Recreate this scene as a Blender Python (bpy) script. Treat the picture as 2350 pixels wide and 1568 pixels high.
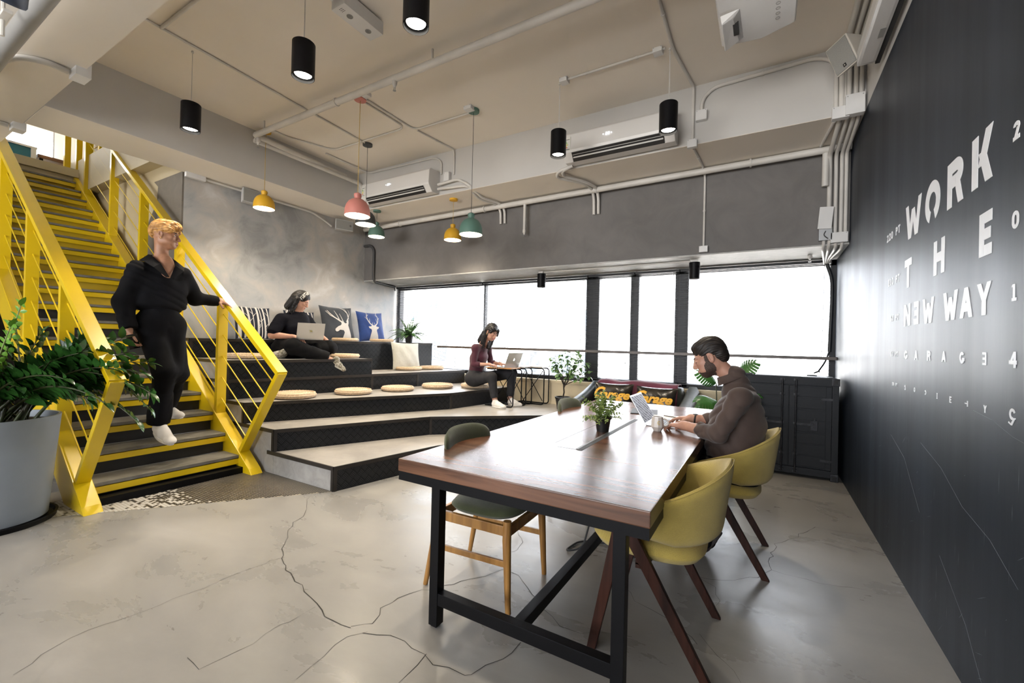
import bpy, bmesh, math, random
import numpy as np
from mathutils import Vector, Matrix, Euler
random.seed(7)
PI = math.pi
sc = bpy.context.scene
for o in list(bpy.data.objects): bpy.data.objects.remove(o, do_unlink=True)
COL = sc.collection
# ---------------------------------------------------------------- camera
EYE = 1.32
cam_d = bpy.data.cameras.new('camera'); cam = bpy.data.objects.new('camera', cam_d); COL.objects.link(cam)
cam_d.sensor_width = 36.0; cam_d.lens = 985.14 / 2350 * 36; cam_d.clip_start = .02; cam_d.clip_end = 300
cam.matrix_world = Matrix(((.86183649, -.01749399, .50688443, 0), (.50662043, -.01749984, -.86199159, 0), (.02395007, .99969381, -.00621919, EYE), (0, 0, 0, 1)))
sc.camera = cam
# ---------------------------------------------------------------- world, exposure
w = bpy.data.worlds.new('world'); sc.world = w; w.use_nodes = True
wn = w.node_tree.nodes; wl = w.node_tree.links
sky_up = wn.new('ShaderNodeTexCoord'); sep = wn.new('ShaderNodeSeparateXYZ'); rmp = wn.new('ShaderNodeValToRGB')
wl.new(sky_up.outputs['Generated'], sep.inputs[0]); half = wn.new('ShaderNodeMapRange'); half.inputs['From Min'].default_value = -1; wl.new(sep.outputs['Z'], half.inputs[0]); wl.new(half.outputs[0], rmp.inputs[0])
rmp.color_ramp.elements[0].position = .42; rmp.color_ramp.elements[1].position = .56; rmp.color_ramp.elements[0].color = (1.55, 1.5, 1.42, 1); rmp.color_ramp.elements[1].color = (.90, .95, 1.03, 1)
wl.new(rmp.outputs[0], wn['Background'].inputs['Color'])
wn['Background'].inputs['Strength'].default_value = 5.0
sc.view_settings.view_transform = 'Standard'; sc.view_settings.look = 'None'
sc.view_settings.exposure = 1.22; sc.view_settings.gamma = 1.0; sc.view_settings.use_curve_mapping = False

def area_light(name, loc, rot, sx, sy, power, col, portal=False, spread=PI):
    d = bpy.data.lights.new(name, 'AREA'); d.shape = 'RECTANGLE'; d.size = sx; d.size_y = sy; d.energy = power; d.color = col; d.spread = spread
    o = bpy.data.objects.new(name, d); COL.objects.link(o); o.location = loc; o.rotation_euler = rot
    if portal: d.cycles.is_portal = True
    return o
# portals in the openings: the long window, the fill windows added behind the camera, the upper floor's side
area_light('window_portal', (-2.8, 6.34, 1.6), (-PI/2, 0, 0), 7.0, 1.65, 1, (1, 1, 1), True)
area_light('rear_portal', (-2.95, -6.05, 2.15), (PI/2, 0, 0), 7.2, 2.4, 1, (1, 1, 1), True)

# ---------------------------------------------------------------- materials
def newmat(name):
    m = bpy.data.materials.new(name); m.use_nodes = True
    return m, m.node_tree.nodes, m.node_tree.links, m.node_tree.nodes['Principled BSDF']
def c4(c): return (c[0], c[1], c[2], 1)
def pm(name, col, rough=.5, metal=0., col2=None, vs=4., vd=6., lo=.35, hi=.65, bump=0., bs=60., stretch=(1, 1, 1), rvar=0., coat=0., emis=0., sheen=0., spec=.5, sss=0., alpha=1., trans=0., coord='Object'):
    m, n, l, b = newmat(name)
    b.inputs['Roughness'].default_value = rough; b.inputs['Metallic'].default_value = metal
    b.inputs['Specular IOR Level'].default_value = spec
    if coat: b.inputs['Coat Weight'].default_value = coat; b.inputs['Coat Roughness'].default_value = .08
    if sheen: b.inputs['Sheen Weight'].default_value = sheen
    if sss: b.inputs['Subsurface Weight'].default_value = sss; b.inputs['Subsurface Radius'].default_value = (.02, .008, .004)
    if alpha < 1: b.inputs['Alpha'].default_value = alpha
    if trans: b.inputs['Transmission Weight'].default_value = trans
    tc = n.new('ShaderNodeTexCoord'); mp = n.new('ShaderNodeMapping'); mp.inputs['Scale'].default_value = stretch
    l.new(tc.outputs[coord], mp.inputs[0])
    ns = n.new('ShaderNodeTexNoise'); ns.inputs['Scale'].default_value = vs; ns.inputs['Detail'].default_value = vd
    l.new(mp.outputs[0], ns.inputs['Vector'])
    cr = n.new('ShaderNodeValToRGB'); cr.color_ramp.elements[0].position = lo; cr.color_ramp.elements[1].position = hi
    c2 = col2 if col2 else tuple(x * .9 for x in col)
    cr.color_ramp.elements[0].color = c4(c2); cr.color_ramp.elements[1].color = c4(col)
    l.new(ns.outputs['Fac'], cr.inputs[0]); l.new(cr.outputs[0], b.inputs['Base Color'])
    if emis: l.new(cr.outputs[0], b.inputs['Emission Color']); b.inputs['Emission Strength'].default_value = emis
    if rvar:
        mr = n.new('ShaderNodeMapRange'); mr.inputs['To Min'].default_value = rough - rvar; mr.inputs['To Max'].default_value = rough + rvar
        l.new(ns.outputs['Fac'], mr.inputs[0]); l.new(mr.outputs[0], b.inputs['Roughness'])
    if bump:
        n2 = n.new('ShaderNodeTexNoise'); n2.inputs['Scale'].default_value = bs; n2.inputs['Detail'].default_value = 4
        l.new(mp.outputs[0], n2.inputs['Vector']); bp = n.new('ShaderNodeBump'); bp.inputs['Strength'].default_value = bump; bp.inputs['Distance'].default_value = .01
        l.new(n2.outputs['Fac'], bp.inputs['Height']); l.new(bp.outputs[0], b.inputs['Normal'])
    return m

def concrete(name, cols, rough=.3, scale=1., bump=.05, rlo=None, rhi=None, twist=2., lo=.36, hi=.66, stretch=(1, 1, 1)):
    """troweled concrete / plaster: warped two-scale noise through a ramp"""
    m, n, l, b = newmat(name)
    tc = n.new('ShaderNodeTexCoord'); mp = n.new('ShaderNodeMapping'); mp.inputs['Scale'].default_value = tuple(scale*q for q in stretch)
    l.new(tc.outputs['Object'], mp.inputs[0])
    n1 = n.new('ShaderNodeTexNoise'); n1.inputs['Scale'].default_value = .8; n1.inputs['Detail'].default_value = 3; n1.inputs['Distortion'].default_value = .6
    n2 = n.new('ShaderNodeTexNoise'); n2.inputs['Scale'].default_value = 3.2; n2.inputs['Detail'].default_value = 9; n2.inputs['Distortion'].default_value = twist; n2.inputs['Roughness'].default_value = .62
    l.new(mp.outputs[0], n1.inputs['Vector']); l.new(mp.outputs[0], n2.inputs['Vector'])
    mx = n.new('ShaderNodeMix'); mx.data_type = 'FLOAT'; mx.inputs[0].default_value = .5
    l.new(n1.outputs['Fac'], mx.inputs[2]); l.new(n2.outputs['Fac'], mx.inputs[3])
    cr = n.new('ShaderNodeValToRGB'); e = cr.color_ramp.elements
    e[0].position = lo; e[1].position = hi; e[0].color = c4(cols[0]); e[1].color = c4(cols[-1])
    for i, c in enumerate(cols[1:-1]):
        x = e.new(lo + (hi-lo) * (i + 1) / (len(cols) - 1)); x.color = c4(c)
    l.new(mx.outputs[0], cr.inputs[0]); l.new(cr.outputs[0], b.inputs['Base Color'])
    mr = n.new('ShaderNodeMapRange'); mr.inputs['From Min'].default_value = .3; mr.inputs['From Max'].default_value = .7
    mr.inputs['To Min'].default_value = rlo if rlo is not None else rough - .06; mr.inputs['To Max'].default_value = rhi if rhi is not None else rough + .1
    l.new(n2.outputs['Fac'], mr.inputs[0]); l.new(mr.outputs[0], b.inputs['Roughness'])
    bp = n.new('ShaderNodeBump'); bp.inputs['Strength'].default_value = bump; bp.inputs['Distance'].default_value = .01
    l.new(n2.outputs['Fac'], bp.inputs['Height']); l.new(bp.outputs[0], b.inputs['Normal'])
    return m

def treadplate(name, col):
    """five-bar checker plate: groups of short raised bars turned by 90 degrees from cell to cell (UV in metres)"""
    m, n, l, b = newmat(name)
    b.inputs['Base Color'].default_value = c4(col); b.inputs['Specular IOR Level'].default_value = .28; b.inputs['Roughness'].default_value = .34; b.inputs['Metallic'].default_value = .0
    tc = n.new('ShaderNodeTexCoord'); mp = n.new('ShaderNodeMapping'); mp.inputs['Rotation'].default_value = (0, 0, PI/4); mp.inputs['Scale'].default_value = (18, 18, 18)
    l.new(tc.outputs['UV'], mp.inputs[0]); sp = n.new('ShaderNodeSeparateXYZ'); l.new(mp.outputs[0], sp.inputs[0])
    def M(op, a, bb=None):
        x = n.new('ShaderNodeMath'); x.operation = op
        for i, v in enumerate((a, bb)):
            if v is None: continue
            if isinstance(v, (int, float)): x.inputs[i].default_value = v
            else: l.new(v, x.inputs[i])
        return x.outputs[0]
    X, Y = sp.outputs[0], sp.outputs[1]
    fx, fy = M('FRACT', X), M('FRACT', Y)
    par = M('MODULO', M('ADD', M('ADD', M('FLOOR', X), M('FLOOR', Y)), 1000), 2)
    def cell(u, v):
        bars = M('GREATER_THAN', M('SINE', M('MULTIPLY', u, 2 * PI * 4)), .2)
        ins = M('LESS_THAN', M('ABSOLUTE', M('SUBTRACT', v, .5)), .40)
        ins2 = M('LESS_THAN', M('ABSOLUTE', M('SUBTRACT', u, .5)), .46)
        return M('MULTIPLY', M('MULTIPLY', bars, ins), ins2)
    mx = n.new('ShaderNodeMix'); mx.data_type = 'FLOAT'; l.new(par, mx.inputs[0]); l.new(cell(fx, fy), mx.inputs[2]); l.new(cell(fy, fx), mx.inputs[3])
    bp = n.new('ShaderNodeBump'); bp.inputs['Strength'].default_value = 1.; bp.inputs['Distance'].default_value = .003
    l.new(mx.outputs[0], bp.inputs['Height']); l.new(bp.outputs[0], b.inputs['Normal'])
    cm = n.new('ShaderNodeMix'); cm.data_type = 'RGBA'; l.new(mx.outputs[0], cm.inputs[0])
    cm.inputs[6].default_value = c4(col); cm.inputs[7].default_value = c4(tuple(min(1, x * 2 + .016) for x in col))
    l.new(cm.outputs[2], b.inputs['Base Color'])
    return m

def wood(name, dark, light, rough=.35, ax=0, scale=1., coat=0.):
    m, n, l, b = newmat(name)
    tc = n.new('ShaderNodeTexCoord'); mp = n.new('ShaderNodeMapping')
    s = [18., 18., 18.]; s[ax] = 1.3; mp.inputs['Scale'].default_value = [x * scale for x in s]
    l.new(tc.outputs['Object'], mp.inputs[0])
    n1 = n.new('ShaderNodeTexNoise'); n1.inputs['Scale'].default_value = 1.; n1.inputs['Detail'].default_value = 8; n1.inputs['Distortion'].default_value = 1.2
    l.new(mp.outputs[0], n1.inputs['Vector'])
    cr = n.new('ShaderNodeValToRGB'); cr.color_ramp.elements[0].position = .36; cr.color_ramp.elements[1].position = .62
    cr.color_ramp.elements[0].color = c4(dark); cr.color_ramp.elements[1].color = c4(light)
    l.new(n1.outputs['Fac'], cr.inputs[0]); l.new(cr.outputs[0], b.inputs['Base Color'])
    b.inputs['Roughness'].default_value = rough
    if coat: b.inputs['Coat Weight'].default_value = coat; b.inputs['Coat Roughness'].default_value = .12
    bp = n.new('ShaderNodeBump'); bp.inputs['Strength'].default_value = .07; bp.inputs['Distance'].default_value = .003
    l.new(n1.outputs['Fac'], bp.inputs['Height']); l.new(bp.outputs[0], b.inputs['Normal'])
    return m

M = {}
M['floor'] = concrete('floor_concrete', [(.185, .178, .168), (.25, .24, .224), (.31, .296, .274), (.40, .382, .355)], rough=.27, scale=.75, bump=.012, rlo=.20, rhi=.42, twist=.35, lo=.30, hi=.72, stretch=(.55, 1., 1.))
M['ceiling'] = pm('ceiling_paint', (.82, .765, .69), .75, col2=(.78, .725, .65), vs=1.2, bump=.05, bs=30)
M['beam'] = pm('beam_paint', (.56, .55, .535), .7, col2=(.52, .51, .495), vs=1.5, bump=.05, bs=30)
M['plaster'] = concrete('grey_plaster', [(.29, .295, .295), (.40, .405, .405), (.48, .455, .425), (.60, .59, .58)], rough=.55, scale=1.0, bump=.05, twist=.7)
M['plaster_dark'] = concrete('dark_grey_plaster', [(.115, .109, .104), (.15, .142, .137), (.185, .176, .17)], rough=.6, scale=.9, bump=.05, twist=1.)
M['soffit'] = concrete('soffit_plaster', [(.34, .335, .325), (.44, .435, .42), (.52, .51, .50)], rough=.6, scale=2., bump=.06)
M['brownwall'] = concrete('brown_plaster', [(.12, .105, .09), (.17, .15, .125), (.21, .19, .16)], rough=.7, scale=1., bump=.05)
M['cream'] = pm('cream_paint', (.58, .50, .33), .6, col2=(.52, .44, .29), vs=1.5)
M['sill'] = pm('beige_wall_paint', (.60, .50, .33), .6, col2=(.54, .44, .29), vs=1.5)
M['black_wall'] = pm('black_wall_paint', (.010, .0145, .023), .48, col2=(.018, .025, .039), vs=1.4, stretch=(1, 3., .25), rvar=.08, bump=.04, bs=6, spec=.32)
M['yellow'] = pm('yellow_enamel', (.76, .53, .005), .36, col2=(.69, .47, .004), vs=2, bump=.03, bs=25, coat=.3)
M['black_metal'] = pm('black_metal', (.003, .003, .0038), .42, col2=(.005, .005, .006), vs=3, spec=.16)
M['plate'] = treadplate('checker_plate', (.0035, .0045, .0065))
M['edge'] = pm('brown_steel_edge', (.020, .017, .015), .45, spec=.3, col2=(.030, .026, .023), vs=8)
M['tread'] = pm('grey_tread', (.19, .18, .155), .5, col2=(.13, .12, .105), vs=9, bump=.15, bs=120)
M['tier'] = concrete('tier_laminate', [(.24, .225, .205), (.32, .30, .275), (.39, .365, .335)], rough=.42, scale=2.4, bump=.02)
M['white'] = pm('white_plastic', (.72, .72, .72), .4, col2=(.66, .66, .66))
M['pipe'] = pm('white_painted_pipe', (.66, .64, .61), .45, col2=(.58, .56, .53), vs=4)
M['grey_metal'] = pm('grey_metal', (.35, .36, .37), .4, metal=.6)
M['darkpipe'] = pm('dark_pipe', (.05, .05, .052), .5)
M['frame'] = pm('black_window_frame', (.008, .009, .012), .45)
M['blind'] = pm('blind_slat', (.045, .05, .06), .4, col2=(.035, .04, .05))
M['bulb'] = pm('lamp_glow', (1, .93, .80), .5, col2=(1, .93, .80), emis=9)
M['text'] = pm('white_wall_lettering', (.88, .89, .92), .5, col2=(.82, .83, .86))

# ---------------------------------------------------------------- mesh builder
class MB:
    def __init__(s): s.v = []; s.f = []; s.m = []; s.uv = {}
    def add(s, vs, fs, mi=0, T=None):
        k = len(s.v)
        for p in vs:
            p = Vector(p); s.v.append(tuple(T @ p) if T is not None else tuple(p))
        for f in fs: s.f.append(tuple(i + k for i in f)); s.m.append(mi)
        return s
    def box(s, a, b, mi=0, T=None, ch=0.):
        x0, y0, z0 = [min(p, q) for p, q in zip(a, b)]; x1, y1, z1 = [max(p, q) for p, q in zip(a, b)]
        c = min(ch, (x1-x0)/2.01, (y1-y0)/2.01, (z1-z0)/2.01)
        if c <= 0:
            vs = [(x, y, z) for z in (z0, z1) for y in (y0, y1) for x in (x0, x1)]
            return s.add(vs, [(0, 2, 3, 1), (4, 5, 7, 6), (0, 1, 5, 4), (2, 6, 7, 3), (0, 4, 6, 2), (1, 3, 7, 5)], mi, T)
        bm = bmesh.new(); bmesh.ops.create_cube(bm, size=1)
        for q in bm.verts: q.co = ((x0+x1)/2 + q.co.x*(x1-x0), (y0+y1)/2 + q.co.y*(y1-y0), (z0+z1)/2 + q.co.z*(z1-z0))
        bmesh.ops.bevel(bm, geom=bm.edges[:], offset=c, segments=2, profile=.7, affect='EDGES')
        bm.verts.index_update(); s.add([q.co.copy() for q in bm.verts], [tuple(x.index for x in f.verts) for f in bm.faces], mi, T); bm.free(); return s
    def prism(s, poly, z0, z1, mi=0, T=None, mtop=None):
        n = len(poly); vs = [(x, y, z0) for x, y in poly] + [(x, y, z1) for x, y in poly]
        s.add(vs, [tuple(reversed(range(n)))] + [(i, (i+1) % n, n+(i+1) % n, n+i) for i in range(n)], mi, T)
        s.add(vs[n:], [tuple(range(n))], mi if mtop is None else mtop, T); return s
    def tube(s, pts, r, n=10, mi=0, T=None, cap=True, closed=False):
        pts = [Vector(p) for p in pts]; N = len(pts); rs = r if isinstance(r, (list, tuple)) else [r]*N
        up = None; vs = []; fs = []
        for i, p in enumerate(pts):
            a = pts[(i-1) % N] if (i > 0 or closed) else None; c = pts[(i+1) % N] if (i < N-1 or closed) else None
            d = Vector((0, 0, 0))
            if a is not None and (p-a).length > 1e-9: d += (p-a).normalized()
            if c is not None and (c-p).length > 1e-9: d += (c-p).normalized()
            d = d.normalized() if d.length > 1e-6 else Vector((0, 0, 1))
            if up is None: up = Vector((0, 0, 1)) if abs(d.z) < .9 else Vector((1, 0, 0))
            u = (up - d*up.dot(d))
            u = u.normalized() if u.length > 1e-6 else d.orthogonal().normalized(); up = u; w_ = d.cross(u)
            for k in range(n):
                t = 2*PI*k/n; vs.append(p + (u*math.cos(t) + w_*math.sin(t))*rs[i])
        M_ = N if closed else N-1
        for i in range(M_):
            for k in range(n):
                a0 = i*n+k; a1 = i*n+(k+1) % n; b0 = ((i+1) % N)*n+k; b1 = ((i+1) % N)*n+(k+1) % n
                fs.append((a0, a1, b1, b0))
        if cap and not closed: fs.append(tuple(reversed(range(n)))); fs.append(tuple((N-1)*n+k for k in range(n)))
        return s.add(vs, fs, mi, T)
    def bar(s, a, b, wd, ht, mi=0, up=(0, 0, 1), T=None):
        """rectangular bar between two points: wd across, ht along up"""
        a = Vector(a); b = Vector(b); d = (b-a).normalized(); up = Vector(up); x = d.cross(up).normalized(); u = x.cross(d)
        vs = [p + x*sx*wd/2 + u*su*ht/2 for p in (a, b) for sx, su in ((-1, -1), (1, -1), (1, 1), (-1, 1))]
        return s.add(vs, [(0, 3, 2, 1), (4, 5, 6, 7), (0, 1, 5, 4), (1, 2, 6, 5), (2, 3, 7, 6), (3, 0, 4, 7)], mi, T)
    def lathe(s, prof, n=24, mi=0, T=None, c=(0, 0, 0), cap=True):
        vs = [(c[0]+r*math.cos(2*PI*k/n), c[1]+r*math.sin(2*PI*k/n), c[2]+z) for r, z in prof for k in range(n)]
        fs = [(i*n+k, i*n+(k+1) % n, (i+1)*n+(k+1) % n, (i+1)*n+k) for i in range(len(prof)-1) for k in range(n)]
        if cap and prof[0][0] > 1e-5: fs.append(tuple(reversed(range(n))))
        if cap and prof[-1][0] > 1e-5: fs.append(tuple((len(prof)-1)*n+k for k in range(n)))
        return s.add(vs, fs, mi, T)
    def sphere(s, c, r, n=16, mi=0, T=None):
        r = (r, r, r) if isinstance(r, (int, float)) else r
        m_ = n//2; vs = []; fs = []
        for i in range(m_+1):
            for k in range(n):
                a = PI*i/m_ - PI/2; b = 2*PI*k/n
                vs.append((c[0]+r[0]*math.cos(a)*math.cos(b), c[1]+r[1]*math.cos(a)*math.sin(b), c[2]+r[2]*math.sin(a)))
        fs = [(i*n+k, i*n+(k+1) % n, (i+1)*n+(k+1) % n, (i+1)*n+k) for i in range(m_) for k in range(n)]
        return s.add(vs, fs, mi, T)
    def build(s, name, mats, parent=None, smooth=None, loc=None, bevel=0., sub=0, label=None, clean=True):
        me = bpy.data.meshes.new(name); me.from_pydata(s.v, [], s.f)
        mats = mats if isinstance(mats, (list, tuple)) else [mats]
        for x in mats: me.materials.append(M[x] if isinstance(x, str) else x)
        for p, mi in zip(me.polygons, s.m): p.material_index = mi
        me.validate(clean_customdata=False)
        if clean:
            bm = bmesh.new(); bm.from_mesh(me); bmesh.ops.remove_doubles(bm, verts=bm.verts, dist=1e-5); bmesh.ops.recalc_face_normals(bm, faces=bm.faces); bm.to_mesh(me); bm.free()
        if smooth is not None:
            for p in me.polygons: p.use_smooth = True
            me.set_sharp_from_angle(angle=math.radians(smooth))
        o = bpy.data.objects.new(name, me); COL.objects.link(o)
        if parent is not None: o.parent = parent; 
        if loc is not None: o.location = loc
        if bevel:
            q = o.modifiers.new('bevel', 'BEVEL'); q.width = bevel; q.segments = 2; q.limit_method = 'ANGLE'; q.harden_normals = False
        if sub: q = o.modifiers.new('sub', 'SUBSURF'); q.levels = sub; q.render_levels = sub
        if label: o['label'] = label
        return o
def tag(o, label, cat, group=None):
    o['label'] = label; o['category'] = cat
    if group: o['group'] = group
    return o
def thing(name, label, cat, loc=(0, 0, 0), rz=0., group=None):
    o = bpy.data.objects.new(name, None); COL.objects.link(o); o.empty_display_size = .1
    o.location = loc; o.rotation_euler = (0, 0, rz); return tag(o, label, cat, group)
def struct(o): o['kind'] = 'structure'; return o
def dup(root, loc, rz=None, label=None, group=None, scale=None):
    r = root.copy(); COL.objects.link(r); r.location = loc
    if rz is not None: r.rotation_euler = (0, 0, rz)
    if scale: r.scale = (scale,)*3
    if label: r['label'] = label
    if group: r['group'] = group
    for ch in list(root.children):
        c = ch.copy(); COL.objects.link(c); c.parent = r
        for g in list(ch.children):
            d = g.copy(); COL.objects.link(d); d.parent = c
    return r
def rnd(pts, r=.03, n=5):
    """round the corners of a polyline"""
    P = [Vector(p) for p in pts]; out = [P[0]]
    for i in range(1, len(P)-1):
        a, b, c = P[i-1], P[i], P[i+1]; u = (a-b); v = (c-b); q = min(r, u.length*.49, v.length*.49)
        p0 = b + u.normalized()*q; p1 = b + v.normalized()*q
        for k in range(n+1):
            t = k/n; out.append(p0*(1-t)**2 + b*2*t*(1-t) + p1*t*t)
    out.append(P[-1]); return out

# ================================================================ THE ROOM
XR, XL, YB, YW, YR = .707, -6.3, 5.35, 6.2, -6.0
CZ, BZ = 3.97, 3.38      # ceiling, underside of the deep beams
struct(MB().box((-9.8, YR-.2, -.2), (XR, 6.5, 0)).build('floor', 'floor'))
# floor cracks: thin dark lines in the concrete
def ribbon(mb, pts, w0, w1, z, jit=.012, step=.05, seed=0):
    R = random.Random(seed); P = [Vector((x, y, 0)) for x, y in pts]; out = []
    for a, b in zip(P[:-1], P[1:]):
        k = max(1, int((b-a).length/step))
        for i in range(k): out.append(a.lerp(b, i/k) + Vector((R.uniform(-jit, jit), R.uniform(-jit, jit), 0)))
    out.append(P[-1]); vs = []; fs = []
    for i, p in enumerate(out):
        d = (out[min(i+1, len(out)-1)] - out[max(0, i-1)]).normalized(); nn = Vector((-d.y, d.x, 0)); wd = (w0 + (w1-w0)*i/len(out))*R.uniform(.5, 1.5)/2
        vs += [p + nn*wd + Vector((0, 0, z)), p - nn*wd + Vector((0, 0, z))]
        if i: fs.append((2*i-2, 2*i-1, 2*i+1, 2*i))
    mb.add(vs, fs)
M['crack'] = pm('crack_dark', (.03, .027, .024), .9)
CRACKS = [([(-3.26, 2.249), (-2.968, 2.025), (-2.897, 1.883), (-2.713, 1.714), (-2.51, 1.567), (-2.325, 1.477), (-2.115, 1.429), (-2.041, 1.405), (-1.911, 1.377), (-1.785, 1.335), (-1.612, 1.345)], 0.004, 0.008), ([(-1.612, 1.345), (-1.583, 1.408), (-1.553, 1.42), (-1.603, 1.533), (-1.607, 1.639), (-1.513, 1.785), (-1.42, 1.93), (-1.331, 2.057), (-1.289, 2.18)], 0.005, 0.004), ([(-2.485, 1.551), (-2.52, 1.351), (-2.523, 1.094), (-2.53, 0.898), (-2.57, 0.724), (-2.569, 0.641), (-2.537, 0.569), (-2.47, 0.474)], 0.0025, 0.0025), ([(-1.88, 1.355), (-1.891, 1.175), (-1.889, 1.057), (-1.904, 0.927), (-1.912, 0.852), (-2.02, 0.867)], 0.0025, 0.0025), ([(-1.534, 1.36), (-1.414, 1.409), (-1.292, 1.404), (-1.218, 1.405), (-1.138, 1.382), (-1.01, 1.389), (-0.99, 1.42), (-0.925, 1.546), (-0.907, 1.681)], 0.006, 0.004), ([(-1.213, 1.399), (-1.205, 1.326), (-1.195, 1.231)], 0.004, 0.003), ([(-1.534, 1.36), (-1.577, 1.305), (-1.558, 1.16), (-1.541, 1.034)], 0.003, 0.002), ([(-1.289, 2.18), (-1.19, 2.16), (-1.075, 2.077), (-0.972, 2.003)], 0.005, 0.004), ([(-1.329, 2.245), (-1.351, 2.36), (-1.365, 2.529), (-1.49, 2.688)], 0.004, 0.003), ([(-0.921, 1.95), (-0.793, 1.875), (-0.713, 1.89), (-0.588, 1.952), (-0.497, 1.985)], 0.005, 0.003), ([(0.351, 3.958), (0.198, 3.64), (0.09, 3.45), (0.049, 3.145), (0.059, 3.029), (-0.007, 2.9), (-0.179, 2.75), (-0.311, 2.703)], 0.006, 0.004), ([(0.351, 3.958), (0.507, 3.955), (0.714, 4.006)], 0.004, 0.003), ([(0.064, 3.032), (0.19, 3.028), (0.292, 3.013), (0.455, 3.056), (0.686, 3.107)], 0.003, 0.002), ([(-0.649, 2.378), (-0.551, 2.274), (-0.457, 2.247), (-0.345, 2.199), (-0.235, 2.092)], 0.003, 0.003), ([(-0.287, 2.691), (-0.213, 2.634), (-0.182, 2.511), (-0.196, 2.436)], 0.003, 0.002), ([(-0.247, 2.187), (-0.163, 2.074), (-0.057, 1.948)], 0.003, 0.002)]
ck = MB()
for i, (pts, w0, w1) in enumerate(CRACKS): ribbon(ck, pts, w0*.55, w1*.55, .0012, seed=i)
fl = bpy.data.objects['floor']; ck.build('floor_crack', 'crack', fl, clean=False)
# mosaic of small hexagonal tiles at the foot of the stair
M['tile_black'] = pm('black_mosaic_tile', (.03, .027, .025), .3); M['tile_white'] = pm('white_mosaic_tile', (.66, .64, .60), .3); M['grout'] = pm('grout', (.42, .37, .29), .8)
tl = MB(); TILE = [(-4.46, .80), (-4.36, 1.02), (-3.215, 2.44), (-5.05, 2.44), (-5.05, .80)]
tl.prism(TILE, .0005, .002, 2)
def inpoly(x, y, P):
    c = False
    for i in range(len(P)):
        (x0, y0), (x1, y1) = P[i-1], P[i]
        if (y0 > y) != (y1 > y) and x < (x1-x0)*(y-y0)/(y1-y0)+x0: c = not c
    return c
R = random.Random(3); pitch = .0245; yy = .78; row = 0
while yy < 2.44:
    xx = -5.05 + (pitch/2 if row % 2 else 0)
    while xx < -3.2:
        if inpoly(xx, yy, TILE) and xx > -4.75:
            wv = R.random() > min(1, max(.10, (yy-1.36)/.42)) if yy < 1.80 else False
            tl.add([(xx + .0112*math.cos(PI/6+PI*k/3), yy + .0112*math.sin(PI/6+PI*k/3), .0035) for k in range(6)], [tuple(range(6))], 1 if wv else 0)
        xx += pitch
    yy += pitch*.866; row += 1
tl.build('hexagon_tile_mosaic', ['tile_black', 'tile_white', 'grout'], fl, clean=False)
# walls
wr = struct(MB().box((XR, YR, 0), (XR+.2, 6.5, 3.38)).build('wall_right', 'black_wall'))
struct(MB().box((XR, YR, 3.38), (XR+.2, 6.5, 4.15)).build('trim_1', 'beam'))
struct(MB().box((XL-.2, 2.52, 0), (XL, 6.5, BZ)).build('wall_left', 'plaster'))
struct(MB().box((-8.2, YR, 0), (-8.0, .95, BZ)).build('wall_left_front', 'brownwall'))
bw = MB(); bw.box((XL, YB, 2.41), (XR, 6.5, BZ))
struct(bw.build('wall_back', ['plaster_dark']))
struct(MB().box((XL, YB, 2.395), (XR, 6.4, 2.412)).build('trim_2', 'soffit'))
lb = MB(); lb.box((XL, 5.95, 0), (XR, 6.5, .765)); struct(lb.build('wall_back_lower', 'sill'))
struct(MB().box((XL, 5.935, .755), (XR, 6.05, .79)).build('trim_3', 'sill'))
# unseen rear of the room; its window row is added for fill daylight
rw = MB(); rw.box((-9.5, YR-.2, 0), (XR, YR, .95)); rw.box((-9.5, YR-.2, 3.3), (XR, YR, 4.1)); rw.box((-9.5, YR-.2, .95), (-6.6, YR, 3.3)); rw.box((.6, YR-.2, .95), (XR, YR, 3.3))
for x in (-3.6, -1.6): rw.box((x-.06, YR-.2, .95), (x+.06, YR, 3.3))
struct(rw.build('wall_rear', 'beam'))
# ceiling and beams
struct(MB().box((-5.65, 1.165, CZ), (XR, 4.63, CZ+.2)).build('ceiling', 'ceiling'))
struct(MB().box((-9.5, YR, BZ), (XR, 1.165, CZ+.2)).build('ceiling_front', 'ceiling'))
struct(MB().box((XL, 1.165, BZ), (-5.65, 6.5, CZ+.2)).build('trim_4', 'beam'))
struct(MB().box((-5.65, 4.63, BZ), (XR, 6.5, CZ+.2)).build('trim_5', ['beam']))
# underside of the beams in the warmer ceiling paint
struct(MB().box((XL+.001, 1.17, BZ-.004), (-5.652, 5.349, BZ)).box((-5.652, 4.632, BZ-.004), (XR-.001, 5.349, BZ)).build('trim_6', 'ceiling'))
# stairwell wall: brown plaster with the cream paint running down it in a big curve, cream above
sw = MB().box((-11.5, 2.5, -.1), (XL-.001, 2.519, 6.6)); struct(sw.build('wall_stairwell', 'brownwall'))
cp = [(-11.4, 6.5), (-11.4, 2.2)]
# cream paint: straight band above and one rounded lobe below
lobe = [(-8.9, 1.9), (-7.9, 1.95), (-7.55, 2.25), (-7.4, 2.7), (-7.15, 2.95), (-7.0, 3.1), (-6.98, 3.3), (-7.1, 3.38), (XL-.002, 3.38), (XL-.002, 6.5)]
poly = cp + lobe
struct(MB().add([(x, 2.498, z) for x, z in poly], [tuple(range(len(poly)))]).build('trim_7', 'cream'))
struct(MB().box((-9.9, YR, 0), (-9.72, 2.5, 3.715)).build('wall_stair_end', 'brownwall'))
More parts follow.
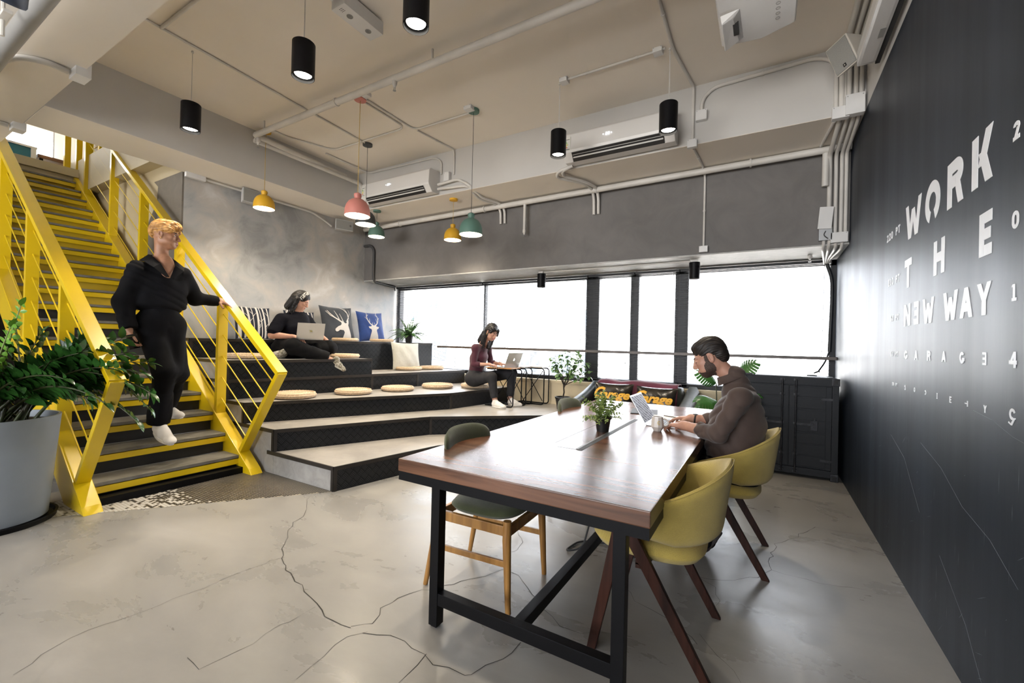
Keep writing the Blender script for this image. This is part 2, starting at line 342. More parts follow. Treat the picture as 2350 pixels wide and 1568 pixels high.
# upper floor seen through the stair opening
struct(MB().box((-14.5, -1.2, 3.72), (-9.5, 3.6, 3.92)).build('floor_upper', 'cream'))
struct(MB().box((-15.5, -2.4, 6.2), (-5.65, 4.6, 6.35)).build('ceiling_upper', 'white'))
struct(MB().box((-5.75, -2.4, 4.17), (-5.65, 4.6, 6.2)).build('wall_upper', 'white'))
struct(MB().box((-15, -2.5, 3.9), (-5.76, -2.4, 6.3)).build('wall_upper_front', 'white')); struct(MB().box((-15, 3.6, 3.9), (-5.76, 3.7, 6.3)).build('wall_upper_back', 'cream'))
struct(MB().box((-9.5, 2.35, 3.55), (XL-.2, 2.5, 4.08)).build('trim_8', 'cream'))

# ---------------------------------------------------------------- lettering painted on the black wall
def gl(ch, y0, y1, z0, z1, t=None, flip=False, rot=False):
    """one glyph as polygons on the wall plane; y0 is its left side as one reads (large y), z0 its foot"""
    W_, H_ = abs(y0-y1), z1-z0; t = t or min(W_, H_)*.27; a = t/W_; b = t/H_*1.0
    def bar_(p, q, wx): # slanted stem, horizontal width wx
        return [(p[0], p[1]), (p[0]+wx, p[1]), (q[0]+wx, q[1]), (q[0], q[1])]
    def ring(cx, cy, rx, ry, a0, a1, n=22, sx=a, sy=b):
        out = [(cx+rx*math.cos(a0+(a1-a0)*i/n), cy+ry*math.sin(a0+(a1-a0)*i/n)) for i in range(n+1)]
        inn = [(cx+(rx-sx)*math.cos(a0+(a1-a0)*i/n), cy+(ry-sy)*math.sin(a0+(a1-a0)*i/n)) for i in range(n+1)]
        return [[out[i], out[i+1], inn[i+1], inn[i]] for i in range(n)]
    P = []
    if ch == 'W':
        P = [bar_((0, 1), (.2, 0), a), bar_((.2, 0), (.5-a/2, .8), a), bar_((.5-a/2, .8), (.8-a, 0), a), bar_((.8-a, 0), (1-a, 1), a)]
    elif ch == 'O': P = ring(.5, .5, .5, .5, 0, 2*PI, 40)
    elif ch == 'o': P = ring(.5, .5, .5, .5, -PI*.36, PI*1.36, 40) # key-hole O, open at the foot
    elif ch == 'R':
        P = [bar_((0, 0), (0, 1), a), [(a, 1-b), (a, 1), (.55, 1), (.55, 1-b)], [(a, .40), (a, .40+b), (.55, .40+b), (.55, .40)], bar_((1-a, 0), (.5, .45), a)] + ring(.55, .70, .42, .30, -PI/2, PI/2)
    elif ch == 'P':
        P = [bar_((0, 0), (0, 1), a), [(a, 1-b), (a, 1), (.55, 1), (.55, 1-b)], [(a, .40), (a, .40+b), (.55, .40+b), (.55, .40)]] + ring(.55, .70, .45, .30, -PI/2, PI/2)
    elif ch == 'K': P = [bar_((0, 0), (0, 1), a), bar_((a, .36), (1-a*1.05, 1), a*1.05), bar_((1-a*1.05, 0), (.34, .62), a*1.05)]
    elif ch == 'T': P = [[(0, 1-b), (1, 1-b), (1, 1), (0, 1)], bar_((.5-a/2, 0), (.5-a/2, 1), a)]
    elif ch == 'H': P = [bar_((0, 0), (0, 1), a), bar_((1-a, 0), (1-a, 1), a), [(a, .5-b/2), (1-a, .5-b/2), (1-a, .5+b/2), (a, .5+b/2)]]
    elif ch == 'E': P = [bar_((0, 0), (0, 1), a)] + [[(a, z), (1 if z != .5-b/2 else .9, z), (1 if z != .5-b/2 else .9, z+b), (a, z+b)] for z in (0, .5-b/2, 1-b)]
    elif ch == 'N': P = [bar_((0, 0), (0, 1), a), bar_((1-a, 0), (1-a, 1), a), [(0, 1), (a*1.05, 1), (1, 0), (1-a*1.05, 0)]]
    elif ch == 'A': P = [bar_((0, 0), (.5-a/2, 1), a), bar_((1-a, 0), (.5-a/2, 1), a), [(.25, .2), (.75, .2), (.7, .2+b), (.3, .2+b)]]
    elif ch == 'Y': P = [bar_((.5-a/2, 0), (.5-a/2, .5), a), bar_((.5-a/2, .45), (0, 1), a), bar_((.5-a/2, .45), (1-a, 1), a)]
    elif ch == 'I': P = [bar_((.5-a/2, 0), (.5-a/2, 1), a), [(.2, 0), (.8, 0), (.8, b*.7), (.2, b*.7)], [(.2, 1-b*.7), (.8, 1-b*.7), (.8, 1), (.2, 1)]]
    elif ch == 'G': P = ring(.5, .5, .5, .5, PI*.22, PI*1.98, 30) + [[(.5, .5-b), (1, .5-b), (1, .5), (.5, .5)]]
    elif ch == 'C': P = ring(.5, .5, .5, .5, PI*.25, PI*1.75, 30)
    elif ch == 'S': P = ring(.5, .73, .46, .27, PI*.1, PI*1.5) + ring(.5, .27+b*0, .46, .27+b/2, -PI*.9, PI*.5)
    elif ch == '2': P = ring(.5, .72, .5, .28, -PI*.08, PI*.95) + [[(0, 0), (a*1.3, 0), (1, .68), (1-a*1.3, .68)], [(0, 0), (1, 0), (1, b), (0, b)]]
    elif ch == '1': P = [bar_((.5-a/2, 0), (.5-a/2, 1), a), [(.12, 0), (.95, 0), (.95, b*.8), (.12, b*.8)], [(.1, .78), (.5-a/2, .85), (.5-a/2, 1), (.1, .92)]]
    elif ch == '4': P = [bar_((.62, 0), (.62, 1), a), [(0, .22), (1, .22), (1, .22+b), (0, .22+b)], [(0, .22), (a*1.1, .22), (.62+a, 1), (.62, 1)]]
    elif ch == '6': P = ring(.5, .3, .5, .3, 0, 2*PI, 30) + [[(0, .3), (a, .3), (.85, 1), (.85-a*1.2, 1)]]
    elif ch == '5': P = [[(.1, 1-b), (.95, 1-b), (.95, 1), (.1, 1)], bar_((.1, .5), (.1, 1), a)] + ring(.45, .32, .5, .32, -PI*.85, PI*.62)
    elif ch == '0': P = ring(.5, .62, .5, .38, 0, PI) + ring(.5, .38, .5, .38, PI, 2*PI) + [bar_((0, .38), (0, .62), a), bar_((1-a, .38), (1-a, .62), a)]
    elif ch == 'g': # script capital G
        P = ring(.55, .66, .42, .34, PI*.12, PI*1.6, sx=a*.8, sy=b*.8) + [[(.35, .34), (1, .40), (1, .48), (.35, .42)], bar_((.30, 0), (.72, .45), a*.9), [(.0, .10), (.45, .0), (.45, .08), (.05, .2)]]
    out = []
    for q in P:
        Q = []
        for u, v in q:
            if rot: u, v = v, 1-u
            if flip: u = 1-u
            Q.append((y0 + (y1-y0)*u, z0 + (z1-z0)*v))
        out.append(Q)
    return out
def letters(name, items, x=XR-.0015):
    mb = MB(); k = 0
    for it in items:
        for q in gl(*it[:5], **(it[5] if len(it) > 5 else {})):
            k += 1; xx = x - .00002*(k % 7)
            mb.add([(xx, y, z) for y, z in q] + [(XR-.0001, y, z) for y, z in q], [(0, 1, 2, 3), (4, 7, 6, 5), (0, 4, 5, 1), (1, 5, 6, 2), (2, 6, 7, 3), (3, 7, 4, 0)])
    return mb.build(name, 'text', wr, clean=False)
letters('wall_lettering', [('W', 3.348, 3.056, 1.978, 2.177, dict(t=.052)), ('o', 2.99, 2.772, 1.972, 2.18, dict(t=.056)), ('R', 2.678, 2.495, 1.975, 2.177, dict(t=.055)), ('K', 2.41, 2.227, 1.975, 2.177, dict(t=.057))])
letters('wall_lettering', [('T', 3.349, 3.213, 1.70, 1.866, dict(t=.042)), ('H', 2.847, 2.70, 1.70, 1.866, dict(t=.044)), ('E', 2.33, 2.223, 1.693, 1.858, dict(t=.042))])
letters('wall_lettering', [('N', 3.347, 3.221, 1.48, 1.605, dict(t=.036)), ('E', 3.155, 3.07, 1.48, 1.604, dict(t=.030, flip=True)), ('W', 3.003, 2.83, 1.475, 1.602, dict(t=.036)), ('W', 2.704, 2.534, 1.472, 1.60, dict(t=.036)), ('A', 2.51, 2.382, 1.472, 1.596, dict(t=.036)), ('Y', 2.341, 2.221, 1.471, 1.593, dict(t=.034))])
letters('wall_lettering', [('G', 3.327, 3.263, 1.287, 1.337), ('A', 3.13, 3.076, 1.287, 1.338), ('R', 2.919, 2.867, 1.287, 1.337), ('A', 2.714, 2.661, 1.286, 1.335), ('G', 2.503, 2.452, 1.284, 1.333), ('E', 2.285, 2.252, 1.284, 1.332, dict(flip=True))])
letters('wall_lettering', [('S', 3.31, 3.285, 1.112, 1.138), ('O', 3.13, 3.105, 1.112, 1.138), ('C', 2.95, 2.925, 1.112, 1.137, dict(flip=True)), ('I', 2.775, 2.757, 1.110, 1.137), ('E', 2.607, 2.587, 1.109, 1.137), ('T', 2.44, 2.41, 1.113, 1.136, dict(rot=True)), ('Y', 2.268, 2.243, 1.108, 1.136)])
letters('wall_lettering', [('2', 2.078, 2.035, 2.036, 2.098, dict(t=.014)), ('0', 2.076, 2.032, 1.741, 1.80, dict(t=.013)), ('1', 2.074, 2.037, 1.502, 1.558, dict(t=.013)), ('4', 2.081, 2.031, 1.281, 1.335, dict(t=.013)), ('g', 2.079, 2.032, 1.092, 1.148, dict(t=.012))])
sm = []
for txt, ya, yb, z0, z1 in (('220 PT', 3.797, 3.47, 2.068, 2.117), ('110 PT', 3.74, 3.46, 1.762, 1.81), ('60 PT', 3.663, 3.464, 1.526, 1.563), ('60 PT', 3.637, 3.468, 1.30, 1.332), ('50 PT', 3.59, 3.465, 1.115, 1.137)):
    st = (ya-yb)/(len(txt)*1.0 - .25)
    for i, ch in enumerate(txt):
        if ch != ' ': sm.append((ch, ya-st*i, ya-st*(i+.72), z0, z1))
letters('wall_lettering', sm)
# scratches in the black paint
M['scratch'] = pm('pale_scratch', (.20, .22, .25), .6)
sk = MB(); R = random.Random(11)
for i in range(70):
    y = R.uniform(1.9, 4.3); z = R.uniform(.1, .95) * (1 if R.random() < .8 else 1.1); L_ = R.uniform(.01, .10); an = R.choice([PI/2, PI/2, R.uniform(-.9, -.3)]); wd = R.uniform(.0004, .0014)
    dy, dz = L_*math.cos(an), L_*math.sin(an); n_ = Vector((0, -math.sin(an), math.cos(an)))*wd
    a = Vector((XR-.0008, y, z)); b = a + Vector((0, dy, dz)); c = a.lerp(b, .5)
    sk.add([a, c+n_, b, c-n_], [(0, 1, 2, 3)])
for pts in ([(3.0, .86), (2.7, .80), (2.45, .70), (2.2, .66), (2.0, .58)], [(2.36, 1.105), (2.2, 1.09), (2.05, 1.055), (1.95, 1.045)], [(3.6, .80), (3.3, .72), (3.0, .5)], [(2.7, .40), (2.4, .25), (2.25, .12)]):
    sk.tube([(XR-.0002, y, z) for y, z in pts], .0005, 4)
sk.build('paint_scratch', 'scratch', wr, clean=False)

# ---------------------------------------------------------------- windows with blinds
M['glass'] = pm('window_glass', (1, 1, 1), .02, trans=1.); M['glass'].node_tree.nodes['Principled BSDF'].inputs['IOR'].default_value = 1.01
for _n in [x for x in M['glass'].node_tree.nodes if x.type == 'TEX_NOISE']: pass
FR = MB(); ZB, ZT = .80, 2.40
FR.box((XL, 6.2, .765), (XR, 6.30, .85)); FR.box((XL, 6.2, 2.33), (XR, 6.30, 2.40))
for a, b in ((-2.352, -2.146), (-1.676, -1.558), (-1.067, -.894)): FR.box((a, 6.2, .8), (b, 6.32, 2.4))
for x in (-6.27, .68): FR.box((x-.03, 6.2, .8), (x+.03, 6.3, 2.4))
FR.box((-4.235, 6.2, .8), (-4.205, 6.28, 2.4))
win = struct(FR.build('window_1', 'frame'))
MB().box((XL, 6.245, .84), (XR, 6.249, 2.34)).build('glass_pane', 'glass', win)
def blind(x0, x1, label, tilt=.12, drop=.83, wand=True):
    t = thing('venetian_blind', label, 'window blind', ((x0+x1)/2, 6.13, 2.385), 0, 'black venetian blinds along the window'); hw = (x1-x0)/2 - .006
    MB().box((-hw, -.02, -.035), (hw, .02, 0), ch=.003).build('head_rail', 'frame', t)
    sl = MB(); z = -.05; bot = drop-2.385
    while z > bot+.015:
        pts = [(-.0125, -.0012 - tilt*.0125), (0, .0010), (.0125, -.0012 + tilt*.0125)]
        for (ya, za), (yb, zb) in zip(pts[:-1], pts[1:]):
            sl.add([(-hw, ya, z+za), (hw, ya, z+za), (hw, yb, z+zb), (-hw, yb, z+zb)], [(0, 1, 2, 3)])
        z -= .0215
    sl.build('slats', 'blind', t, smooth=60, clean=False)
    MB().box((-hw, -.012, bot), (hw, .012, bot+.014), ch=.002).build('bottom_rail', 'frame', t)
    cd = MB(); n = max(2, int((x1-x0)/.42)+1)
    for i in range(n):
        x = -hw+.06+(2*hw-.12)*i/(n-1)
        for yv in (-.013, .013): cd.box((x-.0009, yv-.0009, bot), (x+.0009, yv+.0009, -.03))
    cd.build('ladder_cord', 'frame', t, clean=False)
    if wand:
        wd = MB(); wd.tube([(hw-.07, -.03, -.03), (hw-.075, -.04, -.6), (hw-.085, -.045, -1.15)], .003, 6); wd.tube([(hw-.10, -.03, -.03), (hw-.10, -.032, -1.28)], .0012, 5); wd.lathe([(.001, .02), (.006, 0), (.006, -.015), (.002, -.025)], 8, c=(hw-.10, -.032, -1.29)); wd.build('pull_cord', 'frame', t)
    return t
blind(-6.27, -4.235, 'wide black venetian blind at the far left end of the window', tilt=.42)
blind(-4.205, -2.30, 'black venetian blind behind the woman in the burgundy top', tilt=.36)
blind(-2.30, -1.60, 'narrow black venetian blind left of the slim middle post', tilt=.06)
blind(-1.60, -1.0, 'narrow black venetian blind right of the slim middle post', tilt=.06)
blind(-1.0, .66, 'wide black venetian blind at the right, above the black container cabinet', tilt=.04)
rl = MB(); rl.box((-5.10, 6.0, 1.225), (.705, 6.04, 1.262), ch=.003)
for x in (-4.9, -3.2, -1.61, .2): rl.box((x-.012, 6.04, 1.232), (x+.012, 6.2, 1.255))
M['railwood'] = pm('brown_rail', (.13, .105, .09), .4, col2=(.09, .072, .062))
struct(rl.build('trim_9', 'railwood'))

# pale buildings across the street, seen through the blinds
M['facade'] = pm('pale_facade', (.80, .80, .78), .8, vs=.5); M['bwin'] = pm('blue_grey_windows', (.13, .20, .27), .4, col2=(.20, .27, .34), vs=.8)
def building(x0, x1, y, z1, nx, nz, label):
    t = thing('building', label, 'building', ((x0+x1)/2, y, -12), 0, 'pale buildings outside the window'); w_ = (x1-x0)/2
    MB().box((-w_, 0, 0), (w_, 6, z1+12)).build('facade', 'facade', t)
    for i in range(nx):
        for j in range(nz):
            cx = -w_ + (i+.5)*2*w_/nx; cz = z1+12-1.6-2.9*j; MB().box((cx-w_/nx*.62, -.05, cz-.7), (cx+w_/nx*.62, 0, cz+.7)).box((cx-.04, -.08, cz-.7), (cx+.04, -.05, cz+.7), 1).build('window', ['bwin', 'facade'], t)
building(-27, -19, 24, 5.2, 3, 3, 'pale building with blue-grey windows outside the far left window')
building(-15.5, -8.5, 27, 4.6, 3, 3, 'pale building with blue-grey windows behind the woman in burgundy')

# ================================================================ TIERED SEATING (one built-in thing, every tier a part)
stage = thing('tiered_seating', 'built-in stepped seating with grey tops and black checker-plate risers beside the yellow stair', 'stepped seating')
T = .2135; BK = 5.94; LX = -6.29; LY = 2.45
F1 = [(-3.205, LY), (-2.95, 3.55), (-2.95+.9, 4.55), (-1.75, 5.0), (-1.75, BK)]
F1 = [(-3.205, LY), (-3.0, 3.58), (-2.55, 4.25), (-2.2, 4.62), (-2.2, 4.66)]
F2 = [(-4.11, LY), (-3.435, 3.945), (-2.458, 4.845), (-2.14, 5.14), (-2.14, BK)]
F3 = [(-4.655, LY), (-3.63, 4.57), (-3.45, BK)]
F4 = [(-5.03, LY), (-4.70, 4.16), (-4.57, 4.93), (-4.42, BK)]
F4L = [(-5.03, LY), (-4.70, 4.16), (-5.60, 4.20)]
F5 = [(-5.87, LY), (-5.16, BK)]
def tier(front, z0, z1, ez=None, back_x=LX, endface=True, closing=None, capends=True):
    poly = list(front) + (closing if closing else [(back_x, BK), (back_x, LY)])
    body = MB(); n = len(poly); top = z1-.028
    body.prism(poly, z0+.0, top-.001)
    o = body.build('tier_block', 'soffit_side', stage, clean=True)
    MB().prism(poly, top, z1).build('tier_top', 'tier', stage)
    pl = MB(); uv = []; ed = MB(); s = 0
    segs = list(zip(front[:-1], front[1:]))
    for (a, b) in segs:
        a = Vector((*a, 0)); b = Vector((*b, 0)); d = (b-a); L_ = d.length; d.normalize(); nn = Vector((d.y, -d.x, 0))
        m = .028; p = a + d*m + nn*.004; q = b - d*.004 + nn*.004
        pl.add([p+Vector((0, 0, z0)), q+Vector((0, 0, z0)), q+Vector((0, 0, top)), p+Vector((0, 0, top))], [(0, 1, 2, 3)])
        uv += [(s, z0), (s+L_, z0), (s+L_, top), (s, top)]; s += L_
        ed.bar(a+nn*.004+Vector((0, 0, z1-.014)), b+nn*.004+Vector((0, 0, z1-.014)), .014, .034)
        ed.bar(a+nn*.002+d*.014+Vector((0, 0, z0 if ez is None else ez)), a+nn*.002+d*.014+Vector((0, 0, z1-.02)), .028, .014, up=nn)
    ez = z0 if ez is None else ez
    po = pl.build('riser_plate', 'plate', stage, clean=False); ul = po.data.uv_layers.new(name='UVMap')
    for i, li in enumerate(po.data.loops): ul.data[i].uv = uv[li.vertex_index]
    a = Vector((*front[0], 0)); c = Vector((LX, LY, 0)) if closing is None or closing[-1][1] == LY else None
    if c is not None:
        ed.bar(a+Vector((0, -.004, z1-.014)), Vector((max(c.x, a.x-1.0), LY-.004, z1-.014)), .014, .034)
        ed.box((a.x-.03, LY-.008, ez), (a.x, LY, z1-.03))
    ed.build('steel_edge', 'edge', stage)
M['soffit_side'] = concrete('side_screed', [(.24, .23, .22), (.31, .30, .285), (.38, .37, .355)], rough=.5, scale=2.2, bump=.04)
# the lowest step runs out behind the table
tier(F1, 0, T, closing=[(-3.0, 4.66), (-3.6, 4.2), (-4.106, LY)])
tier(F2, 0, 2*T, ez=T); tier(F3, 2*T, 3*T)
tier(F4, 3*T, 4*T); 
tier(F4L, 4*T, 5*T, closing=[(LX, 4.20), (LX, LY)])
tier(F5, 4*T, 1.30)
# side plate of the high block facing the camera's right, with its own checker plate
po = MB().add([(-4.70, 4.165, 3*T), (-5.6, 4.205, 3*T), (-5.6, 4.205, 5*T-.03), (-4.70, 4.165, 5*T-.03)], [(0, 1, 2, 3)]).build('riser_plate', 'plate', stage, clean=False)
ul = po.data.uv_layers.new(name='UVMap')
for i, q in enumerate([(0, 0), (.9, 0), (.9, .4), (0, .4)]): ul.data[i].uv = q
po = MB().add([(-5.17, BK-.002, 0), (-6.29, BK-.002, 0), (-6.29, BK-.002, 1.27), (-5.17, BK-.002, 1.27)], [(0, 1, 2, 3)]).build('riser_plate', 'plate', stage, clean=False)
po.data.uv_layers.new(name='UVMap')

# ================================================================ YELLOW STAIR
st = thing('staircase', 'yellow steel staircase with grey treads, rod railings and handrails climbing to the upper floor', 'staircase', (-4.3, 1.8, 0))
st.location = (0, 0, 0)
RISE, GO = .1863, .26; SL = RISE/GO
SX0 = -4.24
Y0, Y1 = 1.125, 2.41
def zs(x): return .03 + (SX0-x)*SL     # top line of the stringers
for ya, yb in ((Y0, Y0+.11), (Y1-.11, Y1)):
    mb = MB(); x1 = -9.6; dv = .30
    prof = [(SX0+.0, 0), (SX0-.0, zs(SX0)), (x1, zs(x1)), (x1, zs(x1)-dv), (SX0-dv/SL-.06, 0)]
    prof = [(SX0+.03, 0), (SX0-.02, zs(SX0-.02)+.01), (x1, zs(x1)+.02), (x1, zs(x1)-dv), (SX0-(dv)/SL+.02, 0)]
    vs = [(x, y, z) for y in (ya, yb) for x, z in prof]; n = len(prof)
    mb.add(vs, [tuple(range(n)), tuple(reversed(range(n, 2*n)))] + [(i, n+i, n+(i+1) % n, (i+1) % n) for i in range(n)])
    mb.build('stringer', 'yellow', st, bevel=.004)
ya, yb = Y0+.11, Y1-.11
for k in range(20):
    x = -4.44-GO*k; z = .165+RISE*k
    t = MB(); t.box((x-.285, ya, z-.028), (x, yb, z), 0, ch=.003); o = t.build('tread', 'tread', st)
    MB().box((x-.012, ya, z-.085), (x-.004, yb, z-.028)).box((x-.06, ya, z-.034), (x-.004, yb, z-.0285)).build('nosing_angle', 'yellow', o)
    r = MB(); zb = max(z-RISE+.0, .0)
    r.box((x-.05, ya+.002, zb), (x-.04, yb-.002, z-.03)); r.build('riser_board', 'riserblack' if k < 8 else 'riseryellow', st) if False else None
    M.setdefault('riserblack', pm('black_rubber_riser', (.016, .016, .017), .5, col2=(.022, .022, .023)))
    M.setdefault('riseryellow', pm('ochre_riser', (.62, .42, .015), .45, col2=(.5, .34, .012)))
    r.build('riser_board', 'riserblack' if k < 9 else 'riseryellow', st)
    g = MB()
    for yy0, yy1 in ((ya, ya+.006), (yb-.006, yb)): g.add([(x, yy0, z-.09), (x-.285, yy0, z-.09), (x-.285, yy0, z), (x-.02, yy0, z)], [(0, 1, 2, 3)])
MB().box((-4.52, ya, 0), (-4.36, yb, .06), ch=.004).build('bottom_kick', 'black_metal', st)
MB().box((-9.62, Y0, 3.80), (-9.45, Y1, 3.925)).build('landing_edge', 'cream', st)
def railing(y, nm):
    yc = y; hr = MB(); tipx = -3.86; foot = (-4.46, .20)
    # handrail, nose and the strut that folds back to the stringer
    def hz(x): return 1.0 + (tipx-x)*.7085
    hw = .095
    hr.bar((-9.3, yc, hz(-9.3)), (tipx+.01, yc, hz(tipx+.01)), hw, .045)
    hr.bar((tipx+.005, yc, hz(tipx)+.005), (foot[0], yc, foot[1]), hw*.9, .045, up=(1, 0, 0))
    hr.build('handrail', 'yellow', st, bevel=.003)
    for x in (-4.94, -5.95, -6.98, -8.0, -9.05):
        MB().box((x-.025, yc-.045, zs(x)-.03), (x+.025, yc+.045, hz(x)-.02)).build('rail_post', 'yellow', st, bevel=.002)
    for j in range(5):
        f = (j+.72)/5.55; m = MB()
        # rod ends on the folded strut
        x1 = foot[0] + (tipx-foot[0])*f; z1 = foot[1] + (1.0-foot[1])*f
        c = z1 - zs(x1); x0 = -9.15
        m.tube([(x1, yc, z1), (x0, yc, z1 + (x1-x0)*.7065)], .0055, 8)
        m.build('rail_rod', 'yellow', st, smooth=40)
railing(Y1-.055, 'right'); railing(Y0+.055, 'left')
# guard rails on the upper floor round the stairwell
ug = thing('guard_rail', 'yellow flat-bar guard rail standing on the upper landing at the head of the stair', 'railing')
for (a, b, n_) in (((-9.57, 2.24), (-9.56, 2.37), 2), ((-9.3, 2.43), (-8.3, 2.43), 3)):
    zb = 3.92 if n_ == 2 else 4.08
    for i in range(n_):
        x = a[0] + (b[0]-a[0])*i/(n_-1); y = a[1] + (b[1]-a[1])*i/(n_-1); MB().box((x-.03, y-.035, zb), (x+.03, y+.035, 4.95)).build('rail_post', 'yellow', ug)
    if n_ == 2: continue
    m = MB(); m.bar((a[0], a[1], 4.95), (b[0], a[1], 4.95), .09, .045); m.build('handrail', 'yellow', ug)
    m = MB()
    for j in range(5): m.tube([(a[0], a[1], zb+.15+.17*j), (b[0], a[1], zb+.15+.17*j)], .006, 6)
    m.build('rail_rod', 'yellow', ug)
# a few pieces of the upper floor
M['blue'] = pm('petrol_blue_paint', (.012, .13, .19), .4)
M['plank'] = wood('red_brown_plank', (.16, .07, .035), (.32, .15, .08), ax=1)
c = thing('storage_chest', 'petrol blue storage chest with white edging on the upper floor', 'chest', (-11.0, 1.33, 3.92)); MB().box((-.5, -1.3, 0), (.5, .75, .45), ch=.01).build('body', 'blue', c); MB().box((-.52, -1.32, .45), (.52, .77, .48)).build('lid', 'white', c); MB().box((.5, .70, 0), (.52, .76, .45)).build('trim_strip', 'white', c)
c = thing('plank_bench', 'reddish brown plank bench beyond the blue chest on the upper floor', 'bench', (-10.85, 2.48, 3.92)); MB().box((-.25, -.35, .36), (.25, .25, .42), ch=.005).build('seat', 'plank', c)
for x in (-.2, .2):
    for y in (-.3, .2): MB().box((x-.02, y-.02, 0), (x+.02, y+.02, .36)).build('leg', 'black_metal', c)
# upper room wall with a long window band
M['upglow'] = pm('bright_white_paint', (.8, .8, .8), .5)
struct(MB().box((-15, -2.4, 3.9), (-14.8, 4.6, 4.9)).box((-15, -2.4, 5.9), (-14.8, 4.6, 6.3)).build('wall_upper_end', 'upglow'))
struct(MB().box((-14.8, -2.4, 4.75), (-14.7, 4.6, 4.9)).box((-14.8, -2.4, 5.35), (-14.74, 4.6, 5.41)).build('trim_10', 'frame'))
area_light('upper_portal', (-15.2, 1, 5.4), (0, PI/2, 0), 1.2, 6.0, 1, (1, 1, 1), True)

# ================================================================ COMMUNAL TABLE
M['table_wood'] = wood('red_brown_table_top', (.070, .031, .017), (.185, .084, .045), rough=.25, ax=0, scale=.8, coat=0)
M['walnut'] = wood('dark_walnut', (.016, .006, .004), (.045, .016, .010), rough=.4, ax=2)
M['walnut'].node_tree.nodes['Principled BSDF'].inputs['Specular IOR Level'].default_value = .2
M['oak'] = wood('honey_oak', (.26, .12, .03), (.42, .21, .055), rough=.4, ax=2)
TX0, TX1, TY0, TY1 = -1.53, -.33, 1.535, 4.45
tb = thing('communal_table', 'long reddish brown wooden table with black metal frame in the foreground', 'table', (-.93, 3.0, 0)); tb.location = (0, 0, 0)
o = MB().box((TX0, TY0, .69), (TX1, TY1, .75), ch=.004).build('tabletop', 'table_wood', tb)
ap = MB()
ap.box((TX0+.003, TY0+.003, .647), (TX1-.003, TY0+.05, .6895)); ap.box((TX0+.003, TY1-.05, .647), (TX1-.003, TY1-.003, .6895))
ap.box((TX0+.003, TY0+.05, .647), (TX0+.05, TY1-.05, .6895)); ap.box((TX1-.05, TY0+.05, .647), (TX1-.003, TY1-.05, .6895))
ap.build('apron', 'black_metal', tb)
for y in (TY0+.012, TY1-.062):
    for x in (-1.325, -.464): MB().box((x, y, .008), (x+.048, y+.05, .647), ch=.003).box((x+.008, y+.008, 0), (x+.040, y+.042, .008)).build('leg', 'black_metal', tb)
    MB().box((-1.277, y+.003, .108), (-.464, y+.047, .163), ch=.002).build('cross_stretcher', 'black_metal', tb)
MB().box((-.892, TY0+.059, .110), (-.846, TY1-.059, .161), ch=.002).build('long_stretcher', 'black_metal', tb)
# cable flap in the middle of the top: hairline joints and a brush slot
M['slot'] = pm('dark_slot', (.012, .011, .011), .6); M['slotgrey'] = pm('grey_slot_lip', (.16, .15, .145), .4)
f = MB(); f.box((-1.0, 2.22, .7502), (-.872, 2.224, .7506)); f.box((-1.045, 2.30, .7502), (-1.042, 3.3, .7506)); f.build('flap_joint', 'slot', tb)
f = MB(); f.box((-.875, 2.21, .7502), (-.845, 3.42, .7512)); f.build('cable_slot', 'slot', tb)
f = MB(); f.box((-.887, 2.23, .7502), (-.874, 3.42, .7520)); f.build('slot_lip', 'slotgrey', tb)
# ================================================================ CHAIRS
def fabric(name, c1, c2, rough=.9):
    m = pm(name, c1, rough, col2=c2, vs=9, vd=3, sheen=.25); n = m.node_tree.nodes; l = m.node_tree.links; b = n['Principled BSDF']
    tc = n.new('ShaderNodeTexCoord'); a = n.new('ShaderNodeTexWave'); c = n.new('ShaderNodeTexWave'); a.inputs['Scale'].default_value = c.inputs['Scale'].default_value = 95
    a.bands_direction = 'Z'; c.bands_direction = 'DIAGONAL'; a.inputs['Distortion'].default_value = c.inputs['Distortion'].default_value = 6; a.inputs['Detail Scale'].default_value = c.inputs['Detail Scale'].default_value = 4
    l.new(tc.outputs['Object'], a.inputs[0]); l.new(tc.outputs['Object'], c.inputs[0])
    ad = n.new('ShaderNodeMath'); ad.operation = 'ADD'; l.new(a.outputs['Fac'], ad.inputs[0]); l.new(c.outputs['Fac'], ad.inputs[1])
    bp = n.new('ShaderNodeBump'); bp.inputs['Strength'].default_value = .5; bp.inputs['Distance'].default_value = .0015; l.new(ad.outputs[0], bp.inputs['Height']); l.new(bp.outputs[0], b.inputs['Normal'])
    # thread colour variation
    cr = [x for x in n if x.type == 'VALTORGB'][0]; mx = n.new('ShaderNodeMix'); mx.data_type = 'RGBA'; mx.blend_type = 'MULTIPLY'; mx.inputs[0].default_value = .35
    mr = n.new('ShaderNodeMapRange'); mr.inputs['From Max'].default_value = 2; mr.inputs['To Min'].default_value = .45; mr.inputs['To Max'].default_value = 1.15; l.new(ad.outputs[0], mr.inputs[0])
    l.new(cr.outputs[0], mx.inputs[6]); l.new(mr.outputs[0], mx.inputs[7]); l.new(mx.outputs[2], b.inputs['Base Color'])
    return m
M['green_fabric'] = fabric('olive_green_fabric', (.060, .072, .026), (.045, .055, .019))
M['yellow_fabric'] = fabric('mustard_yellow_fabric', (.58, .435, .10), (.49, .36, .08))
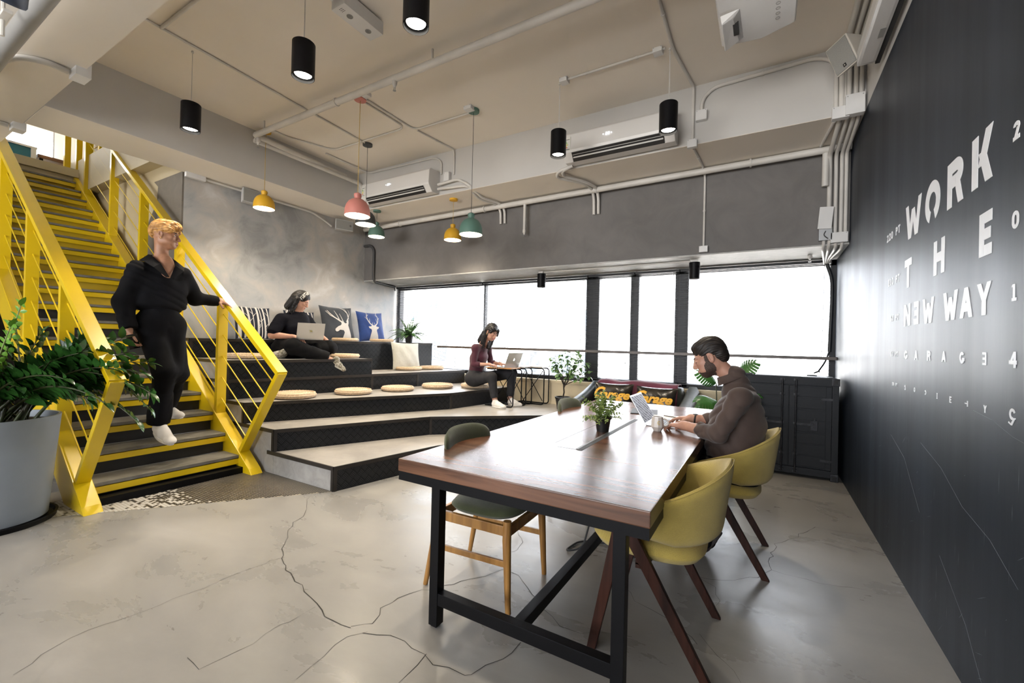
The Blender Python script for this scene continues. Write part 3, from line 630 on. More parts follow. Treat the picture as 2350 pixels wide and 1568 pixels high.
def pad(nx, ny, fn, th, edge=.5):
    """upholstered pad: fn(u,v) gives the mid surface point and normal; th thickness with rounded rim"""
    mb = MB(); vs = []; fs = []
    for s in (1, -1):
        for j in range(ny+1):
            for i in range(nx+1):
                u, v = i/nx, j/ny; p, n_ = fn(u, v); e = min(min(u, 1-u)*nx, min(v, 1-v)*ny)/ (nx*.16); e = min(1, e)
                vs.append(p + n_*s*th/2*(math.sqrt(max(0, 1-(1-e)**2))*(1-.02)+.02))
    W_ = nx+1; N0 = W_*(ny+1)
    for j in range(ny):
        for i in range(nx):
            a = j*W_+i; fs.append((a, a+1, a+W_+1, a+W_)); fs.append((N0+a, N0+a+W_, N0+a+W_+1, N0+a+1))
    rim = [i for i in range(nx)] + [j*W_+nx for j in range(ny)] + [ny*W_+i for i in range(nx, 0, -1)] + [j*W_ for j in range(ny, 0, -1)]
    for k in range(len(rim)):
        a, b = rim[k], rim[(k+1) % len(rim)]; fs.append((a, N0+a, N0+b, b))
    return mb.add(vs, fs)
def superell(u, v, a, b, n_=3.2):
    """map unit square to a rounded rectangle"""
    x, y = 2*u-1, 2*v-1; r = max(abs(x), abs(y))
    if r < 1e-6: return 0, 0
    l = (abs(x)**n_ + abs(y)**n_)**(1/n_); return a*x*r/l, b*y*r/l
# green side chair: faces +x in its own frame
def green_chair(loc, rz, label):
    t = thing('side_chair', label, 'chair', loc, rz, 'green upholstered wooden chairs along the table')
    def seat(u, v):
        x, y = superell(u, v, .225, .225); y *= (1 + .10*(x/.225)); return Vector((x, y, .455 + .012*(x/.22))), Vector((0, 0, 1))
    pad(26, 26, seat, .062).build('seat', 'green_fabric', t, smooth=70)
    def back(u, v):
        y, z = superell(u, v, .225, .115, 3.6); a = y/.30; return Vector((-.255 - .06*(1-math.cos(a))*-1*1 - .0 + .055*(y/.22)**2*1 - .12*(z)*.9, y, .725+z)), Vector((1, 0, .1)).normalized()
    pad(26, 16, back, .045).build('backrest', 'green_fabric', t, smooth=70)
    for s in (1, -1):
        m = MB(); m.tube([(-.285, s*.19, .70), (-.268, s*.20, .55), (-.235, s*.205, .40), (-.31, s*.215, .0)], [.012, .017, .021, .013], 10); m.build('rear_leg', 'oak', t, smooth=50)
        m = MB(); m.tube([(.185, s*.205, .445), (.185, s*.208, .35), (.205, s*.215, 0)], [.021, .022, .014], 10); m.build('front_leg', 'oak', t, smooth=50)
        MB().bar((-.25, s*.205, .395), (.185, s*.205, .395), .022, .05).build('side_rail', 'oak', t, bevel=.003)
        MB().bar((-.27, s*.212, .225), (.195, s*.212, .235), .014, .03).build('side_stretcher', 'oak', t, bevel=.002)
    MB().bar((.185, -.20, .39), (.185, .20, .39), .022, .05).build('cross_rail', 'oak', t, bevel=.003); MB().bar((-.245, -.20, .39), (-.245, .20, .39), .022, .05).build('cross_rail', 'oak', t, bevel=.003)
    return t
gc = green_chair((-1.27, 2.03, 0), math.radians(2), 'olive green chair with honey wood legs at the near left corner of the table')
dup(gc, (-1.30, 3.60, 0), math.radians(-2), 'olive green chair tucked in at the far left of the table, only its backrest showing')
# yellow tub chair: faces +x in its own frame
def yellow_chair(loc, rz, label):
    t = thing('tub_chair', label, 'chair', loc, rz, 'mustard yellow tub chairs on the right of the table')
    def seat(u, v):
        x, y = superell(u, v, .245, .235); return Vector((x+.03, y*(1-.0*x), .455 - .02*((x)/.24)**2*(-1 if x > 0 else .3))), Vector((0, 0, 1))
    pad(26, 26, seat, .085).build('seat', 'yellow_fabric', t, smooth=70)
    # wrap-round shell
    mb = MB(); NA, NZ = 40, 14; th = .034; vs = []; fs = []
    for s in (1, -1):
        for i in range(NA+1):
            u = i/NA*2-1; a = u*math.radians(118); c = abs(u)
            top = .845 - .245*(c**1.35) ; bot = .515 + .055*max(0, c-.55)/.45
            for j in range(NZ+1):
                v = j/NZ; z = bot + (top-bot)*v
                rx = .255 + .045*(v) ; ry = .275 + .035*v
                flat = 1.0
                x = -math.cos(a)*rx + .0 ; y = math.sin(a)*ry
                if c > .62: x += (c-.62)*.18
                # outward normal
                nn = Vector((-math.cos(a), math.sin(a), 0))
                e = min(1, min(v, 1-v)*NZ/2.2, (1-c)*NA/2/2.2+0.0); e = math.sqrt(max(0, 1-(1-e)**2))*.97+.03
                vs.append(Vector((x, y, z)) + nn*s*th/2*e)
    W_ = NZ+1; N0 = W_*(NA+1)
    for i in range(NA):
        for j in range(NZ):
            a = i*W_+j; fs.append((a, a+W_, a+W_+1, a+1)); fs.append((N0+a, N0+a+1, N0+a+W_+1, N0+a+W_))
    rim = [j for j in range(NZ)] + [i*W_+NZ for i in range(NA)] + [NA*W_+j for j in range(NZ, 0, -1)] + [i*W_ for i in range(NA, 0, -1)]
    for k in range(len(rim)):
        a, b = rim[k], rim[(k+1) % len(rim)]; fs.append((a, b, N0+b, N0+a))
    sh = mb.add(vs, fs).build('backrest_shell', 'yellow_fabric', t, smooth=70)
    # piping seam along the top rim
    pp = MB(); L_ = []
    for i in range(1, NA):
        u = i/NA*2-1; a = u*math.radians(118); c = abs(u); z = .845 - .245*(c**1.35) - .004; x = -math.cos(a)*.30; y = math.sin(a)*.31
        if c > .62: x += (c-.62)*.18
        L_.append(Vector((x, y, z)) + Vector((-math.cos(a), math.sin(a), 0))*.012)
    pp.tube(L_, .0022, 6).build('piping', 'yellow_fabric', sh, smooth=60)
    for s in (1, -1):
        m = MB()  # flat tapered legs joined in an inverted V under the arm
        a = Vector((.10, s*.262, .575)); b = Vector((-.245, s*.255, 0)); d = Vector((.225, s*.255, 0))
        def blade(p, q, w0, w1, tk, nm):
            k = MB(); dd = (q-p).normalized(); sd = Vector((1, 0, 0)); vs2 = [r + sd*sx*ww/2 + Vector((0, sy*tk/2, 0)) for r, ww in ((p, w0), (q, w1)) for sx, sy in ((-1, -1), (1, -1), (1, 1), (-1, 1))]
            k.add(vs2, [(0, 3, 2, 1), (4, 5, 6, 7), (0, 1, 5, 4), (1, 2, 6, 5), (2, 3, 7, 6), (3, 0, 4, 7)]); return k.build(nm, 'walnut', t, bevel=.003)
        blade(a + Vector((-.01, 0, 0)), b, .062, .040, .026, 'rear_leg'); blade(a + Vector((.012, 0, -.03)), d, .056, .038, .026, 'front_leg')
        MB().bar((.02, s*.25, .42), (.02, s*.16, .42), .05, .022).build('seat_bracket', 'walnut', t)
    MB().bar((.02, -.25, .405), (.02, .25, .405), .05, .022).build('under_rail', 'walnut', t)
    return t
yc = yellow_chair((-.415, 2.085, 0), math.radians(180+2), 'mustard yellow tub chair with dark legs, empty, nearest the camera')
dup(yc, (-.215, 3.135, 0), math.radians(180), 'mustard yellow tub chair the man in the brown shirt sits on')
# ================================================================ C-SHAPED SIDE TABLES ON THE STAGE
def c_table(x0, x1, y0, y1, top, label, topmat):
    z0 = 2*T; t = thing('side_table', label, 'side table', (0, 0, 0), 0, 'black frame side tables by the window')
    MB().box((x0, y0, top-.018), (x1-.03, y1, top), ch=.002).build('tabletop', topmat, t)
    f = MB(); r = .009
    for y in (y0+.012, y1-.012):
        f.tube(rnd([(x0+.02, y, top-.028), (x1, y, top-.028), (x1, y, z0+r), (x0+.0, y, z0+r)], .05), r, 8)
    f.tube([(x0, y0+.012, z0+r), (x0, y1-.012, z0+r)], r, 8); f.tube([(x0+.02, y0+.012, top-.028), (x0+.02, y1-.012, top-.028)], r, 8)
    f.build('frame', 'black_metal', t, smooth=50)
    m = MB()
    for y in (y0+.012,): 
        m.tube([(x0+.14, y, top-.03), (x1-.02, y, z0+.06)], .006, 6); m.tube([(x1-.02, y, top-.06), (x0+.10, y, z0+.012)], .006, 6)
    m.build('cross_brace', 'black_metal', t, smooth=50)
    return t
M['orange_ply'] = wood('orange_plywood', (.42, .19, .06), (.60, .30, .11), rough=.35, ax=0)
M['pale_top'] = pm('pale_laminate', (.48, .44, .40), .3)
c_table(-3.47, -3.01, 5.17, 5.43, .985, 'small side table with orange plywood top holding the open silver laptop', 'orange_ply')
c_table(-3.40, -2.97, 5.47, 5.67, .995, 'small pale topped side table between the laptop table and the window wall', 'pale_top')
c_table(-3.27, -2.80, 5.71, 5.90, .995, 'small pale topped side table nearest the window wall', 'pale_top')
# ================================================================ CONTAINER CABINET
M['cont'] = pm('worn_black_paint', (.0022, .0024, .0035), .45, spec=.22, col2=(.022, .024, .028), vs=14, stretch=(1, 1, 6), lo=.70, hi=.58, bump=.1, bs=30)
M['contm'] = pm('worn_black_iron', (.035, .035, .04), .4, col2=(.008, .008, .009), vs=30, metal=.4)
cn = thing('container_cabinet', 'black wooden cabinet made like a small shipping container, in the corner by the black wall', 'cabinet', (.215, 5.8, 0)); cn.location = (0, 0, 0)
X0, X1, YF, YK, CH = -.225, .66, 5.42, 6.15-.22, 1.055
YK = 5.93
b = MB(); b.box((X0+.02, YF+.03, .05), (X1-.02, YK-.01, CH-.02)); b.build('body', 'cont', cn)
MB().box((X0+.01, YF+.01, CH-.035), (X1-.01, YK, CH-.01)).box((X0+.05, YF+.04, CH-.01), (X1-.05, YK-.03, CH-.004)).build('top_panel', 'cont', cn)
fr = MB()
for x in (X0, X1-.055): 
    for y in (YF, YK-.055): fr.box((x, y, .0), (x+.055, y+.055, CH-.01), ch=.004)
fr.box((X0+.05, YF+.004, .03), (X1-.05, YF+.04, .10), ch=.003); fr.box((X0+.05, YF+.004, CH-.09), (X1-.05, YF+.04, CH-.015), ch=.003)
fr.build('corner_frame', 'cont', cn)
def casting(x, y, z):
    m = MB(); m.box((x-.034, y-.006, z), (x+.034, y+.06, z+.075), ch=.006); m.box((x-.016, y-.008, z+.02), (x+.016, y-.003, z+.055), 1, ch=.006)
    m.build('corner_casting', ['contm', 'slot'], cn)
for x in (X0+.028, X1-.028):
    for z in (0, CH-.085): casting(x, YF-.002, z)
MB().box((X0+.03, YF, CH-.004), (X0+.12, YF+.03, CH+.010)).box((X1-.25, YF+.30, CH-.004), (X1-.16, YF+.33, CH+.008)).build('top_bracket', 'contm', cn)
mid = X0+.46
for (a, b_) in ((X0+.06, mid-.006), (mid+.006, X1-.06)):
    d = MB(); d.box((a, YF+.012, .11), (b_, YF+.035, CH-.10)); d.box((a, YF+.002, .11), (a+.045, YF+.014, CH-.10)); d.box((b_-.045, YF+.002, .11), (b_, YF+.014, CH-.10))
    n = 7; h_ = (CH-.10-.11)/n
    for i in range(n): d.box((a+.045, YF+.005, .11+h_*i+.010), (b_-.045, YF+.0135, .11+h_*(i+1)-.010), ch=.003)
    do = d.build('door', 'cont', cn)
    xr = b_-.055 if a < .0 else a+.055
    r = MB(); r.tube([(xr, YF-.014, .05), (xr, YF-.014, CH-.03)], .0085, 8)
    for z in (.06, .24, .56, .86, CH-.04): r.box((xr-.022, YF-.012, z-.014), (xr+.022, YF+.006, z+.014), ch=.002)
    r.build('lock_rod', 'contm', do, smooth=50)
    k = MB(); s = -1 if a < 0 else 1
    k.box((xr, YF-.018, .545), (xr+s*.16, YF-.008, .570), ch=.002); k.box((xr+s*.13, YF-.014, .50), (xr+s*.19, YF+.004, .60), ch=.003); k.box((xr+s*.155, YF-.024, .53), (xr+s*.17, YF-.01, .63), ch=.002)
    k.build('lock_handle', 'contm', do)
    for z in (.20, .83):
      hg = MB(); hg.box(((b_+.012 if s > 0 else a-.012)-.10*(s > 0), YF-.006, z-.012), ((b_+.012 if s > 0 else a-.012)+.10*(s < 0), YF+.003, z+.012))
      hg.build('hinge', 'contm', do)
# ================================================================ SOFA
M['leather'] = pm('dark_green_leather', (.014, .022, .022), .42, spec=.35, col2=(.022, .032, .032), vs=3, bump=.25, bs=9)
M['leather_grey'] = pm('grey_green_leather', (.06, .066, .06), .5, spec=.35, col2=(.04, .045, .041), vs=6, bump=.25, bs=12, stretch=(1, 1, .4))
M['throw'] = pm('burgundy_throw', (.17, .03, .065), .8, col2=(.12, .02, .045), vs=6, sheen=.3, bump=.25, bs=10)
sf = thing('sofa', 'dark green leather sofa with a low back under the window, behind the table', 'sofa', (-1.45, 5.5, 0)); sf.location = (0, 0, 0)
def soft(a, b, r=.06, name='cushion', mat='leather', parent=None, sub=2, T=None, puff=0.):
    bm = bmesh.new(); bmesh.ops.create_cube(bm, size=1); bmesh.ops.subdivide_edges(bm, edges=bm.edges[:], cuts=5, use_grid_fill=True)
    ctr = [(p+q)/2 for p, q in zip(a, b)]; hs = [abs(q-p)/2 for p, q in zip(a, b)]
    m = MB(); vs = []
    for q in bm.verts:
        c = [q.co[i]*2 for i in range(3)]
        p = Vector([c[i]*hs[i] for i in range(3)]); inner = Vector([max(-(hs[i]-r), min(hs[i]-r, p[i])) for i in range(3)]); dd = p-inner
        if dd.length > r: dd = dd.normalized()*r
        p = inner + dd
        if puff: 
            for i in range(3):
                o1, o2 = (i+1) % 3, (i+2) % 3; p[i] += (1 if p[i] > 0 else -1)*puff*(1-c[o1]**2)*(1-c[o2]**2)*abs(c[i])**3
        vs.append(Vector(ctr)+p)
    bm.verts.index_update(); m.add(vs, [tuple(x.index for x in f.verts) for f in bm.faces], 0, T); bm.free()
    return m.build(name, mat, parent, smooth=80)
soft((-1.95, 4.95, .22), (-.90, 5.72, .46), .07, 'seat_cushion', 'leather', sf, puff=.015)
soft((-2.0, 5.60, .22), (-.85, 5.88, .845), .09, 'backrest', 'leather_grey', sf)
MB().box((-2.05, 4.95, .10), (-.78, 5.86, .24), ch=.02).build('base', 'leather', sf)
for sx, x0 in ((-1, -2.13), (1, -.86)):
    m = MB(); NS = 12; prof = []
    for i in range(NS+1):
        u = i/NS; y = 4.88 + u*(5.86-4.88); z = .64 + .20*u**1.6 + .05*max(0, .25-u)
        prof.append((y, z))
    vs = []; fs = []; K = 10
    for (y, z) in prof:
        for k in range(K):
            a = 2*PI*k/K; w_ = .085; zc = .1 + (z-.1)/2; hh = (z-.1)/2
            ca, sa = math.cos(a), math.sin(a); vs.append((x0+.09 + w_*abs(ca)**.6*(1 if ca > 0 else -1), y, zc + hh*abs(sa)**.35*(1 if sa > 0 else -1)))
    for i in range(NS):
        for k in range(K): fs.append((i*K+k, i*K+(k+1) % K, (i+1)*K+(k+1) % K, (i+1)*K+k))
    fs.append(tuple(range(K))); fs.append(tuple(NS*K+k for k in range(K)))
    m.add(vs, fs).build('armrest', 'leather' if sx < 0 else 'leather_grey', sf, smooth=60)
for x in (-1.98, -.86):
    for y in (5.0, 5.8): MB().lathe([(.022, .0), (.028, .10)], 12, c=(x, y, 0)).build('leg', 'walnut', sf)
# throw over the back
m = MB(); NX = 40; pr = [(5.56, .56), (5.575, .70), (5.59, .82), (5.63, .862), (5.75, .872), (5.86, .862), (5.90, .80), (5.905, .62)]
vs = []; R = random.Random(5)
for i in range(NX+1):
    x = -1.93 + 1.02*i/NX
    for j, (y, z) in enumerate(pr): vs.append((x, y - .012*math.sin(i*.55+j*.4)*(1 if j < 3 else 0) - .008, z + .010*math.sin(i*.33+1.3*math.sin(i*.11))))
K = len(pr); fs = [(i*K+j, i*K+j+1, (i+1)*K+j+1, (i+1)*K+j) for i in range(NX) for j in range(K-1)]
th = m.add(vs, fs).build('throw_blanket', 'throw', None, smooth=80, clean=False); q = th.modifiers.new('s', 'SOLIDIFY'); q.thickness = .008; q.offset = 1
tag(th, 'burgundy blanket laid over the backrest of the dark green sofa', 'blanket')
# two shiny printed cushions
M['gloss_black'] = pm('glossy_black_cushion', (.012, .011, .010), .22, col2=(.035, .028, .02), vs=7, bump=.5, bs=9)
M['yellow_print'] = pm('yellow_print', (.80, .42, .03), .5); M['white_print'] = pm('white_print', (.75, .74, .72), .5)
def pillow_mb(w_, h_, th, N=22, pinch=.93):
    """square pillow in its own frame: width along x, height along z, bulging along y"""
    vs = []; fs = []
    for s in (1, -1):
        for j in range(N+1):
            for i in range(N+1):
                u, v = 2*i/N-1, 2*j/N-1
                k = pinch + (1-pinch)*0
                x = w_/2*u*(1 - (1-k)*(1-v*v)*abs(u)); z = h_/2*v*(1 - (1-k)*(1-u*u)*abs(v))
                b_ = (max(0, 1-u**2)**.55)*(max(0, 1-v**2)**.55)
                vs.append(Vector((x, s*th/2*b_ + .004*math.sin(9*u+5*v)*b_, z)))
    W_ = N+1; N0 = W_*W_
    for j in range(N):
        for i in range(N):
            a = j*W_+i; fs.append((a, a+W_, a+W_+1, a+1)); fs.append((N0+a, N0+a+1, N0+a+W_+1, N0+a+W_))
    return MB().add(vs, fs)
def ysurf(x, z, w_, h_, th):
    u, v = max(-1, min(1, 2*x/w_)), max(-1, min(1, 2*z/h_)); return -(th/2)*(max(0, 1-u**2)**.55)*(max(0, 1-v**2)**.55)
def printed(text, size, w_, h_, th, zc, shear, mat, parent, off=.0, sx=1.):
    cu = bpy.data.curves.new('t', 'FONT'); cu.body = text; cu.size = size; cu.align_x = 'CENTER'; cu.align_y = 'CENTER'; cu.shear = shear; cu.offset = off; cu.resolution_u = 3
    ob = bpy.data.objects.new('t', cu); COL.objects.link(ob); dg = bpy.context.evaluated_depsgraph_get(); me = bpy.data.meshes.new_from_object(ob.evaluated_get(dg)); bpy.data.objects.remove(ob)
    bm = bmesh.new(); bm.from_mesh(me); bmesh.ops.triangulate(bm, faces=bm.faces); bmesh.ops.subdivide_edges(bm, edges=[e for e in bm.edges if e.calc_length() > .02], cuts=2)
    m = MB(); bm.verts.index_update(); vs = []
    for q in bm.verts: x, z = q.co.x*sx, q.co.y+zc; vs.append((x, ysurf(x, z, w_, h_, th)-.009, z))
    m.add(vs, [tuple(v.index for v in f.verts) for f in bm.faces]); bm.free()
    return m.build('lettering', mat, parent, clean=False)
def garage(loc, rz, tilt, label):
    w_, h_, th = .50, .36, .16
    o = pillow_mb(w_, h_, th).build('printed_cushion', 'gloss_black', None, smooth=80); tag(o, label, 'cushion', 'black cushions printed in yellow and white on the sofa')
    o.location = loc; o.rotation_euler = (tilt, 0, rz)
    for part_, sz, zc in (('arage', .15, .015),): printed(part_, sz, w_, h_, th, zc, .35, 'yellow_print', o, .006, 1.05).location = (.035, 0, 0)
    g_ = printed('G', .20, w_, h_, th, 0, .35, 'yellow_print', o, .007, .85); g_.location = (-.185, .012, .03)
    s_ = printed('S O C I E T Y', .062, w_, h_, th, -.105, 0, 'white_print', o, .0015, 1.05); s_.location = (.03, 0, 0)
    return o
garage((-1.66, 5.42, .675), math.radians(4), math.radians(-14), 'black glossy cushion printed with a yellow word, left one on the sofa')
garage((-1.13, 5.38, .665), math.radians(-6), math.radians(-16), 'black glossy cushion printed with a yellow word, right one behind the open laptop')
# ================================================================ STRAW CUSHIONS
M['straw'] = pm('straw', (.66, .52, .37), .8, col2=(.52, .38, .25), vs=60, vd=3, bump=.6, bs=140)
def straw_mb(seed):
    R = random.Random(seed); m = MB(); rings = 7
    for i in range(rings):
        r = .045 + .027*i; z = .020 + .014*math.sin(PI*min(1, (i+.6)/7.2))
        n = 56; pts = []
        for k in range(n):
            a = 2*PI*k/n; pts.append((r*math.cos(a), r*math.sin(a), z + .0006*math.sin(a*40+i)))
        m.tube(pts, [.0165 + .0010*math.sin(k*2.6+i*1.7) for k in range(n)], 8, closed=True)
    # braided outer rim
    for q in range(3):
        r = .222 - .004*abs(q-1)*2.5; z = .016+.0125*q; n = 90
        m.tube([((r+.0012*math.sin(k*2.6+q*2))*math.cos(2*PI*k/n), (r+.0012*math.sin(k*2.6+q*2))*math.sin(2*PI*k/n), z) for k in range(n)], [.0105+.0012*math.sin(k*2.6+q*2) for k in range(n)], 6, closed=True)
    m.lathe([(.001, .02), (.05, .022)], 24); return m
first = straw_mb(1).build('round_straw_cushion', 'straw', None, smooth=70, clean=False)
SC = [(-4.684, 3.02, 3*T, 1.02, 'round straw cushion at the left end of the second bench, nearest the handrail tip'), (-4.50, 3.70, 3*T, .98, 'round straw cushion on the second bench under the woman with the headband'),
      (-4.36, 4.33, 3*T, .96, 'round straw cushion in the middle of the second bench'), (-4.20, 4.98, 3*T, 1.0, 'round straw cushion on the second bench left of the burgundy woman'),
      (-3.80, 5.40, 3*T, 1.0, 'round straw cushion the woman in burgundy sits on'), (-5.45, 2.86, 5*T, 1.0, 'round straw cushion behind the yellow rods of the right railing'),
      (-5.12, 4.02, 5*T, .95, 'round straw cushion beside the phone on the high block'), (-5.03, 5.22, 4*T, .95, 'round straw cushion in front of the white pillow'),
      (-4.93, 5.68, 4*T, .9, 'round straw cushion lying beside the end of the top bench'), (-5.62, 4.44, 1.30, .85, 'round straw cushion at the foot of the dark deer pillow'), (-5.62, 5.18, 1.30, .85, 'round straw cushion at the foot of the blue deer pillow')]
for i, (x, y, z, s, lb_) in enumerate(SC):
    o = first if i == 0 else first.copy()
    if i: COL.objects.link(o)
    o.location = (x, y, z+.0); o.scale = (s, s, s*1.25); o.rotation_euler = (0, 0, i*1.3); tag(o, lb_, 'cushion', 'round straw cushions on the stepped seating')
# ================================================================ PILLOWS
def flat_print(polys, w_, h_, th, mat, parent, name='print'):
    """polygons in pillow coordinates (x right, z up, metres) laid on the front of the pillow"""
    bm = bmesh.new()
    for P in polys:
        f = bm.faces.new([bm.verts.new((x, z, 0)) for x, z in P])
    bmesh.ops.triangulate(bm, faces=bm.faces[:])
    for _ in range(3):
        E_ = [e for e in bm.edges if e.calc_length() > .035]
        if E_: bmesh.ops.subdivide_edges(bm, edges=E_, cuts=1); bmesh.ops.triangulate(bm, faces=bm.faces[:])
    bm.verts.index_update(); m = MB()
    m.add([(q.co.x, ysurf(q.co.x, q.co.y, w_, h_, th)-.004, q.co.y) for q in bm.verts], [tuple(v.index for v in f.verts) for f in bm.faces]); bm.free()
    return m.build(name, mat, parent, clean=False)
def branch(pts, w0, w1):
    out = []; n = len(pts)
    for i in range(n-1):
        a, b = Vector(pts[i]), Vector(pts[i+1]); d = (b-a).normalized(); nn = Vector((-d.y, d.x)); wa = w0+(w1-w0)*i/(n-1); wb = w0+(w1-w0)*(i+1)/(n-1)
        e = d*min(wa, wb)*.3; out.append([tuple(a-e+nn*wa/2), tuple(a-e-nn*wa/2), tuple(b+e-nn*wb/2), tuple(b+e+nn*wb/2)])
    return out
M['p_dark'] = pm('charcoal_linen', (.030, .036, .046), .9, col2=(.022, .027, .036), vs=5, sheen=.2, bump=.2, bs=200); M['p_blue'] = pm('royal_blue_linen', (.012, .045, .20), .9, col2=(.009, .034, .15), vs=5, sheen=.2, bump=.2, bs=200)
M['p_navy'] = pm('navy_linen', (.014, .018, .032), .9, vs=5, bump=.2, bs=200); M['p_cream'] = pm('cream_linen_print', (.56, .53, .50), .9, vs=5, bump=.2, bs=200); M['p_white'] = pm('ecru_linen', (.50, .49, .43), .9, col2=(.43, .42, .37), vs=5, bump=.35, bs=25)
def pillow(name, loc, w_, h_, th, rz, tilt, mat, label, group='square pillows leaning on the stepped seating', roll=0):
    o = pillow_mb(w_, h_, th).build(name, mat, None, smooth=80); tag(o, label, 'pillow', group)
    o.rotation_euler = Euler((tilt, roll, rz), 'XYZ'); o.location = loc; return o
RZ = PI/2   # front of pillow (-y in its frame) turned to face +x
pw, ph = .56, .50
def birch(loc, rz, tilt, label):
    o = pillow('birch_pillow', loc, .50, .46, .15, rz, tilt, 'p_navy', label, 'navy pillows printed with pale birch trunks'); P = []; R = random.Random(4)
    for x, wd in ((-.20, .04), (-.135, .025), (-.08, .03), (-.025, .012), (.03, .032), (.085, .014), (.13, .026), (.19, .022)):
        k = R.uniform(-.012, .012); P += branch([(x, -.21), (x+k*.5, 0), (x+k, .21)], wd, wd*.8)
        for j in range(2): z = R.uniform(-.15, .12); s = R.choice((-1, 1)); P += branch([(x+k*.5, z), (x+s*.05, z+.06)], .009, .003)
    flat_print(P, .50, .46, .15, 'p_cream', o); return o
birch((-6.05, 3.27, 1.525), RZ, math.radians(-14), 'navy pillow with pale birch trunks, left of the woman with the headband')
birch((-6.10, 4.00, 1.52), RZ, math.radians(-12), 'navy birch pillow almost hidden behind the woman with the headband')
o = pillow('deer_pillow', (-6.02, 4.60, 1.585), .62, .58, .17, RZ, math.radians(-14), 'p_dark', 'large charcoal pillow printed with a white stag head in profile')
head = [(.02, -.27), (.06, -.16), (.04, -.125), (-.03, -.12), (-.065, -.145), (-.095, -.15), (-.115, -.13), (-.11, -.105), (-.06, -.065), (-.01, -.045), (.01, -.02), (.0, .0), (.05, .0), (.10, -.01), (.135, .03), (.16, .05), (.155, .0), (.14, -.04), (.165, -.12), (.19, -.20), (.20, -.27)]
P = [head] + branch([(.06, -.01), (-.02, .03), (-.10, .08), (-.17, .15), (-.205, .20)], .028, .008) + branch([(-.10, .08), (-.165, .115), (-.23, .19)], .018, .006) + branch([(-.02, .03), (-.05, .12), (-.085, .20)], .018, .006) + branch([(.05, 0), (.03, .06), (.0, .15)], .018, .006) + branch([(.12, .02), (.17, .09), (.165, .17), (.10, .24), (.0, .27)], .024, .007) + branch([(.165, .17), (.13, .25)], .014, .005) + branch([(.17, .10), (.215, .17), (.21, .24)], .014, .005)
flat_print(P, .62, .58, .17, 'p_cream', o, 'stag_print')
o = pillow('deer_pillow', (-6.00, 5.27, 1.565), .58, .54, .16, RZ, math.radians(-13), 'p_blue', 'royal blue pillow printed with a white front-facing stag head')
sym = [(-.10, -.25), (-.08, -.16), (-.055, -.09), (-.062, -.06), (-.10, -.045), (-.115, -.015), (-.06, -.01), (-.03, .01), (.03, .01), (.06, -.01), (.115, -.015), (.10, -.045), (.062, -.06), (.055, -.09), (.08, -.16), (.10, -.25)]
P = [sym]
for s in (-1, 1):
    P += branch([(s*.03, 0), (s*.085, .05), (s*.115, .11), (s*.12, .17), (s*.10, .22), (s*.13, .25)], .020, .006) + branch([(s*.115, .11), (s*.155, .16)], .010, .004) + branch([(s*.085, .05), (s*.07, .13)], .012, .004) + branch([(s*.12, .17), (s*.075, .205)], .010, .004) + branch([(s*.03, .0), (s*.02, .06)], .012, .004)
flat_print(P, .58, .54, .16, 'p_cream', o, 'stag_print')
pillow('plain_pillow', (-5.12, 5.25, .855+.222), .54, .47, .15, RZ-.2, math.radians(-13), 'p_white', 'plain off-white pillow leaning against the top bench', roll=math.radians(2))
# ================================================================ SMALL THINGS
M['phoneglass'] = pm('black_glass', (.008, .008, .010), .12)
def phone(loc, rz, label, nm='phone'):
    o = MB().box((-.037, -.075, 0), (.037, .075, .009), ch=.004).build(nm, 'phoneglass'); o.location = loc; o.rotation_euler = (0, 0, rz); return tag(o, label, 'phone')
phone((-5.16, 3.73, 5*T), .2, 'black phone lying by the straw cushion on the high block')
M['alu'] = pm('silver_aluminium', (.60, .60, .60), .32, metal=.75, col2=(.56, .56, .56)); M['alu_dark'] = pm('dark_keys', (.02, .02, .022), .5)
M['screen'] = pm('laptop_screen', (.02, .02, .025), .15); M['logo_glow'] = pm('lit_white_emblem', (1, 1, 1), .4, col2=(1, 1, 1), emis=1.3)
def laptop(loc, rz, label, angle=110, w_=.325, d_=.225, body='alu', tiltx=0):
    """opens towards -y in its own frame: keyboard in front (-y), hinge at y=0"""
    t = thing('laptop', label, 'laptop', loc, rz); t.rotation_euler = (tiltx, 0, rz)
    MB().box((-w_/2, -d_, 0), (w_/2, 0, .012), ch=.004).build('base', body, t)
    k = MB()
    for r_ in range(5):
        for c_ in range(13): k.box((-w_/2+.02+c_*(w_-.04)/13+.0015, -.045-.018*r_-.015, .0122), (-w_/2+.02+(c_+1)*(w_-.04)/13-.0015, -.045-.018*r_, .0132))
    k.build('keyboard', 'alu_dark', t); MB().box((-.05, -d_+.01, .0121), (.05, -d_+.075, .0125)).build('trackpad', 'grey_metal', t)
    a = math.radians(angle-90); Tm = Matrix.Translation((0, 0, .008)) @ Matrix.Rotation(-a, 4, 'X')
    lid = MB(); lid.box((-w_/2, 0, 0), (w_/2, .006, d_-.003), ch=.0025, T=Tm); lo = lid.build('lid', body, t)
    MB().box((-w_/2+.008, -.0006, .012), (w_/2-.008, .0, d_-.012), T=Tm).build('screen', 'screen', lo)
    return t, Tm, lo

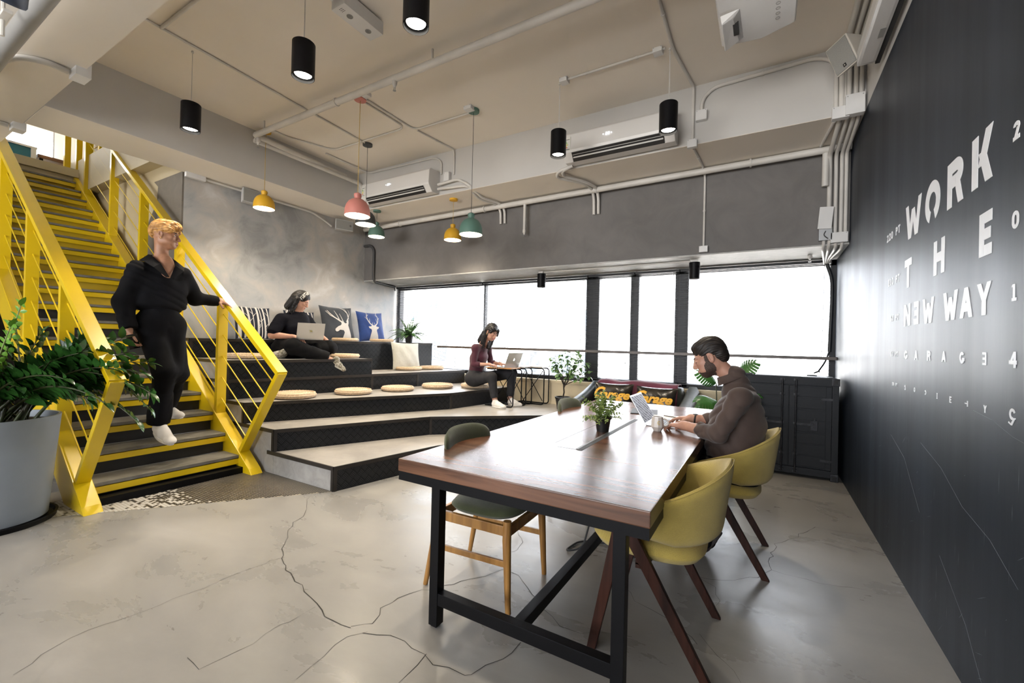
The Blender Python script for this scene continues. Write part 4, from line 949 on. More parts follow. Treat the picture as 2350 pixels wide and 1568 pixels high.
# ================================================================ CYLINDER PENDANTS
def spot(name, loc, power, col, size=1.9, blend=.7, parent=None, rad=.04):
    d = bpy.data.lights.new(name, 'SPOT'); d.energy = power; d.color = col; d.spot_size = size; d.spot_blend = blend; d.shadow_soft_size = rad
    o = bpy.data.objects.new(name, d); COL.objects.link(o); o.location = loc
    if parent: o.parent = parent
    return o
LAMP = (1, .87, .68)
def cyl_lamp(x, y, zb, zc, label, drop=True, power=9, group='black cylinder pendant lamps', k=1.):
    t = thing('cylinder_lamp', label, 'lamp', (x, y, zb), 0, group)
    m = MB(); H_ = .25*k; r = .078*k
    m.lathe([(r-.006, .028), (r-.004, .0), (r, .002), (r, H_-.004), (r-.004, H_), (.001, H_)], 32); m.build('housing', 'black_metal', t, smooth=40)
    m = MB(); m.lathe([(r-.006, .03), (.060*k, .034), (.045*k, .06), (.001, .065)], 28); m.build('reflector', 'chrome', t, smooth=50)
    MB().lathe([(.001, .026), (.058*k, .024)], 28).build('lamp_glass', 'bulb', t)
    if drop: m = MB(); m.tube([(0, 0, H_), (0, 0, zc-zb)], .0028, 6); m.tube([(.004, 0, H_), (.006, .0, H_+.1), (.004, 0, zc-zb-.05)], .0018, 5); m.build('cable', 'pipe', t, smooth=60); MB().lathe([(.012, -.02), (.008, 0)], 10, c=(0, 0, zc-zb)).build('ceiling_hook', 'pipe', t)
    else: MB().box((-.045*k, -.045*k, H_), (.045*k, .045*k, zc-zb), ch=.004).build('mounting_box', 'pipe', t)
    spot('lamp_beam', (0, 0, .02), power, LAMP, 1.5, .8, t, .045)
    return t
M['chrome'] = pm('bright_reflector', (.8, .78, .72), .15, metal=1.)
LP = 75
cyl_lamp(-4.62, 1.885, 3.225, CZ, 'black cylinder pendant lamp above the foot of the yellow stair', power=LP)
cyl_lamp(-2.93, 1.89, 3.225, CZ, 'black cylinder pendant lamp hanging second from the left near the camera', power=LP)
cyl_lamp(-1.85, 1.91, 3.225, CZ, 'black cylinder pendant lamp cut by the top edge of the picture', power=LP)
cyl_lamp(-1.825, 3.93, 3.225, CZ, 'black cylinder pendant lamp at the left end of the right air conditioner', power=LP)
cyl_lamp(-.765, 3.93, 3.225, CZ, 'black cylinder pendant lamp at the right end of the right air conditioner', power=LP)
cyl_lamp(-2.84, 5.64, 2.165, 2.41, 'black cylinder lamp fixed under the window soffit, left one', drop=False, power=12, group='black cylinder lamps under the window soffit', k=.8)
cyl_lamp(-.748, 5.60, 2.165, 2.41, 'black cylinder lamp fixed under the window soffit, right one', drop=False, power=12, group='black cylinder lamps under the window soffit', k=.8)
# ================================================================ COLOURED BELL PENDANTS
M['l_yellow'] = pm('mustard_lamp', (.72, .40, .02), .5); M['l_pink'] = pm('pink_lamp', (.62, .23, .19), .5); M['l_black'] = pm('charcoal_lamp', (.05, .055, .055), .5)
M['l_green'] = pm('sage_green_lamp', (.10, .20, .16), .5); M['l_inner'] = pm('glowing_lamp_inside', (1, .91, .74), .6, col2=(1, .90, .72), emis=2.6)
M['c_yellow'] = pm('mustard_cable', (.55, .36, .08), .6); M['c_dark'] = pm('dark_cable', (.04, .04, .04), .6)
def bell(x, y, zb, zc, mat, cable, label, k=1., canopy=None, power=16):
    t = thing('bell_pendant', label, 'lamp', (x, y, zb), 0, 'coloured bell pendant lamps over the stepped seating')
    H_ = .205*k; r = .125*k
    prof = [(r-.003, 0), (r, .001), (r, .03*k), (r*.97, .07*k), (r*.88, .11*k), (r*.70, .145*k), (r*.48, .166*k), (r*.27, .175*k), (r*.25, .19*k), (r*.30, .20*k), (r*.29, H_+.02*k), (r*.18, H_+.03*k), (.001, H_+.03*k)]
    MB().lathe(prof, 36, cap=False).build('shade', mat, t, smooth=50)
    MB().lathe([(r-.003, .001), (r*.96, .03*k), (r*.93, .07*k), (r*.84, .105*k), (r*.66, .138*k), (.001, .15*k)], 36, cap=False).build('shade_lining', 'l_inner', t, smooth=50)
    MB().sphere((0, 0, .06*k), (.032*k, .032*k, .04*k), 14).build('light_bulb', 'bulb', t, smooth=90)
    MB().tube([(0, 0, H_), (0, 0, zc-zb-.02)], .003, 6).build('cable', cable, t, smooth=60)
    MB().lathe([(.06*k, -.028), (.06*k, 0), (.001, 0)] if True else [], 24, c=(0, 0, zc-zb)).lathe([(.001, -.034), (.05*k, -.028)], 24, c=(0, 0, zc-zb)).build('canopy', canopy or mat, t, smooth=40)
    s = spot('lamp_beam', (0, 0, .03), power, LAMP, 2.4, .9, t, .06)
    return t
BP = 42
bell(-5.51, 3.075, 2.965, 3.96, 'l_yellow', 'c_yellow', 'mustard yellow bell pendant in front of the grey plaster wall', .98, power=BP)
bell(-3.85, 3.155, 2.675, 3.97, 'l_pink', 'c_yellow', 'pink bell pendant hanging lowest in the middle group', 1.07, power=BP)
bell(-4.65, 3.95, 2.878, 3.97, 'l_black', 'c_dark', 'charcoal bell pendant behind the pink one', 1.05, power=BP)
bell(-5.30, 4.72, 2.96, 3.38, 'l_green', 'c_dark', 'small sage green bell pendant below the charcoal one', 1., power=BP*.8)
bell(-2.89, 3.935, 2.548, 3.97, 'l_green', 'c_dark', 'sage green bell pendant hanging on the long dark cable', 1.05, power=BP)
bell(-3.865, 4.83, 2.785, 3.38, 'l_yellow', 'c_yellow', 'mustard yellow bell pendant next to the sage green one', .98, power=BP)
# ================================================================ AIR CONDITIONERS
M['ac_white'] = pm('glossy_white_plastic', (.70, .69, .68), .25, col2=(.68, .67, .66)); M['sticker'] = pm('white_sticker', (.7, .7, .66), .5); M['st_green'] = pm('sticker_green', (.25, .5, .12), .5); M['st_yellow'] = pm('sticker_yellow', (.8, .7, .1), .5); M['st_red'] = pm('sticker_red', (.7, .12, .05), .5)
M['led'] = pm('white_led', (.9, .93, 1.), .5, col2=(.9, .93, 1), emis=1.2)
def ac(x0, x1, z0, z1, label, digits):
    yb, yf = 4.63, 4.40; t = thing('air_conditioner', label, 'air conditioner', (0, 0, 0), 0, 'white wall-mounted air conditioners')
    prof = [(yb, z0+.02), (yb-.05, z0), (yf+.080, z0), (yf+.006, z0+.085), (yf, z0+.11), (yf+.012, z1-.03), (yf+.04, z1), (yb, z1)]
    vs = [(x, y, z) for x in (x0, x1) for y, z in prof]; n = len(prof)
    MB().add(vs, [tuple(range(n)), tuple(reversed(range(n, 2*n)))] + [(i, n+i, n+(i+1) % n, (i+1) % n) for i in range(n)]).build('housing', 'ac_white', t, bevel=.006)
    # outlet: dark slot with louvre, on the slanted lower front
    a = Vector((0, yf+.078, z0+.002)); b = Vector((0, yf+.008, z0+.083)); d = (b-a); nn = Vector((0, -d.z, d.y)).normalized()*.0035
    def strip(f0, f1, xa, xb, mat, nm, off=1.): 
        p, q = a+d*f0+nn*off, a+d*f1+nn*off; m = MB(); m.add([(xa, p.y, p.z), (xb, p.y, p.z), (xb, q.y, q.z), (xa, q.y, q.z)], [(0, 1, 2, 3)]); return m.build(nm, mat, t, clean=False)
    strip(.0, .98, x0+.10, x1-.10, 'slot', 'air_outlet', 1.2); 
    m = MB(); p = a+d*.45+nn*2; m.bar((x0+.11, p.y, p.z), (x1-.11, p.y, p.z), .004, .014, up=d); p = a+d*.72+nn*2; m.bar((x0+.11, p.y, p.z), (x1-.11, p.y, p.z), .003, .004, up=d); m.build('louvre', 'ac_white', t)
    st_ = MB(); y = yf+.004
    st_.box((x0+.02, y-.004, z0+.10), (x0+.09, y+.002, z1-.06), 0)
    for i, (zz, mi) in enumerate(((.20, 1), (.185, 1), (.165, 2), (.15, 2), (.135, 3))): st_.box((x0+.025, y-.006, z0+zz), (x0+.045+.008*(i % 3), y-.003, z0+zz+.009), mi)
    for zz in (.115, .225): st_.box((x0+.03, y-.006, z0+zz), (x0+.08, y-.003, z0+zz+.005), 4)
    st_.build('energy_label', ['sticker', 'st_green', 'st_yellow', 'st_red', 'slot'], t)
    # display digits
    seg = {'2': 'abged', '8': 'abcdefg'}; dm = MB(); xc = x0+(x1-x0)*.42; zc = z0+.20; hw, hh = .010, .012; y = yf+.001
    def hb(xx, zz): dm.box((xx-.007, y-.003, zz-.0016), (xx+.007, y, zz+.0016))
    def vb(xx, zz): dm.box((xx-.0016, y-.003, zz-.005), (xx+.0016, y, zz+.005))
    for i, ch in enumerate(digits):
        cx = xc+.026*i
        S_ = seg[ch]
        if 'a' in S_: hb(cx, zc+hh)
        if 'g' in S_: hb(cx, zc)
        if 'd' in S_: hb(cx, zc-hh)
        if 'b' in S_: vb(cx+.008, zc+hh/2)
        if 'c' in S_: vb(cx+.008, zc-hh/2)
        if 'e' in S_: vb(cx-.008, zc-hh/2)
        if 'f' in S_: vb(cx-.008, zc+hh/2)
    for xx in (xc-.035, xc+.055): dm.box((xx-.004, y-.003, zc-.004), (xx+.004, y, zc+.004))
    dm.build('display_digits', 'led', t)
    return t
ac(-1.985, -.80, 3.385, 3.70, 'white air conditioner on the right, above the window, showing 22', '22')
a2 = ac(-5.30, -3.96, 3.385, 3.70, 'white air conditioner in the left corner above the bell pendants', '22')
# ================================================================ PIPES AND CONDUITS
def run(name, pts, r, label, mat='pipe', cat='pipe', clips=0, rr=.08, n=10, group=None, parent=None):
    m = MB(); P = rnd(pts, rr, 5); m.tube(P, r, n); o = m.build(name, mat, parent, smooth=50)
    if parent is None: tag(o, label, cat, group)
    if clips:
        c = MB(); V_ = [Vector(p) for p in pts]
        for a, b in zip(V_[:-1], V_[1:]):
            L_ = (b-a).length; k = int(L_/clips)
            for i in range(k):
                p = a.lerp(b, (i+.5)/k); d = (b-a).normalized(); c.tube([p-d*.009, p+d*.009], r*1.28, 10)
        if c.v: c.build('pipe_clip', mat, o, smooth=50)
    return o
run('sprinkler_pipe', [(-6.2, 5.25, 3.30), (.70, 5.25, 3.335)], .036, 'thick white pipe running the whole width above the window wall', clips=1.7)
run('sprinkler_pipe', [(-5.60, 4.35, 3.84), (-5.50, 2.935, 3.84), (XR-.02, 2.935, 3.84)], .034, 'thick white sprinkler pipe crossing the ceiling over the pendants', clips=2.1, rr=.03)
run('sprinkler_pipe', [(-5.56, 2.96, 3.80), (-5.56, 4.60, 3.80), (-5.56, 4.9, 3.30), (-5.9, 5.2, 3.30)], .030, 'thick white pipe under the left beam down to the corner', rr=.05)
for x, lb_ in ((-2.63, 'small white hanger holding the crossing sprinkler pipe to the ceiling'), (-5.3, 'small white hanger at the left end of the sprinkler pipe')):
    hg = MB(); hg.box((x-.008, 2.925, 3.87), (x+.008, 2.94, CZ)).tube([(x, 2.935, 3.875), (x, 2.935, 3.865)], .02, 8); tag(hg.build('pipe_hanger', 'pipe', clean=False), lb_, 'pipe hanger', 'pipe hangers')
def sprinkler(x, y, z, label, up=.06):
    t = thing('ceiling_sprinkler', label, 'sprinkler', (x, y, z), 0, 'sprinkler heads on the pipes')
    MB().lathe([(.024, up), (.024, .03), (.015, .02), (.012, 0)], 12).build('fitting', 'pipe', t, smooth=40)
    m = MB(); m.tube([(.009, 0, 0), (.010, 0, -.025)], .0025, 5); m.tube([(-.009, 0, 0), (-.010, 0, -.025)], .0025, 5); m.lathe([(.001, -.028), (.016, -.028), (.016, -.026), (.001, -.025)], 12); m.build('deflector', 'grey_metal', t)
sprinkler(-3.10, 2.935, 3.75, 'sprinkler head under the crossing ceiling pipe', .09)
sprinkler(-5.47, 2.96, 3.72, 'sprinkler head at the corner of the ceiling pipe', .09)
run('sprinkler_dropper', [(-2.93, 5.25, 3.30), (-2.93, 5.25, 2.93)], .021, 'short white drop pipe hanging from the long pipe over the window wall'); sprinkler(-2.93, 5.25, 2.86, 'dark sprinkler head on the short drop pipe above the window', .07)
sprinkler(.42, 5.80, 2.345, 'sprinkler head in the window soffit by the black wall', .06)
G = 'thin white conduits on ceiling and beams'
c_ = [([(-3.62, 1.17, CZ-.012), (-4.62, 1.88, CZ-.012)], 0)]
run('conduit', [(-4.48, 1.17, CZ-.012), (-4.55, 2.4, CZ-.012), (-4.64, 3.92, CZ-.012)], .010, 'thin white conduit across the ceiling to the charcoal pendant', clips=.9, group=G, rr=.02)
run('conduit', [(-4.5, 1.6, CZ-.016), (-3.6, 1.6, CZ-.016), (-2.6, 1.6, CZ-.016), (XR-.1, 1.6, CZ-.016)], .014, 'thin white conduit across the near ceiling above the cylinder lamps', clips=1.2, group=G)
run('conduit', [(-3.80, 3.16, CZ-.012), (-3.80, 3.95, CZ-.012), (-2.95, 3.95, CZ-.012)], .010, 'thin white conduit bending to the sage green pendant', clips=.6, group=G, rr=.12)
run('conduit', [(-3.86, 3.16, CZ-.012), (-3.86, 3.85, CZ-.012), (-4.62, 3.85, CZ-.012), (-5.2, 3.85, CZ-.012), (-5.42, 3.3, CZ-.012), (-5.42, 3.1, CZ-.012)], .010, 'thin white conduit looping back to the yellow pendant', clips=.6, group=G, rr=.12)
run('conduit', [(-3.78, 3.98, CZ-.012), (-3.70, 4.60, CZ-.012), (-3.70, 4.618, CZ-.15), (-3.70, 4.618, 3.62)], .010, 'thin white conduit down the beam beside the left air conditioner', clips=.5, group=G, rr=.05)
run('conduit', [(-5.40, 3.86, CZ-.012), (-5.38, 4.615, CZ-.03), (-4.05, 4.615, CZ-.05), (-3.92, 4.615, 3.85), (-3.92, 4.615, 3.66)], .012, 'thin white conduit above the left air conditioner', clips=.8, group=G, rr=.08)
run('conduit', [(-1.78, 3.90, CZ-.012), (-.80, 3.90, CZ-.012)], .011, 'thin white conduit between the two cylinder lamps by the right air conditioner', clips=.45, group=G)
run('conduit', [(-.72, 1.17, CZ-.014), (-.74, 3.95, CZ-.014), (-.66, 4.60, CZ-.014), (-.66, 4.612, CZ-.1), (-.66, 4.612, 3.40)], .014, 'white conduit running forward over the ceiling and down beside the right air conditioner', clips=.9, group=G, rr=.08)
run('conduit', [(-.66, 4.70, 3.368), (-.63, 5.20, 3.368), (-.62, 5.335, 3.30), (-.62, 5.335, 2.50)], .012, 'thin white conduit going down the grey wall to the window', clips=.5, group=G, rr=.05)
run('conduit', [(-.58, 4.612, 3.68), (-.58, 4.612, 3.80), (-.48, 4.612, 3.90), (.36, 4.612, 3.93), (.50, 4.612, 3.85), (.50, 4.612, 3.42)], .017, 'white conduit arching along the top of the beam towards the corner', clips=.5, group=G, rr=.10)
run('conduit', [(.50, 4.70, 3.365), (.45, 5.20, 3.365)], .014, 'short white conduit under the beam near the corner', group=G)
run('conduit', [(.56, 2.2, CZ-.02), (.56, 4.58, CZ-.02), (.56, 4.612, CZ-.10), (.56, 4.612, 3.42)], .016, 'white conduit coming forward over the ceiling in front of the speaker', clips=.8, group=G, rr=.06)
run('conduit', [(-2.80, 5.64, 2.385), (-.80, 5.60, 2.385)], .010, 'thin rusty white conduit under the window soffit between two lamps', clips=.4, group=G)
GP = 'white pipes bunched in the corner by the black wall'
for i, (dx, label) in enumerate(((-.115, 'thick white pipe, leftmost in the corner bunch'), (-.075, 'white pipe second in the corner bunch'), (-.040, 'white pipe third in the corner bunch'), (-.012, 'white pipe against the black wall in the corner bunch'))):
    x = XR-.02+dx*1.3
    run('corner_pipe', [(x+.02, 3.2-.1*i, CZ-.03), (x+.02, 4.55, CZ-.03), (x, 4.60, CZ-.15), (x, 4.605, 3.40), (x, 4.75, 3.355), (x-.01, 5.25, 3.27), (x, 5.32, 3.10), (x, 5.325, 2.45)], .017 if i else .021, label, clips=1.1, group=GP, rr=.06)
run('drop_pipe', [(XR-.21, 5.25, 3.30), (XR-.21, 5.28, 2.98)], .030, 'stubby white drop pipe with dark end at the right of the long pipe')
for i, x in enumerate((.50, .545, .60, .65)):
    lb_ = 'white pipe bending under the window soffit, %s of the four in the corner' % ('leftmost', 'second from left', 'third from left', 'rightmost')[i]
    run('soffit_pipe', [(x, 5.325, 2.48), (x, 5.345, 2.40), (x+.0, 5.40, 2.365), (.56+.018*i, 5.9, 2.355), (.585+.018*i, 6.10, 2.34)], .015, lb_, group='white pipes under the soffit in the corner', rr=.04)
run('cable_sleeve', [(.60, 6.08, 2.34), (.655, 6.06, 2.15), (.655, 6.05, 1.9), (.64, 6.05, 1.32)], .020, 'black cable sleeve hanging beside the window in the corner', 'frame', 'cable', rr=.08)
run('cable', [(.64, 6.05, 1.33), (.60, 6.03, 1.2), (.53, 5.96, 1.09), (.49, 5.94, 1.075)], .009, 'thin black cable running down behind the container cabinet', 'frame', 'cable', rr=.05)
run('drain_pipe', [(-6.28, 5.325, 3.03), (-6.12, 5.325, 3.03), (-6.03, 5.325, 2.95), (-6.03, 5.325, 2.46), (-6.03, 5.36, 2.375), (-6.20, 6.0, 2.375)], .024, 'dark grey pipe bending down the corner of the grey walls', 'darkpipe', rr=.07)
o = run('tap_spout', [(-6.2, 6.0, 2.372), (-6.2, 6.02, 2.30)], .012, 'small dark tap hanging from the dark grey pipe', 'darkpipe')
# refrigerant pipes of the two units
for k, (z, yy) in enumerate(((3.50, 4.60), (3.44, 4.60))):
    run('coolant_pipe', [(-3.93, 4.56, z), (-3.60, 4.585, z+.03-.04*k), (-3.42-.04*k, 4.60, 3.42), (-3.42-.06*k, 4.9, 3.345), (-3.33-.07*k, 5.22, 3.345), (-3.30-.07*k, 5.31, 3.28), (-3.30-.07*k, 5.325, 3.08)], .018, 'white wrapped coolant pipe leaving the left air conditioner, %s of the two' % ('upper', 'lower')[k], group='white wrapped coolant pipes', rr=.07)
    run('coolant_pipe', [(-1.93, 4.56, 3.39-.01), (-2.06-.05*k, 4.55, 3.345), (-2.10-.09*k, 4.70, 3.34), (-1.93-.04*k, 5.0, 3.34), (-1.88-.06*k, 5.22, 3.34), (-1.88-.06*k, 5.31, 3.25), (-1.88-.06*k, 5.325, 3.03)], .019, 'white wrapped coolant pipe looping down from the right air conditioner, %s of the two' % ('outer', 'inner')[k], group='white wrapped coolant pipes', rr=.07)
def jbox(loc, s, label, nm='junction_box', mat='white'):
    t = thing(nm, label, 'junction box', loc, 0, 'white junction boxes'); a, b_, c = [q/2 for q in s]
    MB().box((-a, -b_, -c), (a, b_, c), ch=.003).build('box', mat, t)
    m = MB()
    for sx in (-1, 1): m.lathe([(.001, 0), (.004, 0), (.004, .002)], 8, T=Matrix.Translation((sx*a*.8, -b_-.0005, c*.8)) @ Matrix.Rotation(PI/2, 4, 'X'))
    m.build('screw', 'grey_metal', t)
jbox((.53, 4.595, 3.38), (.12, .06, .10), 'white junction box under the arching conduit near the corner')
jbox((.625, 4.58, 3.42), (.13, .07, .17), 'tall white junction box left of the black wall edge') ; 
jbox((-.66, 4.60, 3.375), (.09, .05, .08), 'white junction box at the lower right of the right air conditioner')
jbox((-.58, 4.60, 3.64), (.10, .05, .10), 'white isolator box right of the right air conditioner')
jbox((-3.80, 4.60, 3.60), (.09, .05, .12), 'white isolator box right of the left air conditioner')
jbox((-.62, 5.325, 2.46), (.09, .04, .07), 'white junction box on the grey wall edge above the right soffit lamp')
jbox((.62, 5.315, 2.46), (.14, .05, .10), 'white junction box at the foot of the corner pipes')
jbox((-1.76, 3.90, CZ-.02), (.08, .08, .04), 'white junction box on the ceiling by the left cylinder lamp over the air conditioner')
jbox((-.86, 3.90, CZ-.02), (.08, .08, .04), 'white junction box on the ceiling by the right cylinder lamp over the air conditioner')
jbox((-3.72, 3.12, CZ-.02), (.08, .08, .04), 'white junction box on the ceiling beside the pink pendant')
jbox((-2.90, 3.86, CZ-.02), (.10, .08, .04), 'white junction box on the ceiling beside the green canopy')
jbox((-4.66, 1.15, 3.385), (.16, .09, .14), 'white junction box at the edge of the lowered ceiling, upper one')
jbox((-6.42, 1.15, 3.385), (.14, .09, .14), 'white junction box at the edge of the lowered ceiling over the stair')
jbox((-6.25, 2.62, 3.345), (.05, .22, .06), 'long white junction box at the top corner of the grey plaster wall')
t = thing('switch_box', 'grey electrical box with its lid hanging open among the corner pipes', 'electrical box', (.51, 5.31, 2.55)); MB().box((-.055, -.02, -.11), (.055, .03, .02), ch=.003).build('box', 'grey_metal', t); m = MB(); m.box((-.07, -.04, .0), (.045, -.02, .22), ch=.004, T=Matrix.Rotation(.08, 4, 'Y')); m.build('lid', 'white', t); MB().tube(rnd([(0, -.025, -.02), (-.02, -.035, -.06), (.02, -.03, -.10)], .02), .004, 6).build('loose_wire', 'c_dark', t)
run('conduit', [(-4.83, 1.10, 3.365), (-5.6, .75, 3.36), (-6.0, .5, 3.36), (-6.2, .1, 3.36)], .020, 'thick white cable tube along the lowered ceiling on the left', rr=.25, group=G) if False else None
run('cable_tube', [(-4.70, 1.09, 3.355), (-4.68, .98, 3.355), (-4.76, .86, 3.355), (-5.10, .76, 3.355), (-5.6, .60, 3.355)], .022, 'thick white cable tube curving over the lowered ceiling at upper left', rr=.2)
run('cable_tube', [(-6.45, 1.09, 3.355), (-6.47, .2, 3.355)], .022, 'thick white cable tube ending over the stair at far left')
# speaker conduit on the grey plaster wall
run('conduit', [(-6.25, 2.72, 3.345), (-6.25, 4.25, 3.345), (-6.26, 4.5, 3.27), (-6.27, 4.62, 3.22)], .015, 'white conduit along the top of the grey plaster wall to the small speaker', clips=.8, group=G, rr=.06)
# ================================================================ SPEAKERS, PROJECTOR AND OTHER DEVICES
M['grille'] = pm('grey_speaker_grille', (.30, .30, .285), .7, col2=(.26, .26, .25), vs=200); M['sp_body'] = pm('cream_speaker_body', (.56, .53, .48), .5); M['sp_white'] = pm('white_speaker_body', (.5, .5, .5), .5)
def speaker(loc, rot, s, label, body='sp_body'):
    t = thing('wall_speaker', label, 'speaker', loc); t.rotation_euler = rot; a, b_, c = s[0]/2, s[1]/2, s[2]/2
    # front (-y) wider than the back
    vs = [(-a, -b_, -c), (a, -b_, -c), (a, -b_, c), (-a, -b_, c), (-a*.62, b_, -c*.9), (a*.62, b_, -c*.9), (a*.62, b_, c*.9), (-a*.62, b_, c*.9)]
    MB().add(vs, [(0, 1, 2, 3), (5, 4, 7, 6), (1, 5, 6, 2), (4, 0, 3, 7), (3, 2, 6, 7), (4, 5, 1, 0)]).build('cabinet', body, t, bevel=.008)
    MB().box((-a+.012, -b_-.006, -c+.012), (a-.012, -b_-.001, c-.012), ch=.002).build('grille', 'grille', t)
    MB().box((a*.55, -b_-.008, -.012), (a*.55+.024, -b_-.005, .012), 0).box((a*.55+.008, -b_-.009, -.004), (a*.55+.016, -b_-.0075, .004), 1).build('badge', ['slot', 'sp_body'], t)
    MB().bar((0, b_, 0), (0, b_+.05, 0), .05, .05).build('bracket', 'black_metal', t)
_x = Vector((.36, .12, -.92)).normalized(); _n = Vector((-.72, -.62, -.36)); _n = (_n - _x*_n.dot(_x)).normalized(); _z = _x.cross(-_n)
speaker((.53, 4.19, 3.655), Matrix((_x, -_n, _z)).transposed().to_euler(), (.24, .15, .19), 'cream wall speaker tilted in the corner above the black wall')
speaker((-6.185, 3.25, 3.27), (0, 0, math.radians(90)), (.25, .13, .19), 'grey speaker box on the plaster wall behind the yellow pendant', 'sp_white')
speaker((-6.14, 4.74, 3.235), (0, 0, math.radians(72)), (.30, .18, .17), 'small grey speaker on the plaster wall beside the pink pendant', 'sp_white')
pj = thing('projector', 'white ceiling projector cut by the top edge of the picture', 'projector', (-.08, 3.25, 3.62)); 
m = MB(); pl = [(-.24, -.32), (.23, -.32), (.23, .30), (.02, .38), (-.24, .34)]
m.prism(pl, 0, .12).build('housing', 'ac_white', pj, bevel=.01)
m = MB(); m.add([(-.215, .33, -.05), (-.215, .02, -.05), (-.145, .02, -.03), (-.12, .28, -.03), (-.235, .35, .05), (-.235, -.02, .05), (-.10, -.02, .0), (-.09, .30, .0)], [(0, 1, 2, 3), (4, 7, 6, 5), (0, 4, 5, 1), (1, 5, 6, 2), (2, 6, 7, 3), (3, 7, 4, 0)]).build('lens_hood', 'white', pj, bevel=.006)
MB().box((-.150, .08, -.036), (-.115, .20, -.012), ch=.003).build('lens_window', 'slot', pj); MB().lathe([(.03, .12), (.03, .35)], 12, c=(0, 0, 0)).build('ceiling_mount', 'white', pj)
m = MB()
for i in range(5): m.tube([(.12+.013*math.cos(a/8*2*PI), .0+.05*i+.013*math.sin(a/8*2*PI), -.001) for a in range(8)], .0015, 4, closed=True)
m.build('control_button', 'grille', pj)
sc_ = thing('projection_screen_case', 'long white case of a rolled-up projection screen above the black wall', 'projection screen', (.60, 2.0, 3.47)); 
MB().box((-.055, -.80, -.06), (.055, 1.95, .06), ch=.02).build('case', 'ac_white', sc_); MB().box((.058, -.80, -.045), (.085, 2.0, -.02)).build('slot_bar', 'slot', sc_); MB().box((-.05, 1.95, -.05), (.05, 1.975, .05), ch=.01).build('end_cap', 'white', sc_)
MB().box((.01, 1.55, -.063), (.04, 1.65, -.0605)).build('grey_label', 'grille', sc_)
em = thing('emergency_light', 'white emergency light box with two small lamps under the ceiling', 'emergency light', (-2.83, 2.28, CZ-.05), math.radians(90))
MB().box((-.19, -.075, -.075), (.19, .075, .03), ch=.005).build('housing', 'white', em); MB().box((-.33, -.05, -.03), (-.21, .05, .05), ch=.004).build('feed_box', 'white', em)
for x in (-.08, .10): MB().lathe([(.024, -.0765), (.024, -.079), (.017, -.079), (.017, -.0775), (.008, -.0775), (.008, -.081), (.001, -.081)], 16, c=(x, 0, 0)).build('lamp_eye', 'grille', em)
m = MB()
for i in range(3):
    for j in range(3): m.lathe([(.001, 0), (.004, 0)], 6, c=(-.165+.013*i, -.015+.013*j, -.0755))
m.build('vent_hole', 'slot', em)
run('conduit', [(-2.83, 1.17, CZ-.012), (-2.83, 1.98, CZ-.012)], .010, 'thin white conduit feeding the emergency light', clips=.4, group=G)
# fixture close to the camera at upper left, on a diagonal duct
run('grey_duct', [(-6.4, .755, 3.29), (-2.2, .745, 3.29)], .05, 'grey round pipe crossing the upper left corner of the ceiling', 'ductgrey', clips=0) if M.setdefault('ductgrey', pm('duct_grey', (.30, .30, .30), .45)) else None
o = MB().box((-4.62, .62, 3.195), (-3.86, .66, 3.215), ch=.003).tube([(-3.98, .64, 3.10), (-3.98, .64, 3.375)], .010, 8).build('support_rail', 'pipe'); tag(o, 'white steel support rail with a threaded rod at the upper left', 'support rail')
M['bluegrey'] = pm('blue_grey_metal', (.035, .05, .085), .45)
cf = thing('track_light', 'dark blue-grey spotlight cut by the upper left corner of the picture', 'lamp', (-3.05, .50, 2.80))

# ================================================================ PLANTS
def leafmat(name, c1, c2, rough=.3, vs=10): 
    m = pm(name, c1, rough, col2=c2, vs=vs, lo=.4, hi=.6, spec=.6); return m
M['zz_dark'] = leafmat('dark_glossy_leaf', (.030, .105, .018), (.018, .065, .012), .22); M['zz_new'] = leafmat('fresh_green_leaf', (.16, .36, .035), (.10, .25, .02), .3)
M['zz_stem'] = pm('dark_green_stem', (.05, .07, .02), .4, col2=(.035, .03, .015), vs=30); M['new_stem'] = pm('light_green_stem', (.22, .27, .10), .4)
M['soil'] = pm('potting_soil', (.02, .013, .009), .95, bump=.8, bs=60); M['zinc'] = pm('grey_blue_planter', (.27, .30, .33), .42, col2=(.23, .255, .285), vs=2.5, bump=.06, bs=12)
M['blackpot'] = pm('black_plastic_pot', (.012, .012, .012), .4)
def leaf(mb, p, d, n_, L_, W_, curl=.25, mi=0, seg=5, fold=.25, tip=1.6):
    """leaf blade from p along d, face normal n_"""
    p = Vector(p); d = Vector(d).normalized(); n_ = Vector(n_); n_ = (n_ - d*n_.dot(d)); n_ = n_.normalized() if n_.length > 1e-4 else d.orthogonal().normalized(); s = d.cross(n_); vs = []; 
    for i in range(seg+1):
        t = i/seg; w_ = W_/2*math.sin(PI*min(1, t**.75*.98+.02))**.8*(1 if i < seg else .02); a = curl*t
        c = p + d*L_*t*math.cos(a) - n_*L_*t*math.sin(a)
        vs += [c - s*w_ + n_*fold*w_, c, c + s*w_ + n_*fold*w_]
    fs = []
    for i in range(seg):
        a = i*3; fs += [(a, a+1, a+4, a+3), (a+1, a+2, a+5, a+4)]
    mb.add(vs, fs, mi)
